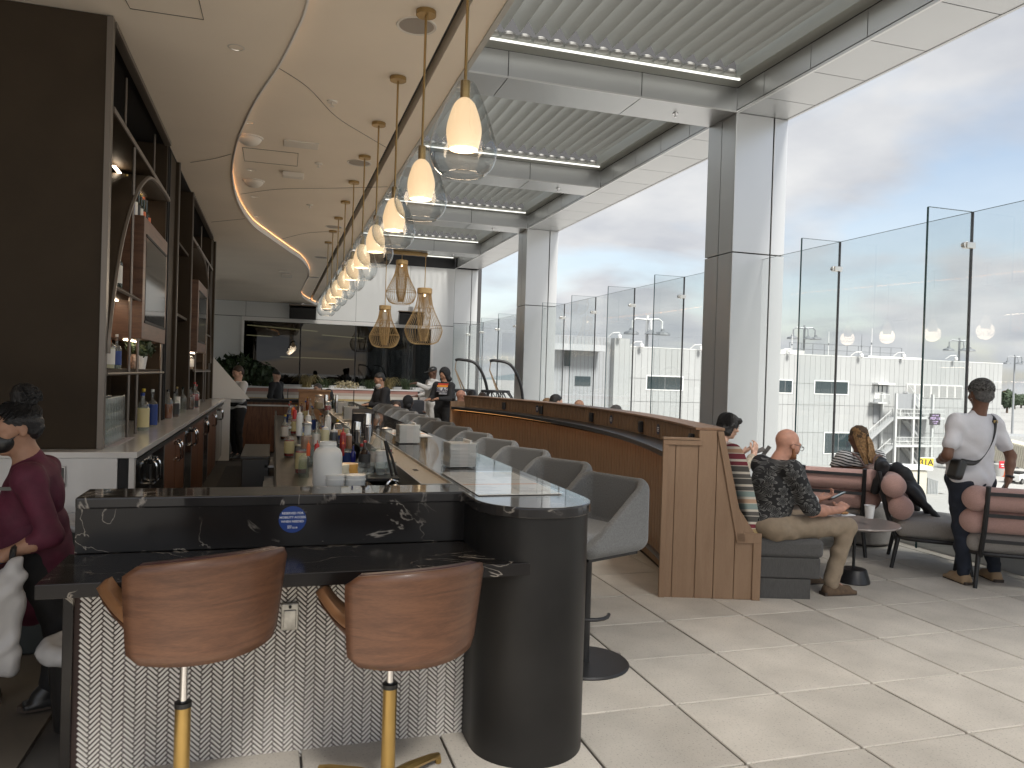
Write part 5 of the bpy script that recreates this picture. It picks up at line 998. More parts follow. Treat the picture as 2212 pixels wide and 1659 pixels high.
M_grass = mat('dry_grass', (.30, .24, .11), .8, var=.3, vscale=4); M_fern = mat('fern_green', (.055, .085, .035), .7, var=.3, vscale=5); M_blos = mat('pale_leaf', (.42, .36, .22), .7)
def tuft(x, y, z, n, ln, m, label, seed, name='grass_plant'):
    rnd = random.Random(seed); t = thing(name, label, 'plant', (x, y, z)); v = []; f = []
    for k in range(n):
        a = rnd.uniform(0, 6.28); l = ln*rnd.uniform(.5, 1.1); ou = rnd.uniform(.5, 1.3); p0 = Vector((rnd.gauss(0, .08), rnd.gauss(0, .05), 0)); d = Vector((math.cos(a), math.sin(a)*.6, 0)); sd_ = Vector((-d.y, d.x, 0))*.011
        pts = [p0, p0+d*l*.25*ou+Vector((0, 0, l*.55)), p0+d*l*.6*ou+Vector((0, 0, l*.62)), p0+d*l*.95*ou+Vector((0, 0, l*.28))]; o = len(v)
        for i, p in enumerate(pts): w_ = 1-.28*i; v += [p-sd_*w_, p+sd_*w_]
        for i in range(3): f.append((o+2*i, o+2*i+1, o+2*i+3, o+2*i+2))
    me = bpy.data.meshes.new('blades'); me.from_pydata([tuple(p) for p in v], [], f); me.materials.append(m); link('blades', me, t)
    MB().lathe([(.10, 0), (.05, .06), (0, .07)], 8).build('crown', m, t); return t
tuft(.95, 24.35, 1.1, 150, .62, M_grass, 'tall dry arching grass left of the bearded man', 3); tuft(1.5, 24.3, 1.1, 110, .45, M_fern, 'green tuft beside the dry grass', 4); tuft(2.9, 24.35, 1.1, 130, .45, M_fern, 'green tuft right of the bearded man', 6); tuft(3.45, 24.35, 1.1, 190, .60, M_grass, 'wide dry grass clump in the planter at the right', 7); tuft(4.05, 24.35, 1.1, 140, .55, M_fern, 'green fern at the right end of the planter', 8); tuft(-.2, 24.35, 1.1, 90, .42, M_fern, 'small green tuft above the wooden box', 9)
fl = thing('flowering_plant', 'pale leafed trailing plant in the planter', 'plant', (2.15, 24.25, 1.1)); leaves('foliage', fl, (0, -.05, .10), (.42, .2, .16), 260, .045, M_blos, seed=12); MB().tube([(-.2, 0, 0), (0, 0, .1), (.25, 0, .05)], .01, 5).build('stem', M_fern, fl)
bs = thing('leafy_shrub', 'large dark green leafy shrub left of the window', 'shrub', (-1.05, 24.9, 1.0)); leaves('foliage', bs, (-.1, 0, .55), (.75, .4, .55), 620, .12, M_leafd, seed=20, flat=1.2); leaves('foliage', bs, (.75, 0, .40), (.45, .3, .45), 300, .11, M_leafd, seed=21, flat=1.2)
for k in range(4): MB().tube([(-.5+.3*k, 0, 0), (-.45+.3*k, .02, .3), (-.5+.35*k, .05, .7)], .014, 5).build('stem', mat('bark', (.10, .07, .05), .8), bs)
# hanging basket chairs
M_wick = mat('black_wicker', (.018, .018, .020), .5)
def hanging(x, y, rz, label):
    t = thing('hanging_chair', label, 'hanging chair', (x, y, 0), rz, 'hanging basket chairs')
    MB().tube(spline([(.55, 0, .03), (.62, 0, .8), (.55, 0, 1.45), (.32, 0, 1.88), (-.02, 0, 1.97), (-.14, 0, 1.95)], 6), .032, 8).build('stand', M_blk, t, True); MB().lathe([(.55, 0), (.55, .03), (.5, .04)], 30, (.1, 0, 0)).build('base', M_blk, t)
    rnd = random.Random(5); q = MB(); rings = [(.30, 1.30), (.44, 1.05), (.50, .80), (.45, .55), (.30, .40)]
    q.tube([(.30*math.cos(a*.2618), .30*math.sin(a*.2618), 1.30) for a in range(24)], .025, 5, True)
    for k in range(150):
        i = rnd.randrange(4); a0 = rnd.uniform(0, 6.28); a1 = a0+rnd.uniform(-.5, .5); r0, z0 = rings[i]; r1, z1 = rings[i+1]; q.tube([(r0*math.cos(a0), r0*math.sin(a0), z0), ((r0+r1)*.52*math.cos((a0+a1)/2), (r0+r1)*.52*math.sin((a0+a1)/2), (z0+z1)/2), (r1*math.cos(a1), r1*math.sin(a1), z1)], .011, 3)
    for r_, z_ in rings[1:]: q.tube([(r_*math.cos(a*.2618), r_*math.sin(a*.2618), z_) for a in range(24)], .012, 4, True)
    stuff(q.build('woven_basket', M_wick, t)); MB().tube([(-.12, 0, 1.93), (-.14, 0, 1.75)], .01, 5).build('rope', mat('rope', (.30, .22, .14), .9), t)
    for s in (-1, 1): MB().tube([(-.14, 0, 1.76), (.05, s*.26, 1.31)], .014, 5).build('rope', MATS['rope'], t)
    return t
hanging(3.92, 16.4, R(-20), 'left black woven hanging chair on a curved stand'); hanging(4.62, 16.1, R(-20), 'right black woven hanging chair on a curved stand')
# dark lounge seat beyond the bar
ds = thing('dark_armchair', 'dark grey armchair beyond the far bar stools', 'armchair', (3.3, 18.3, 0), R(20)); MB().box(-.45, .45, -.45, .45, .12, .42).build('seat', mat('charcoal', (.06, .06, .065), .85), ds, bevel=.05, seg=3); MB().box(-.45, .45, .36, .56, .4, .98).build('backrest', MATS['charcoal'], ds, bevel=.06, seg=3)
for s in (-1, 1): MB().box(s*.5-.08, s*.5+.08, -.45, .5, .12, .66).build('arm', MATS['charcoal'], ds, bevel=.05, seg=3); MB().cyl((s*.4, -.38, 0), (s*.4, -.38, .14), .02, n=8).build('leg', M_blk, ds)
# ================================================================== OUTSIDE: apron, terminal building, jet bridge, masts, trees
ZA = -10.0
M_apr = mat('concrete_apron', (.36, .35, .33), .85, var=.15, vscale=.05, bump=.0)
struct(MB().box(-3000, 4000, -2500, 4000, ZA-1, ZA).build('apron', M_apr))
# the terrace's own building below it
tw = thing('terrace_building', 'pale building block under the terrace edge', 'building'); MB().box(-30, 6.9, -40, 60, ZA, -.32).build('wall', mat('block_wall', (.5, .5, .48), .7), tw); MB().box(6.62, 6.92, -40, 60, -.31, -.02).build('parapet', M_grey, tw)
M_pan = mat('white_cladding', (.37, .375, .37), .45, objvar=.035, var=.03, vscale=.2); M_pang = mat('shaded_grey_cladding', (.30, .31, .32), .45, objvar=.03); M_jnt = mat('cladding_joint', (.22, .22, .22), .8)  # the wing's grey cladding is darkened to carry its shade
M_win = mat('far_glass', (.02, .035, .04), .05, spec=.9)
A0 = px(1360, 760, 102.0); B0 = px(2166, 786, 123.0); A0.z = B0.z = 0
U = (B0-A0); LEN = U.length; U.normalize(); NV = Vector((U.y, -U.x, 0))     # outward normal towards the viewer
if NV.dot(Vector((0, 0, 0))-A0) < 0: NV = -NV
ZTOP = 6.05
def fpt(u, z, off=0.): return A0+U*u+NV*off+Vector((0, 0, z))
def fu(x, y):                                      # photo point -> (u,z) on the facade
    d = fw+rt*((x-1106)/1658)-up*((y-829.5)/1658); o = Vector((0, 0, H)); s_ = (A0-o).dot(NV)/d.dot(NV); p = o+d*s_; return (p-A0).dot(U), p.z
def fbox(mb, u0, u1, z0, z1, o0, o1): return mb.obox(fpt((u0+u1)/2, (z0+z1)/2, (o0+o1)/2), U*((u1-u0)/2), NV*((o1-o0)/2), Vector((0, 0, (z1-z0)/2)))
tbld = thing('terminal_building', 'long white panel clad terminal building across the apron', 'building')
fbox(MB(), 0, LEN, ZA, ZTOP-.1, -30, -.12).build('wall_core', M_jnt, tbld)
pw_ = .90; rows = [(ZTOP-4.1, ZTOP), (ZTOP-7.2, ZTOP-4.12), (ZTOP-11.2, ZTOP-7.22), (ZA, ZTOP-11.22)]
ncol = int(LEN/pw_); pw_ = LEN/ncol; pm_ = {}
ang = math.atan2(U.y, U.x)
c4_ = lambda x, y: (2950/1.8228+x*1082/2212/1.8228, 1250/1.8228+y*1082/2212/1.8228)
c3_ = lambda x, y: (2050/1.8228+x*850/2169/1.8228, 1050/1.8228+y*850/2169/1.8228)
c2_ = lambda x, y: (2900/1.8228+x*1132/2087/1.8228, 1000/1.8228+y*1132/2087/1.8228)
def rect(f, x0, y0, x1, y1): a = fu(*f(x0, y0)); b = fu(*f(x1, y1)); return a[0], b[0], b[1], a[1]
holes = {'win1': rect(c4_, 232, 505, 340, 605), 'win2': rect(c4_, 530, 512, 790, 617), 'win3': rect(c3_, 1270, 1100, 1620, 1238), 'win4': rect(c2_, 640, 1300, 830, 1445), 'vent': rect(c4_, 1265, 535, 1715, 652), 'door': rect(c4_, 1008, 552, 1095, 655)}
restp = MB(); cnt_ = 0
for r_i, (z0, z1) in enumerate(rows):
    me = MB().obox((0, 0, 0), (pw_/2-.018, 0, 0), (0, .05, 0), (0, 0, (z1-z0)/2-.018)).mesh('cladding_panel', M_pan)
    for c in range(ncol):
        uc_, zc_ = (c+.5)*pw_, (z0+z1)/2
        if cnt_ < 280:
            o = link('cladding_panel', me, tbld, loc=fpt(uc_, zc_, -.06)); o.rotation_euler = (0, 0, ang); cnt_ += 1
        else: fbox(restp, uc_-pw_/2+.018, uc_+pw_/2-.018, z0+.018, z1-.018, -.11, -.01)
if restp.v: stuff(restp.build('lower_cladding', M_pan, tbld))
for k in ('win1', 'win2', 'win3', 'win4'):
    u0, u1, z0, z1 = holes[k]; f = fbox(MB(), u0-.15, u1+.15, z0-.15, z1+.15, .0, .06).build('window_frame', M_white, tbld); fbox(MB(), u0, u1, z0, z1, .061, .08).build('pane', M_win, f); fbox(MB(), (u0+u1)/2-.03, (u0+u1)/2+.03, z0, z1, .081, .10).build('mullion', M_jnt, f)
u0, u1, z0, z1 = holes['vent']; nf = 7; dv = (u1-u0)/nf
for k in range(nf):
    f = fbox(MB(), u0+dv*k, u0+dv*(k+1)-.12, z0, z1, .0, .12).build('vent_frame', M_white, tbld)
    for j in range(16): zz = z0+.15+(z1-z0-.3)*j/15; fbox(MB(), u0+dv*k+.12, u0+dv*(k+1)-.24, zz-.07, zz+.03, .121, .16).build('vent_slat', mat('vent_grey', (.33, .33, .32), .5), f)
u0, u1, z0, z1 = holes['door']; f = fbox(MB(), u0, u1, z0, z1, .0, .08).build('door', mat('door_white', (.66, .66, .64), .5), tbld); um = (u0+u1)/2
for s in (-1, 1): fbox(MB(), um+s*.35-.12, um+s*.35+.12, z0+1.0, z0+2.0, .081, .09).build('door_glass', M_win, f)
fbox(MB(), u0-.4, u1+.6, z1+.25, z1+.5, .0, 1.2).build('door_canopy', M_white, tbld)
fbox(MB(), -.1, LEN+.1, ZTOP, ZTOP+.12, -.5, .02).build('coping', mat('coping', (.62, .62, .6), .5), tbld)
# raised left block and shaded wing
lb = thing('terminal_wing', 'grey terminal wing with a taller white corner block at the left', 'building')
ul = fu(*c3_(945, 720))[0]; ZT2 = fu(*c3_(1020, 720))[1]
fbox(MB(), ul, .02, ZA, ZT2, -8, .05).build('corner_block', M_pan, lb)
for k in range(4): uu = ul+(0-ul)*k/3; fbox(MB(), uu-.02, uu+.02, ZA, ZT2, .051, .055).build('joint', M_jnt, lb)
uw = fu(*c3_(250, 700))[0]
zw = fu(*c3_(700, 695))[1]
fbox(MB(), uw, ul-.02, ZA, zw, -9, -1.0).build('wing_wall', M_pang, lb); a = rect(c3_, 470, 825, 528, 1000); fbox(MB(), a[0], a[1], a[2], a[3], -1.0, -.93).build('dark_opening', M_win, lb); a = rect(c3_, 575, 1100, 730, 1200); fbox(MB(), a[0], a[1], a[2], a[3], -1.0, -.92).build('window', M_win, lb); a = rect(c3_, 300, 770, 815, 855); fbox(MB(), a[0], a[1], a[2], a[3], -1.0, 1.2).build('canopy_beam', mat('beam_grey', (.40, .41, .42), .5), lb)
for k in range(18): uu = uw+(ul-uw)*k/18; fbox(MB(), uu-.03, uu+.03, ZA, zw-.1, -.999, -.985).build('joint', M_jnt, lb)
# roof furniture
rr = thing('roof_railing', 'thin grey guard rail on the terminal roof', 'railing'); M_rail = mat('rail_grey', (.16, .17, .18), .5)
ua, ub_ = fu(*c4_(540, 300))[0], fu(*c4_(1475, 330))[0]; za_, zb_ = ZTOP+.1, ZTOP+2.1
for k in range(11): uu = ua+(ub_-ua)*k/10; MB().cyl(fpt(uu, za_-.2, -6), fpt(uu, zb_, -6), .05, n=6).build('post', M_rail, rr)
for zz in (zb_, (za_+zb_)/2+.1): MB().cyl(fpt(ua, zz, -6), fpt(ub_, zz, -6), .045, n=6).build('rail', M_rail, rr)
pe = thing('roof_plinth', 'low white roof slab edge on the terminal roof', 'roof block'); fbox(MB(), ub_-9.5, ub_+1, ZTOP+.14, ZTOP+.5, -7, -3).build('slab', M_white, pe); fbox(MB(), ua-6, ua+2, ZTOP+.14, ZTOP+.9, -9, -5).build('unit', mat('roof_unit', (.55, .55, .52), .5), pe)
for k, (x, yt) in enumerate(((262, 152), (494, 130), (797, 110), (1068, 135), (1152, 88))):
    uu, zt = fu(*c4_(x, yt)); t = thing('lightning_mast', ['thin white roof mast beside the near column', 'thin white roof mast left of the dark glass joint', 'thin white roof mast third from the left', 'thin short dark roof mast', 'tallest thin white roof mast'][k], 'mast', fpt(uu, ZTOP, -4)); MB().cyl((0, 0, 0), (0, 0, (zt-ZTOP)*1.04), .06, .03, 8).build('pole', M_white if k != 3 else M_rail, t); MB().cyl((0, 0, (zt-ZTOP)*.5), (0, 0, (zt-ZTOP)*.56), .11, n=8).build('joint', M_rail, t)
def lampmast(x, yt, yb, depth, sc_, label, dark=False):
    p = px(x, yb, depth); pt_ = px(x, yt, depth); t = thing('floodlight_mast', label, 'lamp mast', (p.x, p.y, ZA), math.atan2(rt.y, rt.x)); m = mat('mast_grey', (.30, .31, .32), .5, .3) if dark else mat('mast_white', (.6, .61, .6), .5); ht = pt_.z-ZA
    MB().cyl((0, 0, 0), (0, 0, ht), .28*sc_, .16*sc_, 10).build('pole', m, t)
    for s in (-1, 1):
        MB().tube([(0, 0, ht-.5*sc_), (s*1.3*sc_, 0, ht-.4*sc_), (s*1.7*sc_, 0, ht-.7*sc_), (s*1.7*sc_, 0, ht-1.6*sc_)], .12*sc_, 6).build('arm', m, t); MB().lathe([(.9*sc_, 0), (.8*sc_, .25*sc_), (.25*sc_, .45*sc_), (.2*sc_, .7*sc_)], 12, (s*1.8*sc_, 0, ht-2.2*sc_)).build('lamp_head', M_rail, t)
    MB().tube([(0, 0, ht-.5*sc_), (.3*sc_, -.7*sc_, ht-.6*sc_), (.3*sc_, -.9*sc_, ht-1.7*sc_)], .12*sc_, 6).build('arm', m, t); MB().lathe([(.8*sc_, 0), (.2*sc_, .45*sc_)], 12, (.3*sc_, -.9*sc_, ht-2.2*sc_)).build('lamp_head', M_rail, t); return t
lampmast(*c3_(1265, 490), c3_(1265, 820)[1], 150, 1.7, 'white floodlight mast behind the left terminal roof'); lampmast(*c4_(438, 62), c4_(430, 300)[1], 150, 1.25, 'floodlight mast just right of the near column', True); lampmast(*c4_(1687, 165), c4_(1680, 355)[1], 170, 1.3, 'floodlight mast left of the standing woman', True); lampmast(*c4_(2128, 300), c4_(2120, 612)[1], 190, 1.05, 'farthest floodlight mast at the right edge', True)
for k, (f, x, y) in enumerate(((c3_, 975, 705), (c3_, 1195, 795), (c3_, 1790, 825), (c4_, 310, 285), (c4_, 880, 308), (c4_, 1220, 312), (c4_, 1638, 335))):
    uu, zz = fu(*f(x, y)); t = thing('dome_camera', ['white dome camera on the left corner block', 'white dome camera at the step of the left roof', 'white dome camera left of the near column', 'white dome camera by the roof unit', 'white dome camera below the roof rail', 'white dome camera near the roof slab', 'white dome camera left of the standing woman'][k], 'camera', fpt(uu, zz, .6)); MB().tube([fpt(0, 0, -.8)-A0+U*-1.2, fpt(0, .5, -.3)-A0+U*-.8, fpt(0, .55, 0)-A0, Vector((0, 0, .2))], .07, 6).build('arm', M_white, t); MB().lathe([(0, -.35), (.25, -.2), (.28, 0), (.26, .2), (.1, .3)], 12).build('dome', M_white, t, True)
# steel stair tower in front of the facade
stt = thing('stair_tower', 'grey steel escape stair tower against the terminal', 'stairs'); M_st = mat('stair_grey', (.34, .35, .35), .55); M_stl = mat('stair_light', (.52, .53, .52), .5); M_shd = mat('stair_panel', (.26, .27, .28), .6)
def S4(x, y): return fu(*c4_(x, y))
uL, uR = S4(1055, 700)[0], S4(1345, 700)[0]; uM = S4(1195, 700)[0]; zTop = S4(1100, 608)[1]; lv = [S4(1100, 790)[1], S4(1100, 790)[1]-4.15, S4(1100, 790)[1]-8.3]
for uu in (uL, uM, uR):
    for oo in (.4, 3.0): fbox(MB(), uu-.16, uu+.16, ZA, zTop if oo < 1 else zTop, oo-.16, oo+.16).build('post', M_stl, stt)
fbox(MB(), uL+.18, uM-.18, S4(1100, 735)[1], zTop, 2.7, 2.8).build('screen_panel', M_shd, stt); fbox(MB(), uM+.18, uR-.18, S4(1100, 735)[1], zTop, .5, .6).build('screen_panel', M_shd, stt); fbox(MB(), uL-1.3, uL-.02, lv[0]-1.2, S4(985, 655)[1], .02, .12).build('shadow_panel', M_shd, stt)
for z in (lv[0]-2, lv[1]-2): fbox(MB(), uM+.18, uR-.18, z-2.0, z+1.0, .5, .6).build('screen_panel', M_shd, stt)
for z in lv:
    fbox(MB(), uL, uR+2.2, z-.3, z, .3, 3.2).build('landing', M_stl, stt)
    for zz in (z+.55, z+1.15): fbox(MB(), uL, uR+2.2, zz-.04, zz+.04, 3.15, 3.22).build('handrail', M_stl, stt)
    q = MB()
    for k in range(34): uu = uL+(uR+2.2-uL)*k/33; fbox(q, uu-.025, uu+.025, z, z+1.15, 3.17, 3.2)
    stuff(q.build('balusters', M_stl, stt))
    # flight going down to the left
    a_, b_2 = fpt(uL, z-.15, 2.4), fpt(uL-5.2, z-4.0, 2.4); MB().bar(a_, b_2, .9, .35).build('flight', M_st, stt); MB().bar(a_+Vector((0, 0, 1.2)), b_2+Vector((0, 0, 1.2)), .08).build('handrail', M_stl, stt)
    q = MB()
    for k in range(20): p = a_.lerp(b_2, k/19); q.bar(p, p+Vector((0, 0, 1.2)), .05)
    stuff(q.build('balusters', M_stl, stt)); MB().bar(fpt(uM+.2, z+3.6, 1.2), fpt(uR, z+.1, 1.2), .9, .3).build('flight', M_st, stt); MB().bar(fpt(uM+.2, z+4.7, 1.7), fpt(uR, z+1.2, 1.7), .09).build('handrail', M_stl, stt)
fbox(MB(), S4(985, 0)[0], uL, S4(985, 690)[1], S4(985, 680)[1], .1, 1.8).build('landing', M_stl, stt); q = MB(); z = S4(985, 680)[1]; u0_ = S4(985, 0)[0]
for k in range(9): uu = u0_+(uL-u0_)*k/8; fbox(q, uu-.03, uu+.03, z, z+1.2, 1.7, 1.76)
fbox(q, u0_, uL, z+1.15, z+1.25, 1.68, 1.78); stuff(q.build('balusters', M_stl, stt))
# gate display and gate sign
gd = thing('gate_display', 'small dark gate display board with bright lettering by the stairs', 'display', fpt(*S4(1340, 808), 3.5), ang); MB().box(-.95, .95, -.1, .1, -.85, .85).build('case', mat('display_case', (.03, .025, .03), .4), gd)
M_mag = emat('display_text', (.75, .55, .85), .9)
for body, sz, dz in (('MSP-16', .62, .1), ('ON TIME', .32, .55), ('115 1000', .30, -.35), ('GATE', .26, -.65)): text('lettering', body, sz, M_mag, gd, (0, -.11, dz), (R(90), 0, 0), .004)
sg = thing('gate_sign', 'yellow gate sign reading 31A in front of the terminal', 'sign', px(2000, 999, 92), math.atan2(rt.y, rt.x)); MB().box(-.85, .85, -.12, .12, -.5, .52).build('board', mat('sign_yellow', (.80, .55, .03), .5), sg); MB().box(-.95, .95, -.14, .12, .52, .6).build('frame', M_white, sg); text('lettering', '31A', .98, mat('sign_ink', (.02, .02, .02), .5), sg, (0, -.13, 0), (R(90), 0, 0), .004, bold=.02); MB().box(-.12, .12, -.1, .1, -6.5, -.5).build('post', M_white, sg)
# jet bridge
M_jb = mat('cream_metal', (.60, .56, .46), .5, var=.04); jb = thing('jet_bridge', 'cream ribbed passenger boarding bridge at the right', 'jet bridge')
J0, J1 = px(2085, 952, 112), px(2290, 1003, 100); dJ = (J1-J0); wj = Vector((-dJ.y, dJ.x, 0)).normalized(); hj = 3.0
MB().bar(J0, J1, 2.8, hj).build('tunnel', M_jb, jb)
for k in range(46): p = J0.lerp(J1, (k+.5)/46); MB().bar(p-dJ.normalized()*.06, p+dJ.normalized()*.06, 3.0, hj+.1).build('rib', M_jb, jb)
pb_ = px(2163, 992, 106); MB().cyl((pb_.x, pb_.y, ZA+1.0), (pb_.x, pb_.y, pb_.z), .45, n=14).build('column', M_jb, jb, True); MB().lathe([(1.1, 0), (1.1, 1.6), (.6, 1.75)], 20, (pb_.x, pb_.y, ZA)).build('footing', mat('footing', (.42, .42, .40), .8), jb, True)
hd = px(1990, 1050, 86); cab = thing('bridge_cab', 'cream boarding bridge cab with grey folding bellows', 'bridge cab', (hd.x, hd.y, -7.0), math.atan2(rt.y, rt.x)); MB().box(-1.9, .1, -1, 1, -8.5, -.35).build('cab', M_jb, cab, bevel=.1); MB().box(-6, .6, -1.2, 1.2, -.3, .1).build('roof', M_white, cab); MB().box(-6.6, -2.1, -1, 1.5, -6, -.6).build('rotunda', mat('cream_light', (.68, .66, .6), .5), cab)
for k in range(7): MB().box(.3+.17*k, .42+.17*k, -.8, .9, -5.0+.1*k, -1.2-.05*k).build('bellow_fold', M_st, cab)
MB().box(1.9, 2.5, -.3, .3, -7, -3).build('bollard', mat('safety_yellow', (.75, .5, .02), .5), cab)
cn = thing('traffic_cone', 'orange traffic cone at the foot of the bridge column', 'cone', (px(2171, 1052, 105).x, px(2171, 1052, 105).y, ZA)); MB().lathe([(.28, .08), (.08, 1.6), (0, 1.62)], 14).build('cone', mat('cone_orange', (.85, .16, .03), .5), cn, True); MB().box(-.4, .4, -.4, .4, 0, .08).build('base', MATS['cone_orange'], cn)
bt = thing('ground_cart', 'white baggage tug parked on the apron at the right edge', 'vehicle', (px(2198, 1045, 98).x, px(2198, 1045, 98).y, ZA), .3); MB().box(-1.3, 1.3, -.8, .8, .4, 1.25).build('body', M_white, bt, bevel=.08); MB().box(-1.2, -.2, -.75, .75, 1.25, 1.55).build('seat', M_cap, bt, bevel=.05); MB().box(.3, 1.0, -.7, .7, 1.25, 1.5).build('hood', M_cap, bt, bevel=.05)
for sx in (-.85, .85):
    for sy in (-.8, .8): w__ = MB().cyl((sx, sy-.12, .38), (sx, sy+.12, .38), .38, n=16).build('wheel', M_cap, bt); MB().cyl((sx, sy-.13, .38), (sx, sy+.13, .38), .17, n=10).build('rim', M_steel, w__)
rs_ = thing('bridge_sign', 'small red sign on the bridge column', 'sign', px(2166, 1004, 104), math.atan2(rt.y, rt.x)); MB().box(-.5, .5, -.05, .05, -.5, .5).build('board', mat('sign_red', (.55, .03, .04), .5), rs_, bevel=.1); MB().box(-.3, .3, -.06, -.051, .0, .12).build('bar', M_white, rs_); MB().box(-.2, .2, -.06, -.051, -.25, -.15).build('bar', M_white, rs_)
# ground floor service doors at the right
gf = thing('service_block', 'low grey service block with two doors at the right', 'building'); g0 = px(2095, 1049, 118); g1 = px(2290, 1054, 116)
du = (g1-g0); du.z = 0; dl = du.length; du.normalize(); nv2 = Vector((du.y, -du.x, 0)); zt_ = px(2120, 938, 120).z
MB().obox(g0+du*dl/2+Vector((0, 0, (zt_+ZA)/2-g0.z))-nv2*4+Vector((0, 0, 0)), du*dl/2, nv2*4, Vector((0, 0, (zt_-ZA)/2))).build('wall', M_pan, gf)
for k, (x0, x1) in enumerate(((2148, 2158), (2197, 2208))):
    a = px(x0, 1045, 117); b = px(x1, 1045, 117); MB().obox(Vector(((a.x+b.x)/2, (a.y+b.y)/2, ZA+1.15))+nv2*.3, (b-a)*.5, nv2*.25, Vector((0, 0, 1.15))).build('door', mat('service_door', (.36, .36, .34), .6), gf)
# distant tree line and hills
hl = struct(MB().add([], []).build('hills', mat('far_hills', (.055, .075, .06), .9))) if False else None
M_tr = mat('far_foliage', (.045, .065, .035), .8, var=.3, vscale=.2)
for k, (x, yt, yb, d, w_) in enumerate(((2176, 842, 868, 420, 7), (2192, 851, 868, 520, 9), (2206, 852, 870, 560, 11), (2226, 850, 872, 560, 12))):
    p = px(x, yb, d); h_ = px(x, yt, d).z-ZA; t = thing('distant_tree', ['tall dark tree right of the terminal corner', 'rounded dark tree beside the far mast', 'wide dark tree at the right edge', 'dark tree just beyond the right edge'][k], 'tree', (p.x, p.y, ZA), 0, 'trees beyond the apron'); MB().cyl((0, 0, 0), (0, 0, h_*.6), .6, .3, 8).build('trunk', MATS['bark'], t); leaves('crown', t, (0, 0, h_*.62), (w_*.55, w_*.55, h_*.40), 700, 1.1, M_tr, seed=40+k, flat=1.4)
hp = []; rnd = random.Random(3)
for i in range(61):
    a = R(-20+2.2*i); d = 2400; hp.append((d*math.sin(a), d*math.cos(a), 18+14*math.sin(i*.7)+10*math.sin(i*1.9+1)+rnd.uniform(-3, 3)))
q = MB(); q.grid([[Vector((x, y, ZA-1)) for x, y, z in hp], [Vector((x*1.03, y*1.03, ZA+z)) for x, y, z in hp], [Vector((x*1.2, y*1.2, ZA+z*.8)) for x, y, z in hp]])
struct(q.build('hills', mat('far_hills', (.16, .19, .20), .9), None, True))
# ================================================================== PEOPLE
def nv(v): return np.array(v, dtype=np.float64)
def unit(v): v = nv(v); return v/np.linalg.norm(v)
def frame(f, upv=(0, 0, 1)):
    f = unit(f); r_ = unit(np.cross(f, upv)); u = np.cross(r_, f); return r_, f, u
def head_prims(c, f, s=1., upv=(0, 0, 1), female=False):
    r_, f, u = frame(f, upv); c = nv(c); Q = np.stack([r_, f, u], 1).astype(np.float32)
    P = lambda x, y, z: tuple(c+s*(r_*x+f*y+u*z)); E_ = lambda p, rad, k=.02: ('e', P(*p), tuple(v*s for v in rad), Q, k*s)
    j = .92 if female else 1.
    L_ = [E_((0, -.014, .028), (.076, .096, .088)), E_((0, .028, -.045), (.058*j, .064, .074), .03), E_((0, .062, -.098), (.026*j, .022, .019), .02),
          ('c', P(-.034, .083, .026), P(.034, .083, .026), .011*s, .011*s, .015*s), ('c', P(0, .088, .006), P(0, .110, -.026), .008*s, .013*s, .010*s), E_((-.013, .098, -.030), (.010, .010, .008), .006), E_((.013, .098, -.030), (.010, .010, .008), .006),
          E_((.04, .058, -.02), (.028, .028, .028)), E_((-.04, .058, -.02), (.028, .028, .028)),
          ('-e', P(.031, .104, .006), (.017*s, .016*s, .010*s), Q, .008*s), ('-e', P(-.031, .104, .006), (.017*s, .016*s, .010*s), Q, .008*s), E_((.031, .083, .005), (.013, .011, .011), .003), E_((-.031, .083, .005), (.013, .011, .011), .003),
          E_((0, .093, -.055), (.022, .010, .006), .006), E_((0, .091, -.066), (.020, .010, .007), .006), ('-c', P(-.018, .105, -.0605), P(.018, .105, -.0605), .003*s, .003*s, .003*s),
          E_((.078, -.006, -.006), (.010, .020, .031), .006), E_((-.078, -.006, -.006), (.010, .020, .031), .006), ('-e', P(.089, .002, -.004), (.006*s, .010*s, .018*s), Q, .004*s), ('-e', P(-.089, .002, -.004), (.006*s, .010*s, .018*s), Q, .004*s)]
    return L_, P, Q
def hand_prims(w_, d, n, curl=.5, s=1., side=1, thumb=.6):
    """wrist, pointing direction, palm normal; returns palm, four fingers, thumb"""
    d = unit(d); n = nv(n)-d*np.dot(n, d); n = unit(n); a = np.cross(d, n)*side; w_ = nv(w_); L_ = []
    T_ = lambda v: tuple(v)
    L_ += [('c', T_(w_), T_(w_+d*.025*s), .026*s, .026*s), ('b', T_(w_+d*.055*s), (.045*s, .040*s, .014*s), np.stack([d, a, n], 1).astype(np.float32), .012*s, .012)]
    for i, ln in enumerate((.070, .080, .075, .058)):
        b = w_+d*.095*s+a*(.030-.020*i)*s; dirs = d.copy(); p = b
        for j, fr in enumerate((.45, .32, .25)):
            ang = curl*(.35+.75*j); dd = d*math.cos(ang)+n*math.sin(ang); q = p+dd*ln*fr*s; L_.append(('c', T_(p), T_(q), (.0095-.0012*j)*s, (.0088-.0012*j)*s, .004)); p = q
    b = w_+d*.03*s+a*.038*s; q = b+(d*.6+a*.75+n*.2*thumb)*.04*s; e = q+(d*.85+a*.1+n*.5*thumb)*.032*s
    L_ += [('c', T_(b), T_(q), .013*s, .011*s, .012), ('c', T_(q), T_(e), .0105*s, .0085*s, .005)]
    return L_
SKIN = {}
def skin(n, c): return mat('skin_'+n, c, .5, var=.10, vscale=30, spec=.35)
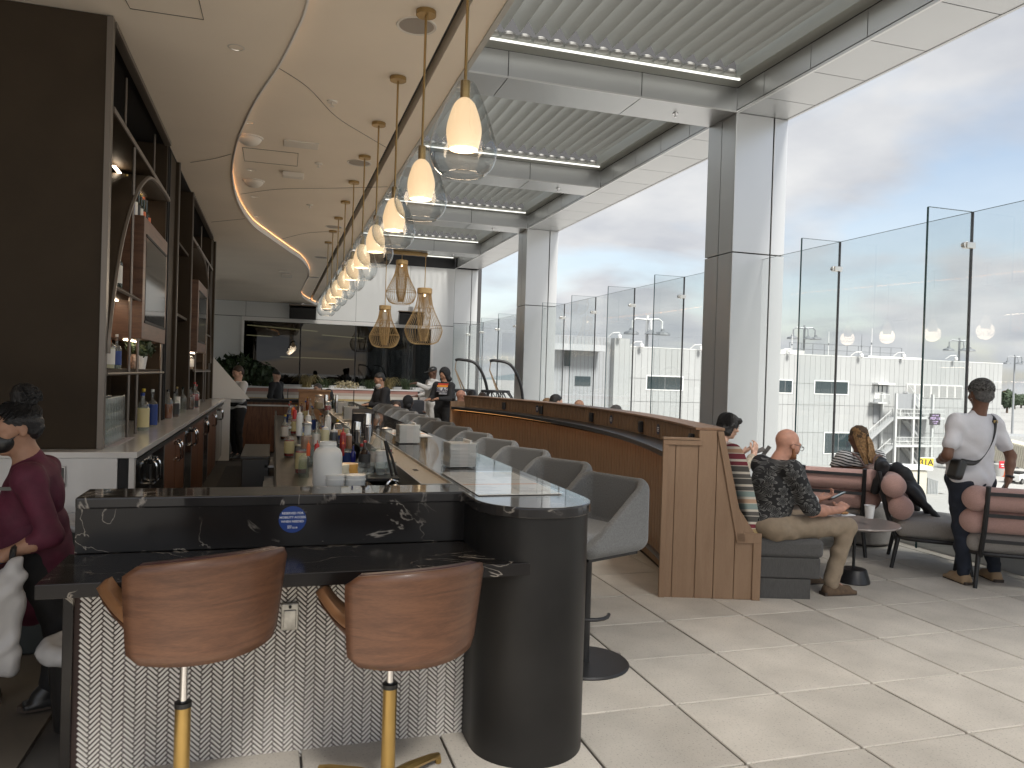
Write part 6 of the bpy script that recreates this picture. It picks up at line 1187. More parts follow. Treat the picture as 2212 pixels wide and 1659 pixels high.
def person(label, J, m_skin, top, bottom, shoe=None, hair=None, h=.012, b=1., female=False, sleeve=1., hs=1., top_name='shirt', hem=.0, wr=.003, body_extra=(), legs=True, hair_style='short', long_top=False, hands=True, ab=None, ease=.012):
    ab = ab or b
    t = thing('person', label, 'person', tuple(J['base'])); o = nv(J['base']); G = {k: (nv(v)-o if k not in ('f', 'hup', 'hdL', 'hdR', 'hnL', 'hnR', 'base', 'belly', 'cuff', 'curl', 'cloth_extra') else nv(v)) for k, v in J.items()}
    hp_, P, Q = head_prims(G['hed'], G['f'], hs, J.get('hup', (0, 0, 1)), female)
    s_ = unit(G['shR']-G['shL']); tt_ = unit(G['nek']-G['pel']); fwd = unit(np.cross(tt_, s_)); tt_ = np.cross(s_, fwd); Qt = np.stack([s_, fwd, tt_], 1).astype(np.float32)
    sw_ = np.linalg.norm(G['shR']-G['shL'])/2
    T_ = tuple
    def torso(e):
        ch, pl, nk = G['che'], G['pel'], G['nek']; mid = (ch+pl)/2
        return [('e', T_(ch), (sw_*.88+e, .112*b+e, .17+e), Qt, .05), ('e', T_(mid+fwd*G.get('belly', nv([0]))[0]), (sw_*.80*b+e, .112*b+e, .16+e), Qt, .06), ('e', T_(pl), (sw_*.84*b+e, .120*b+e, .125+e), Qt, .05), ('c', T_(G['shL']*.92+nk*.08-tt_*.012), T_(G['shR']*.92+nk*.08-tt_*.012), .058+e, .058+e, .04), ('c', T_(nk-tt_*.05), T_(nk), .07+e*.5, .055+e*.3, .03)]
    body = list(hp_)+[('c', P(0, -.02, -.06), T_(G['nek']-tt_*.03), .054*hs, .060*hs, .03)]+torso(-.006)
    cloth = torso(ease)
    for S in 'LR':
        a, e, w_ = G['sh'+S], G['el'+S], G['wr'+S]
        body += [('c', T_(a), T_(e), .047*ab, .040*ab), ('c', T_(e), T_(e*.6+w_*.4), .040*ab, .038*ab), ('c', T_(e*.6+w_*.4), T_(w_), .038*ab, .026)]
        end = a+(e-a)*min(1, sleeve); cloth += [('c', T_(a), T_(end), .064*ab, .062*ab if sleeve < 1 else .054*ab, .05)]
        if sleeve > 1: e2 = e+(w_-e)*(sleeve-1); cloth += [('c', T_(e), T_(e2), .054*ab, .042, .03)]
        if hands and 'hd'+S in G: body += hand_prims(w_, G['hd'+S], G['hn'+S], J.get('curl', .5), hs, 1 if S == 'R' else -1)
    pants = []
    if legs:
        pants += [('e', T_(G['pel']-tt_*.02), (sw_*.86*b+.008, .124*b+.008, .115), Qt, .05)]
        for S in 'LR':
            a, k_, n_2 = G['hp'+S], G['kn'+S], G['an'+S]
            body += [('c', T_(a), T_(k_), .075*b, .05), ('c', T_(k_), T_(n_2), .05, .036)]
            pants += [('c', T_(a), T_(k_), .092*b, .066*b**.5, .05), ('c', T_(k_), T_(k_*.55+n_2*.45), .064*b**.5, .060, .03), ('c', T_(k_*.55+n_2*.45), T_(n_2), .060, J.get('cuff', .05), .03)]
            if 'to'+S in G:
                to = G['to'+S]; body += [('c', T_(n_2), T_((n_2+to)/2-nv((0, 0, .01))), .036, .03)]
    me = sdf_mesh('body', body+list(body_extra), h=h, k=.022, material=m_skin); link('body', me, t)
    sdf(top_name, cloth+J.get('cloth_extra', []), t, top, h=max(h, .011), k=.035, wr=wr, wrs=5, cut=[tuple(-tt_)+(float(np.dot(-tt_, G['pel']))+.02+hem,)] if not long_top else None)
    if legs and bottom: sdf('trousers', pants, t, bottom, h=max(h, .011), k=.03, wr=wr, wrs=6)
    if legs and shoe:
        for S in 'LR':
            if 'to'+S in G:
                a, to = G['an'+S], G['to'+S]; d = to-a; d[2] = 0; d = unit(d); heel = nv((a[0], a[1], to[2]))-d*.03; sd_ = np.cross(d, (0, 0, 1)); Qs = np.stack([d, sd_, (0, 0, 1)], 1).astype(np.float32); ln = np.linalg.norm((to-heel)[:2])
                sdf('shoe', [('c', T_(heel+nv((0, 0, .03))), T_(to-d*.035+nv((0, 0, .022))), .043, .036), ('c', T_(a-nv((0, 0, .01))), T_(heel+d*.08+nv((0, 0, .04))), .046, .042), ('b', T_((heel+to)/2+nv((0, 0, .004))), (ln/2+.03, .046, .018), Qs, .014)], t, shoe, h=max(h*.8, .009), k=.02, cut=[(0, 0, -1, float(-min(heel[2], to[2])+.016))]); MB().xprism([(-.045, -.040), (ln*.5, -.046), (ln+.02, -.044), (ln+.052, 0), (ln+.02, .044), (ln*.5, .046), (-.045, .040)], T_(nv((heel[0], heel[1], min(heel[2], to[2])-.014))), T_(d), T_(sd_), (0, 0, .024)).build('sole', mat('shoe_sole', (.06, .045, .035), .8), t)
    if hair:
        E_ = lambda p, rad, k=.02: ('e', P(*p), tuple(v*hs for v in rad), Q, k)
        if hair_style == 'short': hp2 = [E_((0, -.020, .045), (.083, .098, .082)), E_((0, -.055, -.01), (.078, .06, .07)), ('-e', P(0, .095, -.02), (.09*hs, .085*hs, .085*hs), Q, .02), ('-e', P(.0, .02, -.10), (.12*hs, .07*hs, .07*hs), Q, .02)]
        elif hair_style == 'bob': hp2 = [E_((0, -.012, .042), (.088, .105, .090)), E_((0, -.045, -.03), (.085, .075, .10)), ('c', P(-.07, .0, .02), P(-.07, -.01, -.08), .028*hs, .02*hs), ('c', P(.07, .0, .02), P(.07, -.01, -.08), .028*hs, .02*hs), ('c', P(-.05, .075, .075), P(.05, .075, .075), .03, .03), ('-e', P(0, .11, -.045), (.07*hs, .08*hs, .085*hs), Q, .02)]
        elif hair_style == 'bun': hp2 = [E_((0, -.022, .042), (.084, .098, .084)), E_((0, -.06, -.0), (.075, .06, .065)), ('e', P(0, -.055, .15), (.062, .06, .055), Q, .02), ('e', P(0.02, -.06, .175), (.04, .045, .035), Q, .02), ('-e', P(0, .10, -.03), (.085*hs, .085*hs, .09*hs), Q, .02)]
        elif hair_style == 'cap': hp2 = [E_((0, -.012, .055), (.086, .104, .075)), ('b', P(0, .125, .045), (.07, .05, .007), Q, .006), ('-b', P(0, 0, -.03), (.15, .15, .055), Q, .005)]
        elif hair_style == 'hood': hp2 = [E_((0, -.03, .02), (.112, .125, .135)), ('c', P(-.08, -.03, -.10), P(.08, -.03, -.10), .06, .06), ('-e', P(0, .12, -.005), (.075, .085, .10), Q, .02)]
        else: hp2 = []
        if hp2: sdf('cap' if hair_style == 'cap' else ('hood' if hair_style == 'hood' else 'hair'), hp2, t, hair, h=max(h*.9, .008), k=.02, wr=.0045 if hair_style != 'cap' else 0, wrs=26)
    return t, P, Q, G
M_hairb = mat('hair_black', (.012, .011, .011), .5, bump=.6, bscale=180); M_hairg = mat('hair_grey', (.12, .115, .11), .8, bump=.9, bscale=260, var=.4, vscale=60); M_hairbr = mat('hair_brown', (.05, .03, .02), .6, bump=.6, bscale=160)
sk_r = skin('ruddy', (.52, .27, .19)); sk_l = skin('light', (.55, .34, .25)); sk_m = skin('medium', (.36, .20, .13)); sk_d = skin('deep', (.155, .075, .045)); sk_dd = skin('brown', (.11, .055, .035))
M_eye = mat('eye_dark', (.03, .02, .018), .2)
def eyes(t, P, hs=1., shut=False):
    for s in (-1, 1): MB().lathe([(0, -.004), (.006, -.002), (.006, .002), (0, .004)], 8, P(s*.031, .0925, .004)).build('eye', M_eye, t)
    for s in (-1, 1): MB().tube([P(s*.018, .097, .024), P(s*.034, .097, .029), P(s*.05, .085, .024)], .0035, 5).build('eyebrow', M_hairbr, t)
def strands(t, P, m, kind, n=420, seed=1, hs=1.):
    rnd = random.Random(seed); q = MB()
    def sc(th, ph, r=1.0):       # point on the scalp: th from crown, ph around from the face
        return P(.087*r*math.sin(th)*math.sin(ph), -.018+.104*r*math.sin(th)*math.cos(ph), .045+.088*r*math.cos(th))
    for k in range(n):
        if kind == 'curl':
            th = math.acos(rnd.uniform(-.25, 1)); ph = rnd.uniform(1.0, 5.28) if th > .7 else rnd.uniform(0, 6.28); c = Vector(sc(th, ph, .985)); d = (c-Vector(P(0, -.018, .03))).normalized(); a = d.orthogonal().normalized(); b_3 = d.cross(a); r_ = rnd.uniform(.004, .008); s0 = rnd.uniform(0, 6)
            q.tube([c+d*(.003*j)+(a*math.cos(s0+1.5*j)+b_3*math.sin(s0+1.5*j))*r_ for j in range(4)], .0026, 3)
        elif kind == 'back':     # combed back to the bun
            ph = rnd.uniform(-2.6, 2.6); th = rnd.uniform(.5, 1.45); p0 = sc(th, ph, 1.03); q.tube(spline([p0, sc(th*.75, ph+.35*(1 if ph > 0 else -1), 1.06), P(rnd.uniform(-.03, .03), -.055, .115)], 3), .0022, 3)
        else:                    # falling straight
            ph = rnd.uniform(.55, 5.73); p1 = sc(1.25, ph, 1.06); w_ = Vector(p1)-Vector(P(0, -.02, .0)); dn = Vector(P(0, 0, -rnd.uniform(.04, .10)))-Vector(P(0, 0, 0)); q.tube(spline([sc(.12, ph, 1.03), sc(.7, ph, 1.07), p1, Vector(p1)+dn+w_*.05], 3), .0026, 3)
    return stuff(q.build('hair_strands', m, t))
# ---- seated man in the floral shirt
mf = mat('floral_shirt', (.014, .014, .015), .8); t_, n_, l_, b_ = nodes(mf)
tc_ = n_.new('ShaderNodeTexCoord'); mp_ = n_.new('ShaderNodeMapping'); mp_.inputs['Scale'].default_value = (13, 6, 13); l_.new(tc_.outputs['Object'], mp_.inputs[0]); vo = n_.new('ShaderNodeTexVoronoi'); vo.inputs['Scale'].default_value = 1.0; vo.inputs['Randomness'].default_value = .85; l_.new(mp_.outputs[0], vo.inputs['Vector'])
sb_ = n_.new('ShaderNodeVectorMath'); sb_.operation = 'SUBTRACT'; l_.new(mp_.outputs[0], sb_.inputs[0]); l_.new(vo.outputs['Position'], sb_.inputs[1]); sp_ = n_.new('ShaderNodeSeparateXYZ'); l_.new(sb_.outputs[0], sp_.inputs[0])
th_ = mth('ARCTAN2', sp_.outputs['Z'], sp_.outputs['X']); rad_ = mth('SQRT', mth('ADD', mth('MULTIPLY', sp_.outputs['X'], sp_.outputs['X']), mth('MULTIPLY', sp_.outputs['Z'], sp_.outputs['Z'])))
sepc = n_.new('ShaderNodeSeparateColor'); l_.new(vo.outputs['Color'], sepc.inputs[0])
pet = mth('ADD', mth('MULTIPLY', mth('ABSOLUTE', mth('COSINE', mth('MULTIPLY_ADD', th_, 3., mth('MULTIPLY', sepc.outputs[0], 6.)))), .34), .20)
line = mth('LESS_THAN', mth('ABSOLUTE', mth('SUBTRACT', rad_, pet)), .055); vein = mth('MULTIPLY', mth('LESS_THAN', rad_, mth('SUBTRACT', pet, .05)), mth('GREATER_THAN', mth('ABSOLUTE', mth('COSINE', mth('MULTIPLY_ADD', th_, 3., mth('MULTIPLY', sepc.outputs[0], 6.)))), .93))
msk2 = mth('MINIMUM', mth('ADD', line, mth('MULTIPLY', vein, .6)), 1.); mxf = n_.new('ShaderNodeMix'); mxf.data_type = 'RGBA'; l_.new(msk2, mxf.inputs[0]); mxf.inputs[6].default_value = (.014, .014, .015, 1); mxf.inputs[7].default_value = (.16, .16, .155, 1); l_.new(mxf.outputs[2], b_.inputs['Base Color'])
M_khaki = mat('khaki', (.30, .235, .165), .85, var=.08, vscale=25, bump=.5, bscale=15); M_bshoe = mat('brown_suede', (.115, .075, .045), .8, var=.25, vscale=30)
J = dict(base=(3.70, 5.10, 0), pel=(3.68, 5.12, .555), che=(3.735, 5.12, .86), nek=(3.80, 5.12, 1.045), hed=(3.868, 5.11, 1.165), f=(.95, -.02, -.30), shL=(3.775, 5.315, .985), shR=(3.785, 4.925, .985), elL=(3.98, 5.36, .70), elR=(3.945, 4.895, .675), wrL=(4.215, 5.17, .715), wrR=(4.25, 4.965, .665), hdL=(.75, -.35, .30), hnL=(.3, -.2, .95), hdR=(.80, .35, .35), hnR=(.1, .5, -.85), curl=1.1,
         hpL=(3.71, 5.24, .535), hpR=(3.71, 4.995, .535), knL=(4.30, 5.28, .535), knR=(4.335, 4.965, .535), anL=(4.165, 5.29, .10), anR=(4.20, 4.965, .10), toL=(4.36, 5.29, .015), toR=(4.385, 4.955, .015), cuff=.062, belly=(.045,))
t, P, Q, G = person('bald bearded man in a black floral shirt seated on the bench with a phone', J, sk_r, mf, M_khaki, M_bshoe, None, h=.0085, b=1.12, sleeve=.92, hem=.07, wr=.006)
sdf('beard', [('e', P(0, .045, -.085), (.054, .055, .042), Q), ('e', P(0, .072, -.105), (.035, .03, .035), Q), ('c', P(-.060, .01, -.02), P(-.052, .045, -.075), .012, .02), ('c', P(.060, .01, -.02), P(.052, .045, -.075), .012, .02), ('c', P(-.02, .098, -.044), P(.02, .098, -.044), .007, .007), ('-e', P(0, .105, -.060), (.02, .02, .008), Q, .005)], t, mat('beard_red', (.33, .14, .06), .8, bump=.8, bscale=300, var=.3, vscale=80), h=.006, k=.012)
eyes(t, P)
gl_ = MB()
for s in (-1, 1): gl_.tube([P(s*.033+.024*math.cos(a), .112, .002+.017*math.sin(a)) for a in [i*math.pi/8 for i in range(16)]], .0022, 5, True); gl_.tube([P(s*.057, .110, .008), P(s*.078, .06, .010), P(s*.084, -.012, .006), P(s*.083, -.03, -.012)], .0022, 5)
gl_.tube([P(-.01, .113, .006), P(.01, .113, .006)], .002, 5); gl_.build('glasses', M_cap, t)
MB().tube([G['wrL']+nv((-.02, .0, 0))+.031*(nv((0, 1, 0))*math.cos(a)+nv((-.3, 0, .95))*math.sin(a)) for a in [i*math.pi/8 for i in range(16)]], .007, 6, True).build('wristband', capw, t)
ph = thing('smartphone', 'dark smartphone held by the bald seated man', 'phone', (4.325, 5.075, .755), 0); MB().obox((0, 0, 0), (.066, -.012, .032), (.012, .034, -.006), (-.002, .0008, .0042)).build('body', M_cap, ph, bevel=.003); MB().obox((-.0022, .0008, .0048), (.063, -.0115, .0305), (.0113, .032, -.0057), (-.0001, 0, .0002)).build('screen', mat('phone_screen', (.05, .055, .07), .1), ph)
# ---- standing woman in the white tee
M_tee = mat('white_cotton', (.66, .65, .67), .9, var=.03, vscale=8, bump=.55, bscale=13); M_jean = mat('dark_denim', (.015, .020, .033), .85, var=.35, vscale=9, bump=.5, bscale=18)
J = dict(base=(5.70, 5.04, 0), pel=(5.645, 5.04, .90), che=(5.665, 5.05, 1.215), nek=(5.70, 5.04, 1.425), hed=(5.735, 5.05, 1.60), f=(.25, .94, -.12), shL=(5.475, 5.04, 1.36), shR=(5.875, 5.04, 1.36), elL=(5.335, 4.99, 1.09), elR=(6.005, 4.97, 1.085), wrL=(5.52, 5.235, 1.02), wrR=(5.905, 4.90, .90), hdL=(.95, .2, .1), hnL=(0, -1, 0), hdR=(-.45, -.05, -.9), hnR=(-.7, .7, .3), curl=.85,
         hpL=(5.545, 5.04, .86), hpR=(5.755, 5.04, .86), knL=(5.585, 5.05, .47), knR=(5.86, 5.06, .47), anL=(5.612, 5.04, .10), anR=(5.975, 5.06, .10), toL=(5.64, 5.21, .015), toR=(6.03, 5.23, .015), cuff=.052, belly=(.02,))
t, P, Q, G = person('standing person in a white tee and dark jeans seen from behind', J, sk_d, M_tee, M_jean, mat('tan_suede', (.36, .25, .15), .8), M_hairg, h=.0085, b=1.16, female=True, sleeve=.66, hem=.10, wr=.0065, ab=1.0, ease=.022)
strands(t, P, mat('curl_grey', (.20, .195, .185), .8), 'curl', 900, 3); strands(t, P, mat('curl_dark', (.035, .033, .03), .8), 'curl', 700, 4)
st_a = [G['shR']+nv((-.07, -.03, .055)), G['shR']+nv((-.10, -.11, .0)), G['che']+nv((.02, -.168, -.02)), G['che']+nv((-.12, -.168, -.17)), G['elL']+nv((.105, -.03, -.045))]
bg_ = thing('crossbody_bag', 'small black crossbody bag on the strap of the woman in white', 'bag', tuple(nv(J['base']))); sp2 = spline([tuple(p) for p in st_a], 6)
q = MB(); q.grid([[p+Vector((.016, 0, .020)) for p in sp2], [p-Vector((.016, 0, .020)) for p in sp2]]); q.build('strap', M_cap, bg_, True, solid=.005)
sdf('bag', [('b', tuple(G['elL']+nv((.085, -.02, -.115))), (.045, .06, .085), rotm(0, .35, 0), .03)], bg_, M_cap, h=.009); MB().box(*[v for pr in zip(sp2[5]-Vector((.022, .008, .012)), sp2[5]+Vector((.022, -.004, .012))) for v in pr]).build('buckle', M_brass, bg_)
wa = MB().tube([G['wrR']+nv((.01, 0, .02))+.033*(nv((.85, .2, -.2))*math.cos(a)+nv((0, 1, 0))*math.sin(a)) for a in [i*math.pi/8 for i in range(16)]], .010, 6, True).build('wristwatch', M_cap, t)
for s in (-1, 1): MB().tube([P(s*.088+.003*math.cos(a), -.005+.018*math.sin(a), -.055+.018*math.cos(a)) for a in [i*math.pi/7 for i in range(14)]], .0016, 4, True).build('earring', M_steel, t)
for s in (-1, 1): MB().box(G['pel'][0]+s*.085-.055, G['pel'][0]+s*.085+.055, G['pel'][1]-.158, G['pel'][1]-.150, G['pel'][2]-.14, G['pel'][2]-.03)
# ---- seated woman with braids, striped top
mst = mat('bold_stripes', (.6, .6, .58), .85); t_, n_, l_, b_ = nodes(mst); tc_ = n_.new('ShaderNodeTexCoord'); sp_ = n_.new('ShaderNodeSeparateXYZ'); l_.new(tc_.outputs['Object'], sp_.inputs[0]); nz = n_.new('ShaderNodeTexNoise'); nz.inputs['Scale'].default_value = 5; l_.new(tc_.outputs['Object'], nz.inputs['Vector'])
v_ = mth('MULTIPLY_ADD', nz.outputs['Fac'], .05, mth('MULTIPLY_ADD', sp_.outputs['X'], .25, sp_.outputs['Z'])); sw2 = mth('GREATER_THAN', mth('FRACT', mth('MULTIPLY', v_, 37.)), .45); mxs = n_.new('ShaderNodeMix'); mxs.data_type = 'RGBA'; l_.new(sw2, mxs.inputs[0]); mxs.inputs[6].default_value = (.015, .015, .016, 1); mxs.inputs[7].default_value = (.68, .67, .65, 1); l_.new(mxs.outputs[2], b_.inputs['Base Color'])
ot = thing('ottoman', 'round taupe ottoman the woman in stripes sits on', 'ottoman', (5.98, 6.62, 0)); MB().lathe([(.27, .02), (.30, .04), (.30, .34), (.27, .40), (0, .415)], 36).build('cushion', M_taupe, ot, True); MB().lathe([(.24, 0), (.24, .02)], 30).build('plinth', M_blk, ot)
J = dict(base=(5.96, 6.62, 0), pel=(5.95, 6.60, .52), che=(5.93, 6.62, .755), nek=(5.92, 6.63, .945), hed=(5.905, 6.65, 1.10), f=(-.10, .95, -.2), shL=(5.70, 6.62, .885), shR=(6.13, 6.60, .885), elL=(5.62, 6.74, .62), elR=(6.22, 6.72, .62), wrL=(5.75, 6.95, .60), wrR=(6.10, 6.95, .60), hpL=(5.86, 6.66, .50), hpR=(6.05, 6.66, .50), knL=(5.82, 7.05, .48), knR=(6.10, 7.05, .48), anL=(5.90, 6.92, .09), anR=(6.06, 6.80, .09), toL=(5.92, 7.1, .015), toR=(6.13, 6.97, .015), cuff=.075)
t, P, Q, G = person('person with long blond braids in a black and white striped outfit seen from behind', J, sk_d, mst, mst, M_cap, mat('scalp_braids', (.10, .06, .03), .7, bump=1., bscale=120), h=.010, b=1.28, female=True, sleeve=1.15, hem=-.3, wr=.004, hands=False)
rnd = random.Random(11); M_braid = mat('blond_braid', (.36, .21, .09), .65, var=.5, vscale=45, bump=.8, bscale=150); q = MB()
for k in range(85):
    a = rnd.uniform(-1.45, 1.45); top_p = nv(P(.080*math.sin(a), -.085*math.cos(a)-.012, rnd.uniform(-.02, .10))); low = nv(P(.085*math.sin(a)*1.15, -.118-.02*rnd.random(), rnd.uniform(-.30, -.20))); md = nv(P(.088*math.sin(a), -.095*math.cos(a)-.03, -.07)); q.tube(spline([tuple(top_p), tuple(md), tuple(low)], 3), .0065, 5)
stuff(q.build('braids', M_braid, t)); q = MB()
for k in range(34):
    s = -1 if k % 2 else 1; zz = rnd.uniform(-.03, .075); q.tube(spline([P(s*.075, -.01, zz+.03), P(s*.065, -.075, zz), P(0, -.125, .0+rnd.uniform(-.008, .008))], 4), .0075, 5)
for k in range(22): q.tube(spline([P(0, -.125, 0), P(rnd.uniform(-.03, .03), -.15, -.08), P(rnd.uniform(-.055, .055), -.145, rnd.uniform(-.28, -.20))], 3), .0075, 5)
stuff(q.build('ponytail', M_braid, t)); MB().tube([P(.014*math.cos(a), -.130, .014*math.sin(a)) for a in [i*.785 for i in range(8)]], .006, 5, True).build('hair_tie', M_cap, t)
bk = thing('backpack', 'brown leather backpack on the back of the woman with braids', 'backpack', (5.96, 6.62, 0)); c_ = G['che']; sdf('body', [('b', tuple(c_+nv((.02, -.21, -.115))), (.145, .05, .18), rotm(.1, .06, .0), .045), ('c', tuple(c_+nv((-.10, -.22, .06))), tuple(c_+nv((.14, -.22, .055))), .03, .03)], bk, mat('brown_leather', (.20, .125, .105), .45, bump=.2, bscale=50), h=.011, wr=.004)
MB().tube(spline([tuple(c_+nv((-.05, -.22, .07))), tuple(c_+nv((-.03, -.23, .17))), tuple(c_+nv((.05, -.23, .17))), tuple(c_+nv((.07, -.22, .07)))], 5), .010, 6).build('handle', MATS['brown_leather'], bk, True)
for s in (-1, 1): MB().tube(spline([tuple(c_+nv((s*.12+.02, -.18, .05))), tuple(c_+nv((s*.15, -.13, .15))), tuple(c_+nv((s*.16, -.02, .19)))], 4), .012, 6).build('strap', MATS['brown_leather'], bk, True)
# ---- person with a phone behind the banquette end
J = dict(base=(4.16, 6.62, 0), pel=(4.14, 6.64, .55), che=(4.19, 6.63, .85), nek=(4.24, 6.63, 1.05), hed=(4.315, 6.62, 1.205), f=(.97, -.1, -.22), shL=(4.20, 6.82, .99), shR=(4.21, 6.45, .99), elL=(4.33, 6.86, .76), elR=(4.36, 6.43, .78), wrL=(4.53, 6.72, .92), wrR=(4.53, 6.50, .935), hdL=(.6, -.4, .5), hnL=(.3, -.3, .8), hdR=(.35, .2, .9), hnR=(-.2, .8, .1), curl=.8, hpL=(4.2, 6.74, .52), hpR=(4.2, 6.54, .52), knL=(4.62, 6.74, .5), knR=(4.62, 6.52, .5), anL=(4.6, 6.74, .09), anR=(4.6, 6.52, .09), toL=(4.78, 6.74, .015), toR=(4.78, 6.52, .015))
t, P, Q, G = person('person with short black hair holding a phone behind the banquette end', J, sk_l, mat('beige_knit', (.36, .31, .24), .9, var=.2, vscale=40), mat('stripe_skirt', (.35, .28, .24), .9), M_cap, M_hairb, h=.009, b=.92, female=True, sleeve=1.8, hair_style='bob', hs=.98); eyes(t, P)
strands(t, P, M_hairb, 'fall', 380, 5)
ph = thing('phone_wallet', 'grey folding phone case held by the black haired person', 'phone', (4.66, 6.60, .965)); MB().obox((0, 0, 0), (.05, -.02, .022), (.012, .04, .01), (-.003, -.001, .006)).build('case', mat('case_grey', (.12, .11, .10), .5), ph, bevel=.003); MB().obox((.075, -.01, -.005), (.035, -.01, .05), (.012, .04, .006), (.004, 0, -.003)).build('flap', MATS['case_grey'], ph, bevel=.002)
# ---- worker in burgundy at the left
M_burg = mat('burgundy_tunic', (.085, .010, .028), .75, var=.2, vscale=14, bump=.5, bscale=17); M_dkp = mat('black_trousers', (.010, .010, .011), .8)
DX = .10
J = dict(base=(-1.18, 4.15, 0), pel=(-1.185, 4.15, .74), che=(-1.17, 4.14, 1.0), nek=(-1.19, 4.12, 1.175), hed=(-1.245, 4.10, 1.315), f=(-.82, -.56, -.12), shL=(-1.15, 3.96, 1.105), shR=(-1.17, 4.29, 1.105), elL=(-1.045, 3.93, .845), elR=(-1.33, 4.36, .85), wrL=(-1.215, 3.86, .775), wrR=(-1.35, 4.2, .78), hdL=(-.95, -.1, -.2), hnL=(0, .4, -.9), hdR=(-.9, -.2, -.1), hnR=(0, -.4, -.9), curl=.8,
         hpL=(-1.17, 4.06, .70), hpR=(-1.2, 4.25, .70), knL=(-1.035, 4.08, .40), knR=(-1.30, 4.22, .40), anL=(-1.06, 4.10, .12), anR=(-1.38, 4.2, .09), toL=(-1.15, 4.07, .02), toR=(-1.56, 4.16, .015), cuff=.06, belly=(.04,))
J = {k: ((v[0]+DX,)+tuple(v[1:]) if k not in ('f', 'hdL', 'hnL', 'hdR', 'hnR', 'curl', 'cuff', 'belly') else v) for k, v in J.items()}
t, P, Q, G = person('worker in a burgundy tunic and black face mask at the left edge', J, sk_m, M_burg, M_dkp, M_cap, M_hairb, h=.0085, b=1.02, ab=.92, female=True, sleeve=1.42, hair_style='bun', long_top=True, hs=.98, wr=.004); eyes(t, P, .98)
strands(t, P, M_hairb, 'back', 420, 6); strands(t, lambda x, y, z: P(x*.72, (y+.0)*.62-.045, z*.65+.115), M_hairb, 'curl', 420, 7)
sdf('skirt_hem', [('e', tuple(G['pel']+nv((0, 0, -.10))), (.20, .165, .26)), ('c', tuple(G['pel']), tuple(G['pel']+nv((0, 0, .1))), .165, .16)], t, M_burg, h=.011, wr=.005, wrs=5, k=.04)
sdf('face_mask', [('e', P(0, .062, -.050), (.066, .060, .055), Q), ('e', P(0, .095, -.03), (.022, .022, .03), Q), ('c', P(-.066, .035, -.035), P(-.079, .0, -.01), .004, .003), ('c', P(.066, .035, -.035), P(.079, .0, -.01), .004, .003), ('c', P(.06, .03, -.075), P(.078, -.005, -.03), .004, .003)], t, M_cap, h=.006, k=.012)
gv = hand_prims(G['wrL'], J['hdL'], J['hnL'], .85, 1.06, -1); sdf('glove', [tuple(p[:3])+tuple(v+.003 if i < 2 else v for i, v in enumerate(p[3:])) if p[0] == 'c' else p for p in gv], t, mat('blue_glove', (.02, .20, .52), .45), h=.006, k=.012)
MB().tube([G['wrL']+nv((.045, .01, 0))+.036*(nv((0, 1, 0))*math.cos(a)+nv((0, 0, 1))*math.sin(a)) for a in [i*math.pi/8 for i in range(16)]], .013, 6, True).build('wristwatch', M_cap, t)
nt2 = MB().obox(tuple(G['che']+nv((-.07, -.135, .05))), (.035, -.004, 0), (0, .004, 0), (0, 0, .008)).build('name_tag', mat('tag_grey', (.10, .10, .09), .4), t)
wbag = thing('plastic_bag', 'white plastic carrier bag in the worker\'s gloved hand', 'bag', (-1.135, 3.80, .27)); sdf('bag', [('b', (.0, 0, .22), (.115, .05, .23), rotm(0, .05, .15), .04), ('c', (-.04, 0, .44), (-.03, .0, .53), .05, .03), ('c', (.06, 0, .42), (.10, .02, .50), .03, .025)], wbag, mat('white_poly', (.46, .455, .45), .35), h=.010, wr=.011, wrs=6, k=.04); MB().obox((-.075, -.085, .30), (.06, 0, .015), (0, .006, 0), (-.01, 0, .035)).build('print', mat('bag_print', (.20, .15, .13), .6), wbag)
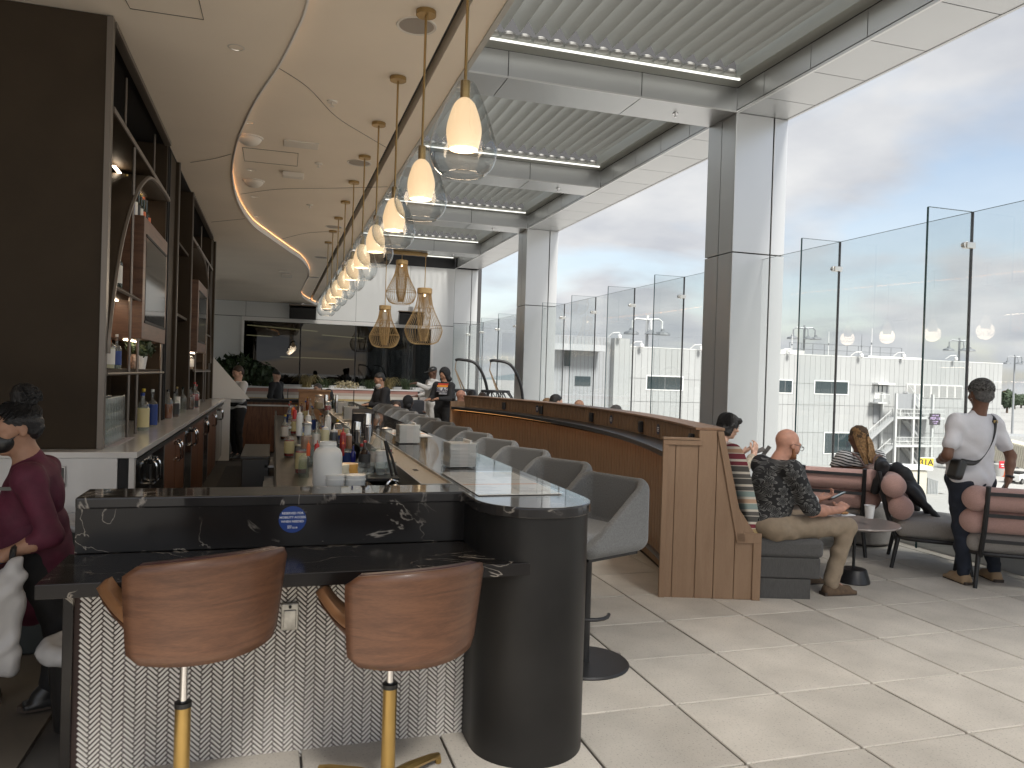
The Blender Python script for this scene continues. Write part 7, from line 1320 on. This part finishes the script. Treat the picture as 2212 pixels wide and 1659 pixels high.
# ---- people farther away
def simple(label, headpx, Yd, skin_, top, bottom, hair, style='short', f=(-.9, -.3, -.2), ht=None, sit=False, b=1.05, arms='down', sleeve=1.85, face=True, lean=.0, female=False, extra=None):
    hd_ = yp(headpx[0], headpx[1], Yd); hx, hy, hz = hd_.x, hd_.y, hd_.z-.115      # headpx = crown of the head
    F = nv((f[0], f[1], 0)); F = F/np.linalg.norm(F); Sd = np.cross(F, (0, 0, 1)); c0 = nv((hx, hy, 0))-F*lean
    V = lambda fwd_, sd, z: tuple(c0+F*fwd_+Sd*sd+nv((0, 0, z)))
    nz_ = hz-.155; sh_ = nz_-.065; pz = nz_-.50; J = dict(base=V(0, 0, 0), pel=V(-.02, 0, pz), che=V(.0, 0, nz_-.20), nek=V(lean*.6, 0, nz_), hed=(hx, hy, hz), f=f, shL=V(0, -.19, sh_), shR=V(0, .19, sh_))
    if arms == 'down': J.update(elL=V(-.02, -.25, sh_-.28), elR=V(-.02, .25, sh_-.28), wrL=V(.1, -.24, sh_-.50), wrR=V(.1, .24, sh_-.50))
    elif arms == 'front': J.update(elL=V(.08, -.24, sh_-.27), elR=V(.08, .24, sh_-.27), wrL=V(.32, -.10, sh_-.26), wrR=V(.32, .10, sh_-.28))
    else: J.update(elL=V(.22, -.22, sh_-.12), elR=V(.05, .25, sh_-.27), wrL=V(.46, -.2, sh_-.02), wrR=V(.28, .15, sh_-.3))
    for S, sg_ in (('L', -1), ('R', 1)): J['hd'+S] = tuple(F*.9+nv((0, 0, -.1))); J['hn'+S] = (0, 0, -1)
    fz = max(0., 0.)
    if sit: J.update(hpL=V(.02, -.1, pz-.02), hpR=V(.02, .1, pz-.02), knL=V(.45, -.12, pz), knR=V(.45, .12, pz), anL=V(.45, -.12, .1), anR=V(.45, .12, .1), toL=V(.62, -.12, .015), toR=V(.62, .12, .015))
    else: J.update(hpL=V(0, -.1, pz-.04), hpR=V(0, .1, pz-.04), knL=V(.03, -.11, (pz+.1)*.5), knR=V(.0, .11, (pz+.1)*.5), anL=V(-.02, -.11, .1), anR=V(-.06, .11, .1), toL=V(.16, -.12, .015), toR=V(.12, .12, .015))
    t, P, Q, G = person(label, J, skin_, top, bottom, M_cap, hair, h=.016, b=b, sleeve=sleeve, hair_style=style, female=female, wr=.004)
    return t, P, Q, G, J
M_bshirt = mat('black_shirt', (.014, .014, .016), .8); M_wshirt = mat('white_shirt', (.62, .62, .62), .8); M_cl1 = mat('grey_sweats', (.52, .51, .49), .9); M_gs = mat('slate_shirt', (.06, .06, .065), .85)
t, P, Q, G, J = simple('waiter in a white shirt and black vest reading a sheet', (514, 791), 14.7, sk_l, M_wshirt, M_dkp, M_hairbr, f=(-.75, -.55, -.35), arms='front'); sdf('vest', [('e', tuple(G['che']), (.19, .135, .19), rotm(0, 0, -.9)), ('e', tuple(G['pel']+nv((0, 0, .1))), (.175, .145, .16), rotm(0, 0, -.9))], t, M_bshirt, h=.016, k=.05); eyes(t, P)
t, P, Q, G, J = simple('grey bearded man in a black shirt leaning at the far bar end', (820, 806), 14.6, sk_m, M_bshirt, M_dkp, M_hairb, f=(-.9, -.25, -.40), arms='front', b=1.25, lean=.06); sdf('beard', [('e', P(0, .05, -.10), (.06, .06, .055), Q), ('c', P(0, .07, -.12), P(0, .085, -.22), .05, .028)], t, mat('beard_grey', (.42, .41, .40), .8, bump=.6, bscale=120), h=.012); eyes(t, P)
t, P, Q, G, J = simple('person in a black hooded sweatshirt with a bright chest print', (960, 797), 15.2, sk_m, M_bshirt, M_dkp, M_bshirt, style='hood', f=(-.75, -.62, -.35), arms='front', b=1.2)
g_ = unit(nv((-.25, -1, .05))); pr_c = nv(J['che'])-nv(J['base'])+nv((-.03, -.165, .03))
for k, (c, z0, z1, w_) in enumerate((((.55, .06, .03), .115, .15, .12), ((.75, .30, .03), .08, .112, .14), ((.62, .60, .60), -.02, .07, .15), ((.5, .5, .52), -.07, -.03, .10))): MB().obox(tuple(pr_c+nv((0, -.004*k, (z0+z1)/2))), (w_, -.02, 0), (0, .006, 0), (0, 0, (z1-z0)/2)).build('chest_print', mat('print_%d' % k, c, .7), t)
text('lettering', 'BLACK', .105, mat('print_ink', (.02, .02, .05), .7), t, tuple(pr_c+nv((0, -.028, .025))), (R(90), 0, R(-8)), .002, bold=.002); text('lettering', 'COLLEGES', .045, MATS['print_ink'], t, tuple(pr_c+nv((0, -.030, -.05))), (R(90), 0, R(-8)), .002)
t, P, Q, G, J = simple('person in a pale grey tracksuit and dark cap with a rolling case', (935, 793), 16.4, sk_dd, M_cl1, M_cl1, M_cap, style='cap', f=(-.95, -.2, -.3), arms='reach', b=1.0); MB().tube(spline([tuple(G['shR']+nv((.06, -.02, .05))), tuple(G['shR']+nv((-.06, -.09, -.10))), tuple(G['che']+nv((.06, -.13, -.18)))], 4), .02, 6).build('backpack_strap', M_cap, t)
pz_ = yp(*((900+1625*1000/2074)/1.8228, (1200+665*1000/2074)/1.8228), 16.2); pt_ = thing('food_plate', 'white plate with a cup carried by the person in the pale tracksuit', 'plate', pz_); MB().lathe([(.05, 0), (.12, .02), (.12, .026), (0, .012)], 18).build('dish', capw, pt_, True); MB().lathe([(.035, .015), (.045, .10), (.04, .10)], 12, (.04, 0, 0)).build('cup', capw, pt_, True)
sc_ = thing('rolling_case', 'black rolling suitcase with a raised handle', 'suitcase', tuple(zp(925, 905, .0)) if False else (3.42, 15.9, 0)); MB().box(-.17, .17, -.12, .12, .06, .56).build('shell', M_cap, sc_, bevel=.03, seg=3)
for s in (-1, 1): MB().cyl((s*.09, .08, .56), (s*.09, .08, .98), .010, n=6).build('handle_rod', M_steel, sc_); MB().cyl((s*.12, -.06, .03), (s*.12, .06, .03), .03, n=10).build('wheel', M_cap, sc_)
MB().cyl((-.11, .08, .99), (.11, .08, .99), .015, n=8).build('grip', M_cap, sc_)
simple('person in black with a black cap before the dark window', (598, 801), 19.5, sk_l, M_bshirt, M_dkp, M_cap, style='cap', f=(.8, -.5, -.1), b=1.05)
t, P, Q, G, J = simple('dark haired man in a slate shirt sitting at the far bar', (686, 829), 17.5, sk_l, M_gs, M_dkp, M_hairg, f=(-.6, -.75, -.15), sit=True, b=1.15, lean=.05); eyes(t, P)
simple('small dark haired head beside the man in the slate shirt', (709, 841), 16.6, sk_m, M_wshirt, M_dkp, M_hairb, f=(-.6, .7, -.1), sit=True, style='bob')
t, P, Q, G, J = simple('person with tied dark hair facing the bar past the grey stools', (857, 868), 15.6, sk_l, M_wshirt, M_dkp, M_hairbr, f=(-.3, -.95, -.1), sit=True, style='short', female=True); eyes(t, P)
simple('seated person in a black hood reaching out an arm', (884, 857), 17.2, sk_dd, M_bshirt, M_dkp, M_bshirt, f=(.85, .25, -.1), sit=True, arms='reach', style='hood', b=1.1)
Hh = lambda x, y: ((1700+x*1200/1810)/1.8228, (1150+y*1200/1810)/1.8228)
for k, (x, y, Yd, sk, hr, stl, f, tp, lab) in enumerate(((177, 583, 13.5, sk_r, None, 'short', (.9, .3, -.1), M_gs, 'bald pink head showing above the banquette at the far left'), (240, 584, 13.6, sk_m, M_hairb, 'short', (.2, .95, -.3), M_bshirt, 'dark haired head above the banquette beside the bald one'), (303, 600, 13.2, sk_l, M_hairbr, 'short', (.3, .9, -.2), M_gs, 'brown haired crown above the banquette left of the hanging chairs'),
    (687, 632, 10.2, sk_l, mat('hair_sandy', (.20, .12, .06), .7, bump=.5, bscale=150), 'short', (.4, .9, -.1), M_gs, 'sandy haired crown above the banquette right of the hanging chairs'), (742, 610, 10.6, sk_l, M_hairb, 'short', (.95, .1, -.1), M_bshirt, 'man with glasses and dark swept hair above the banquette'), (877, 640, 9.6, sk_m, None, 'short', (.5, .85, -.1), M_wshirt, 'bald brown head above the middle of the banquette'), (1095, 674, 8.7, sk_d, M_hairg, 'short', (.4, .9, -.1), M_gs, 'dark grey haired crown above the banquette left of the near column'))):
    for s_ in range(160):        # sit them on the terrace side of the curved wall
        q_ = yp(*Hh(x, y), Yd)
        if q_.x > ACX+math.sqrt(max((AR+.80)**2-(q_.y-ACY)**2, 0))+.28: break
        Yd += .06
    simple(lab, Hh(x, y), Yd, sk, tp, M_dkp, hr, f=f, sit=True, style=stl)
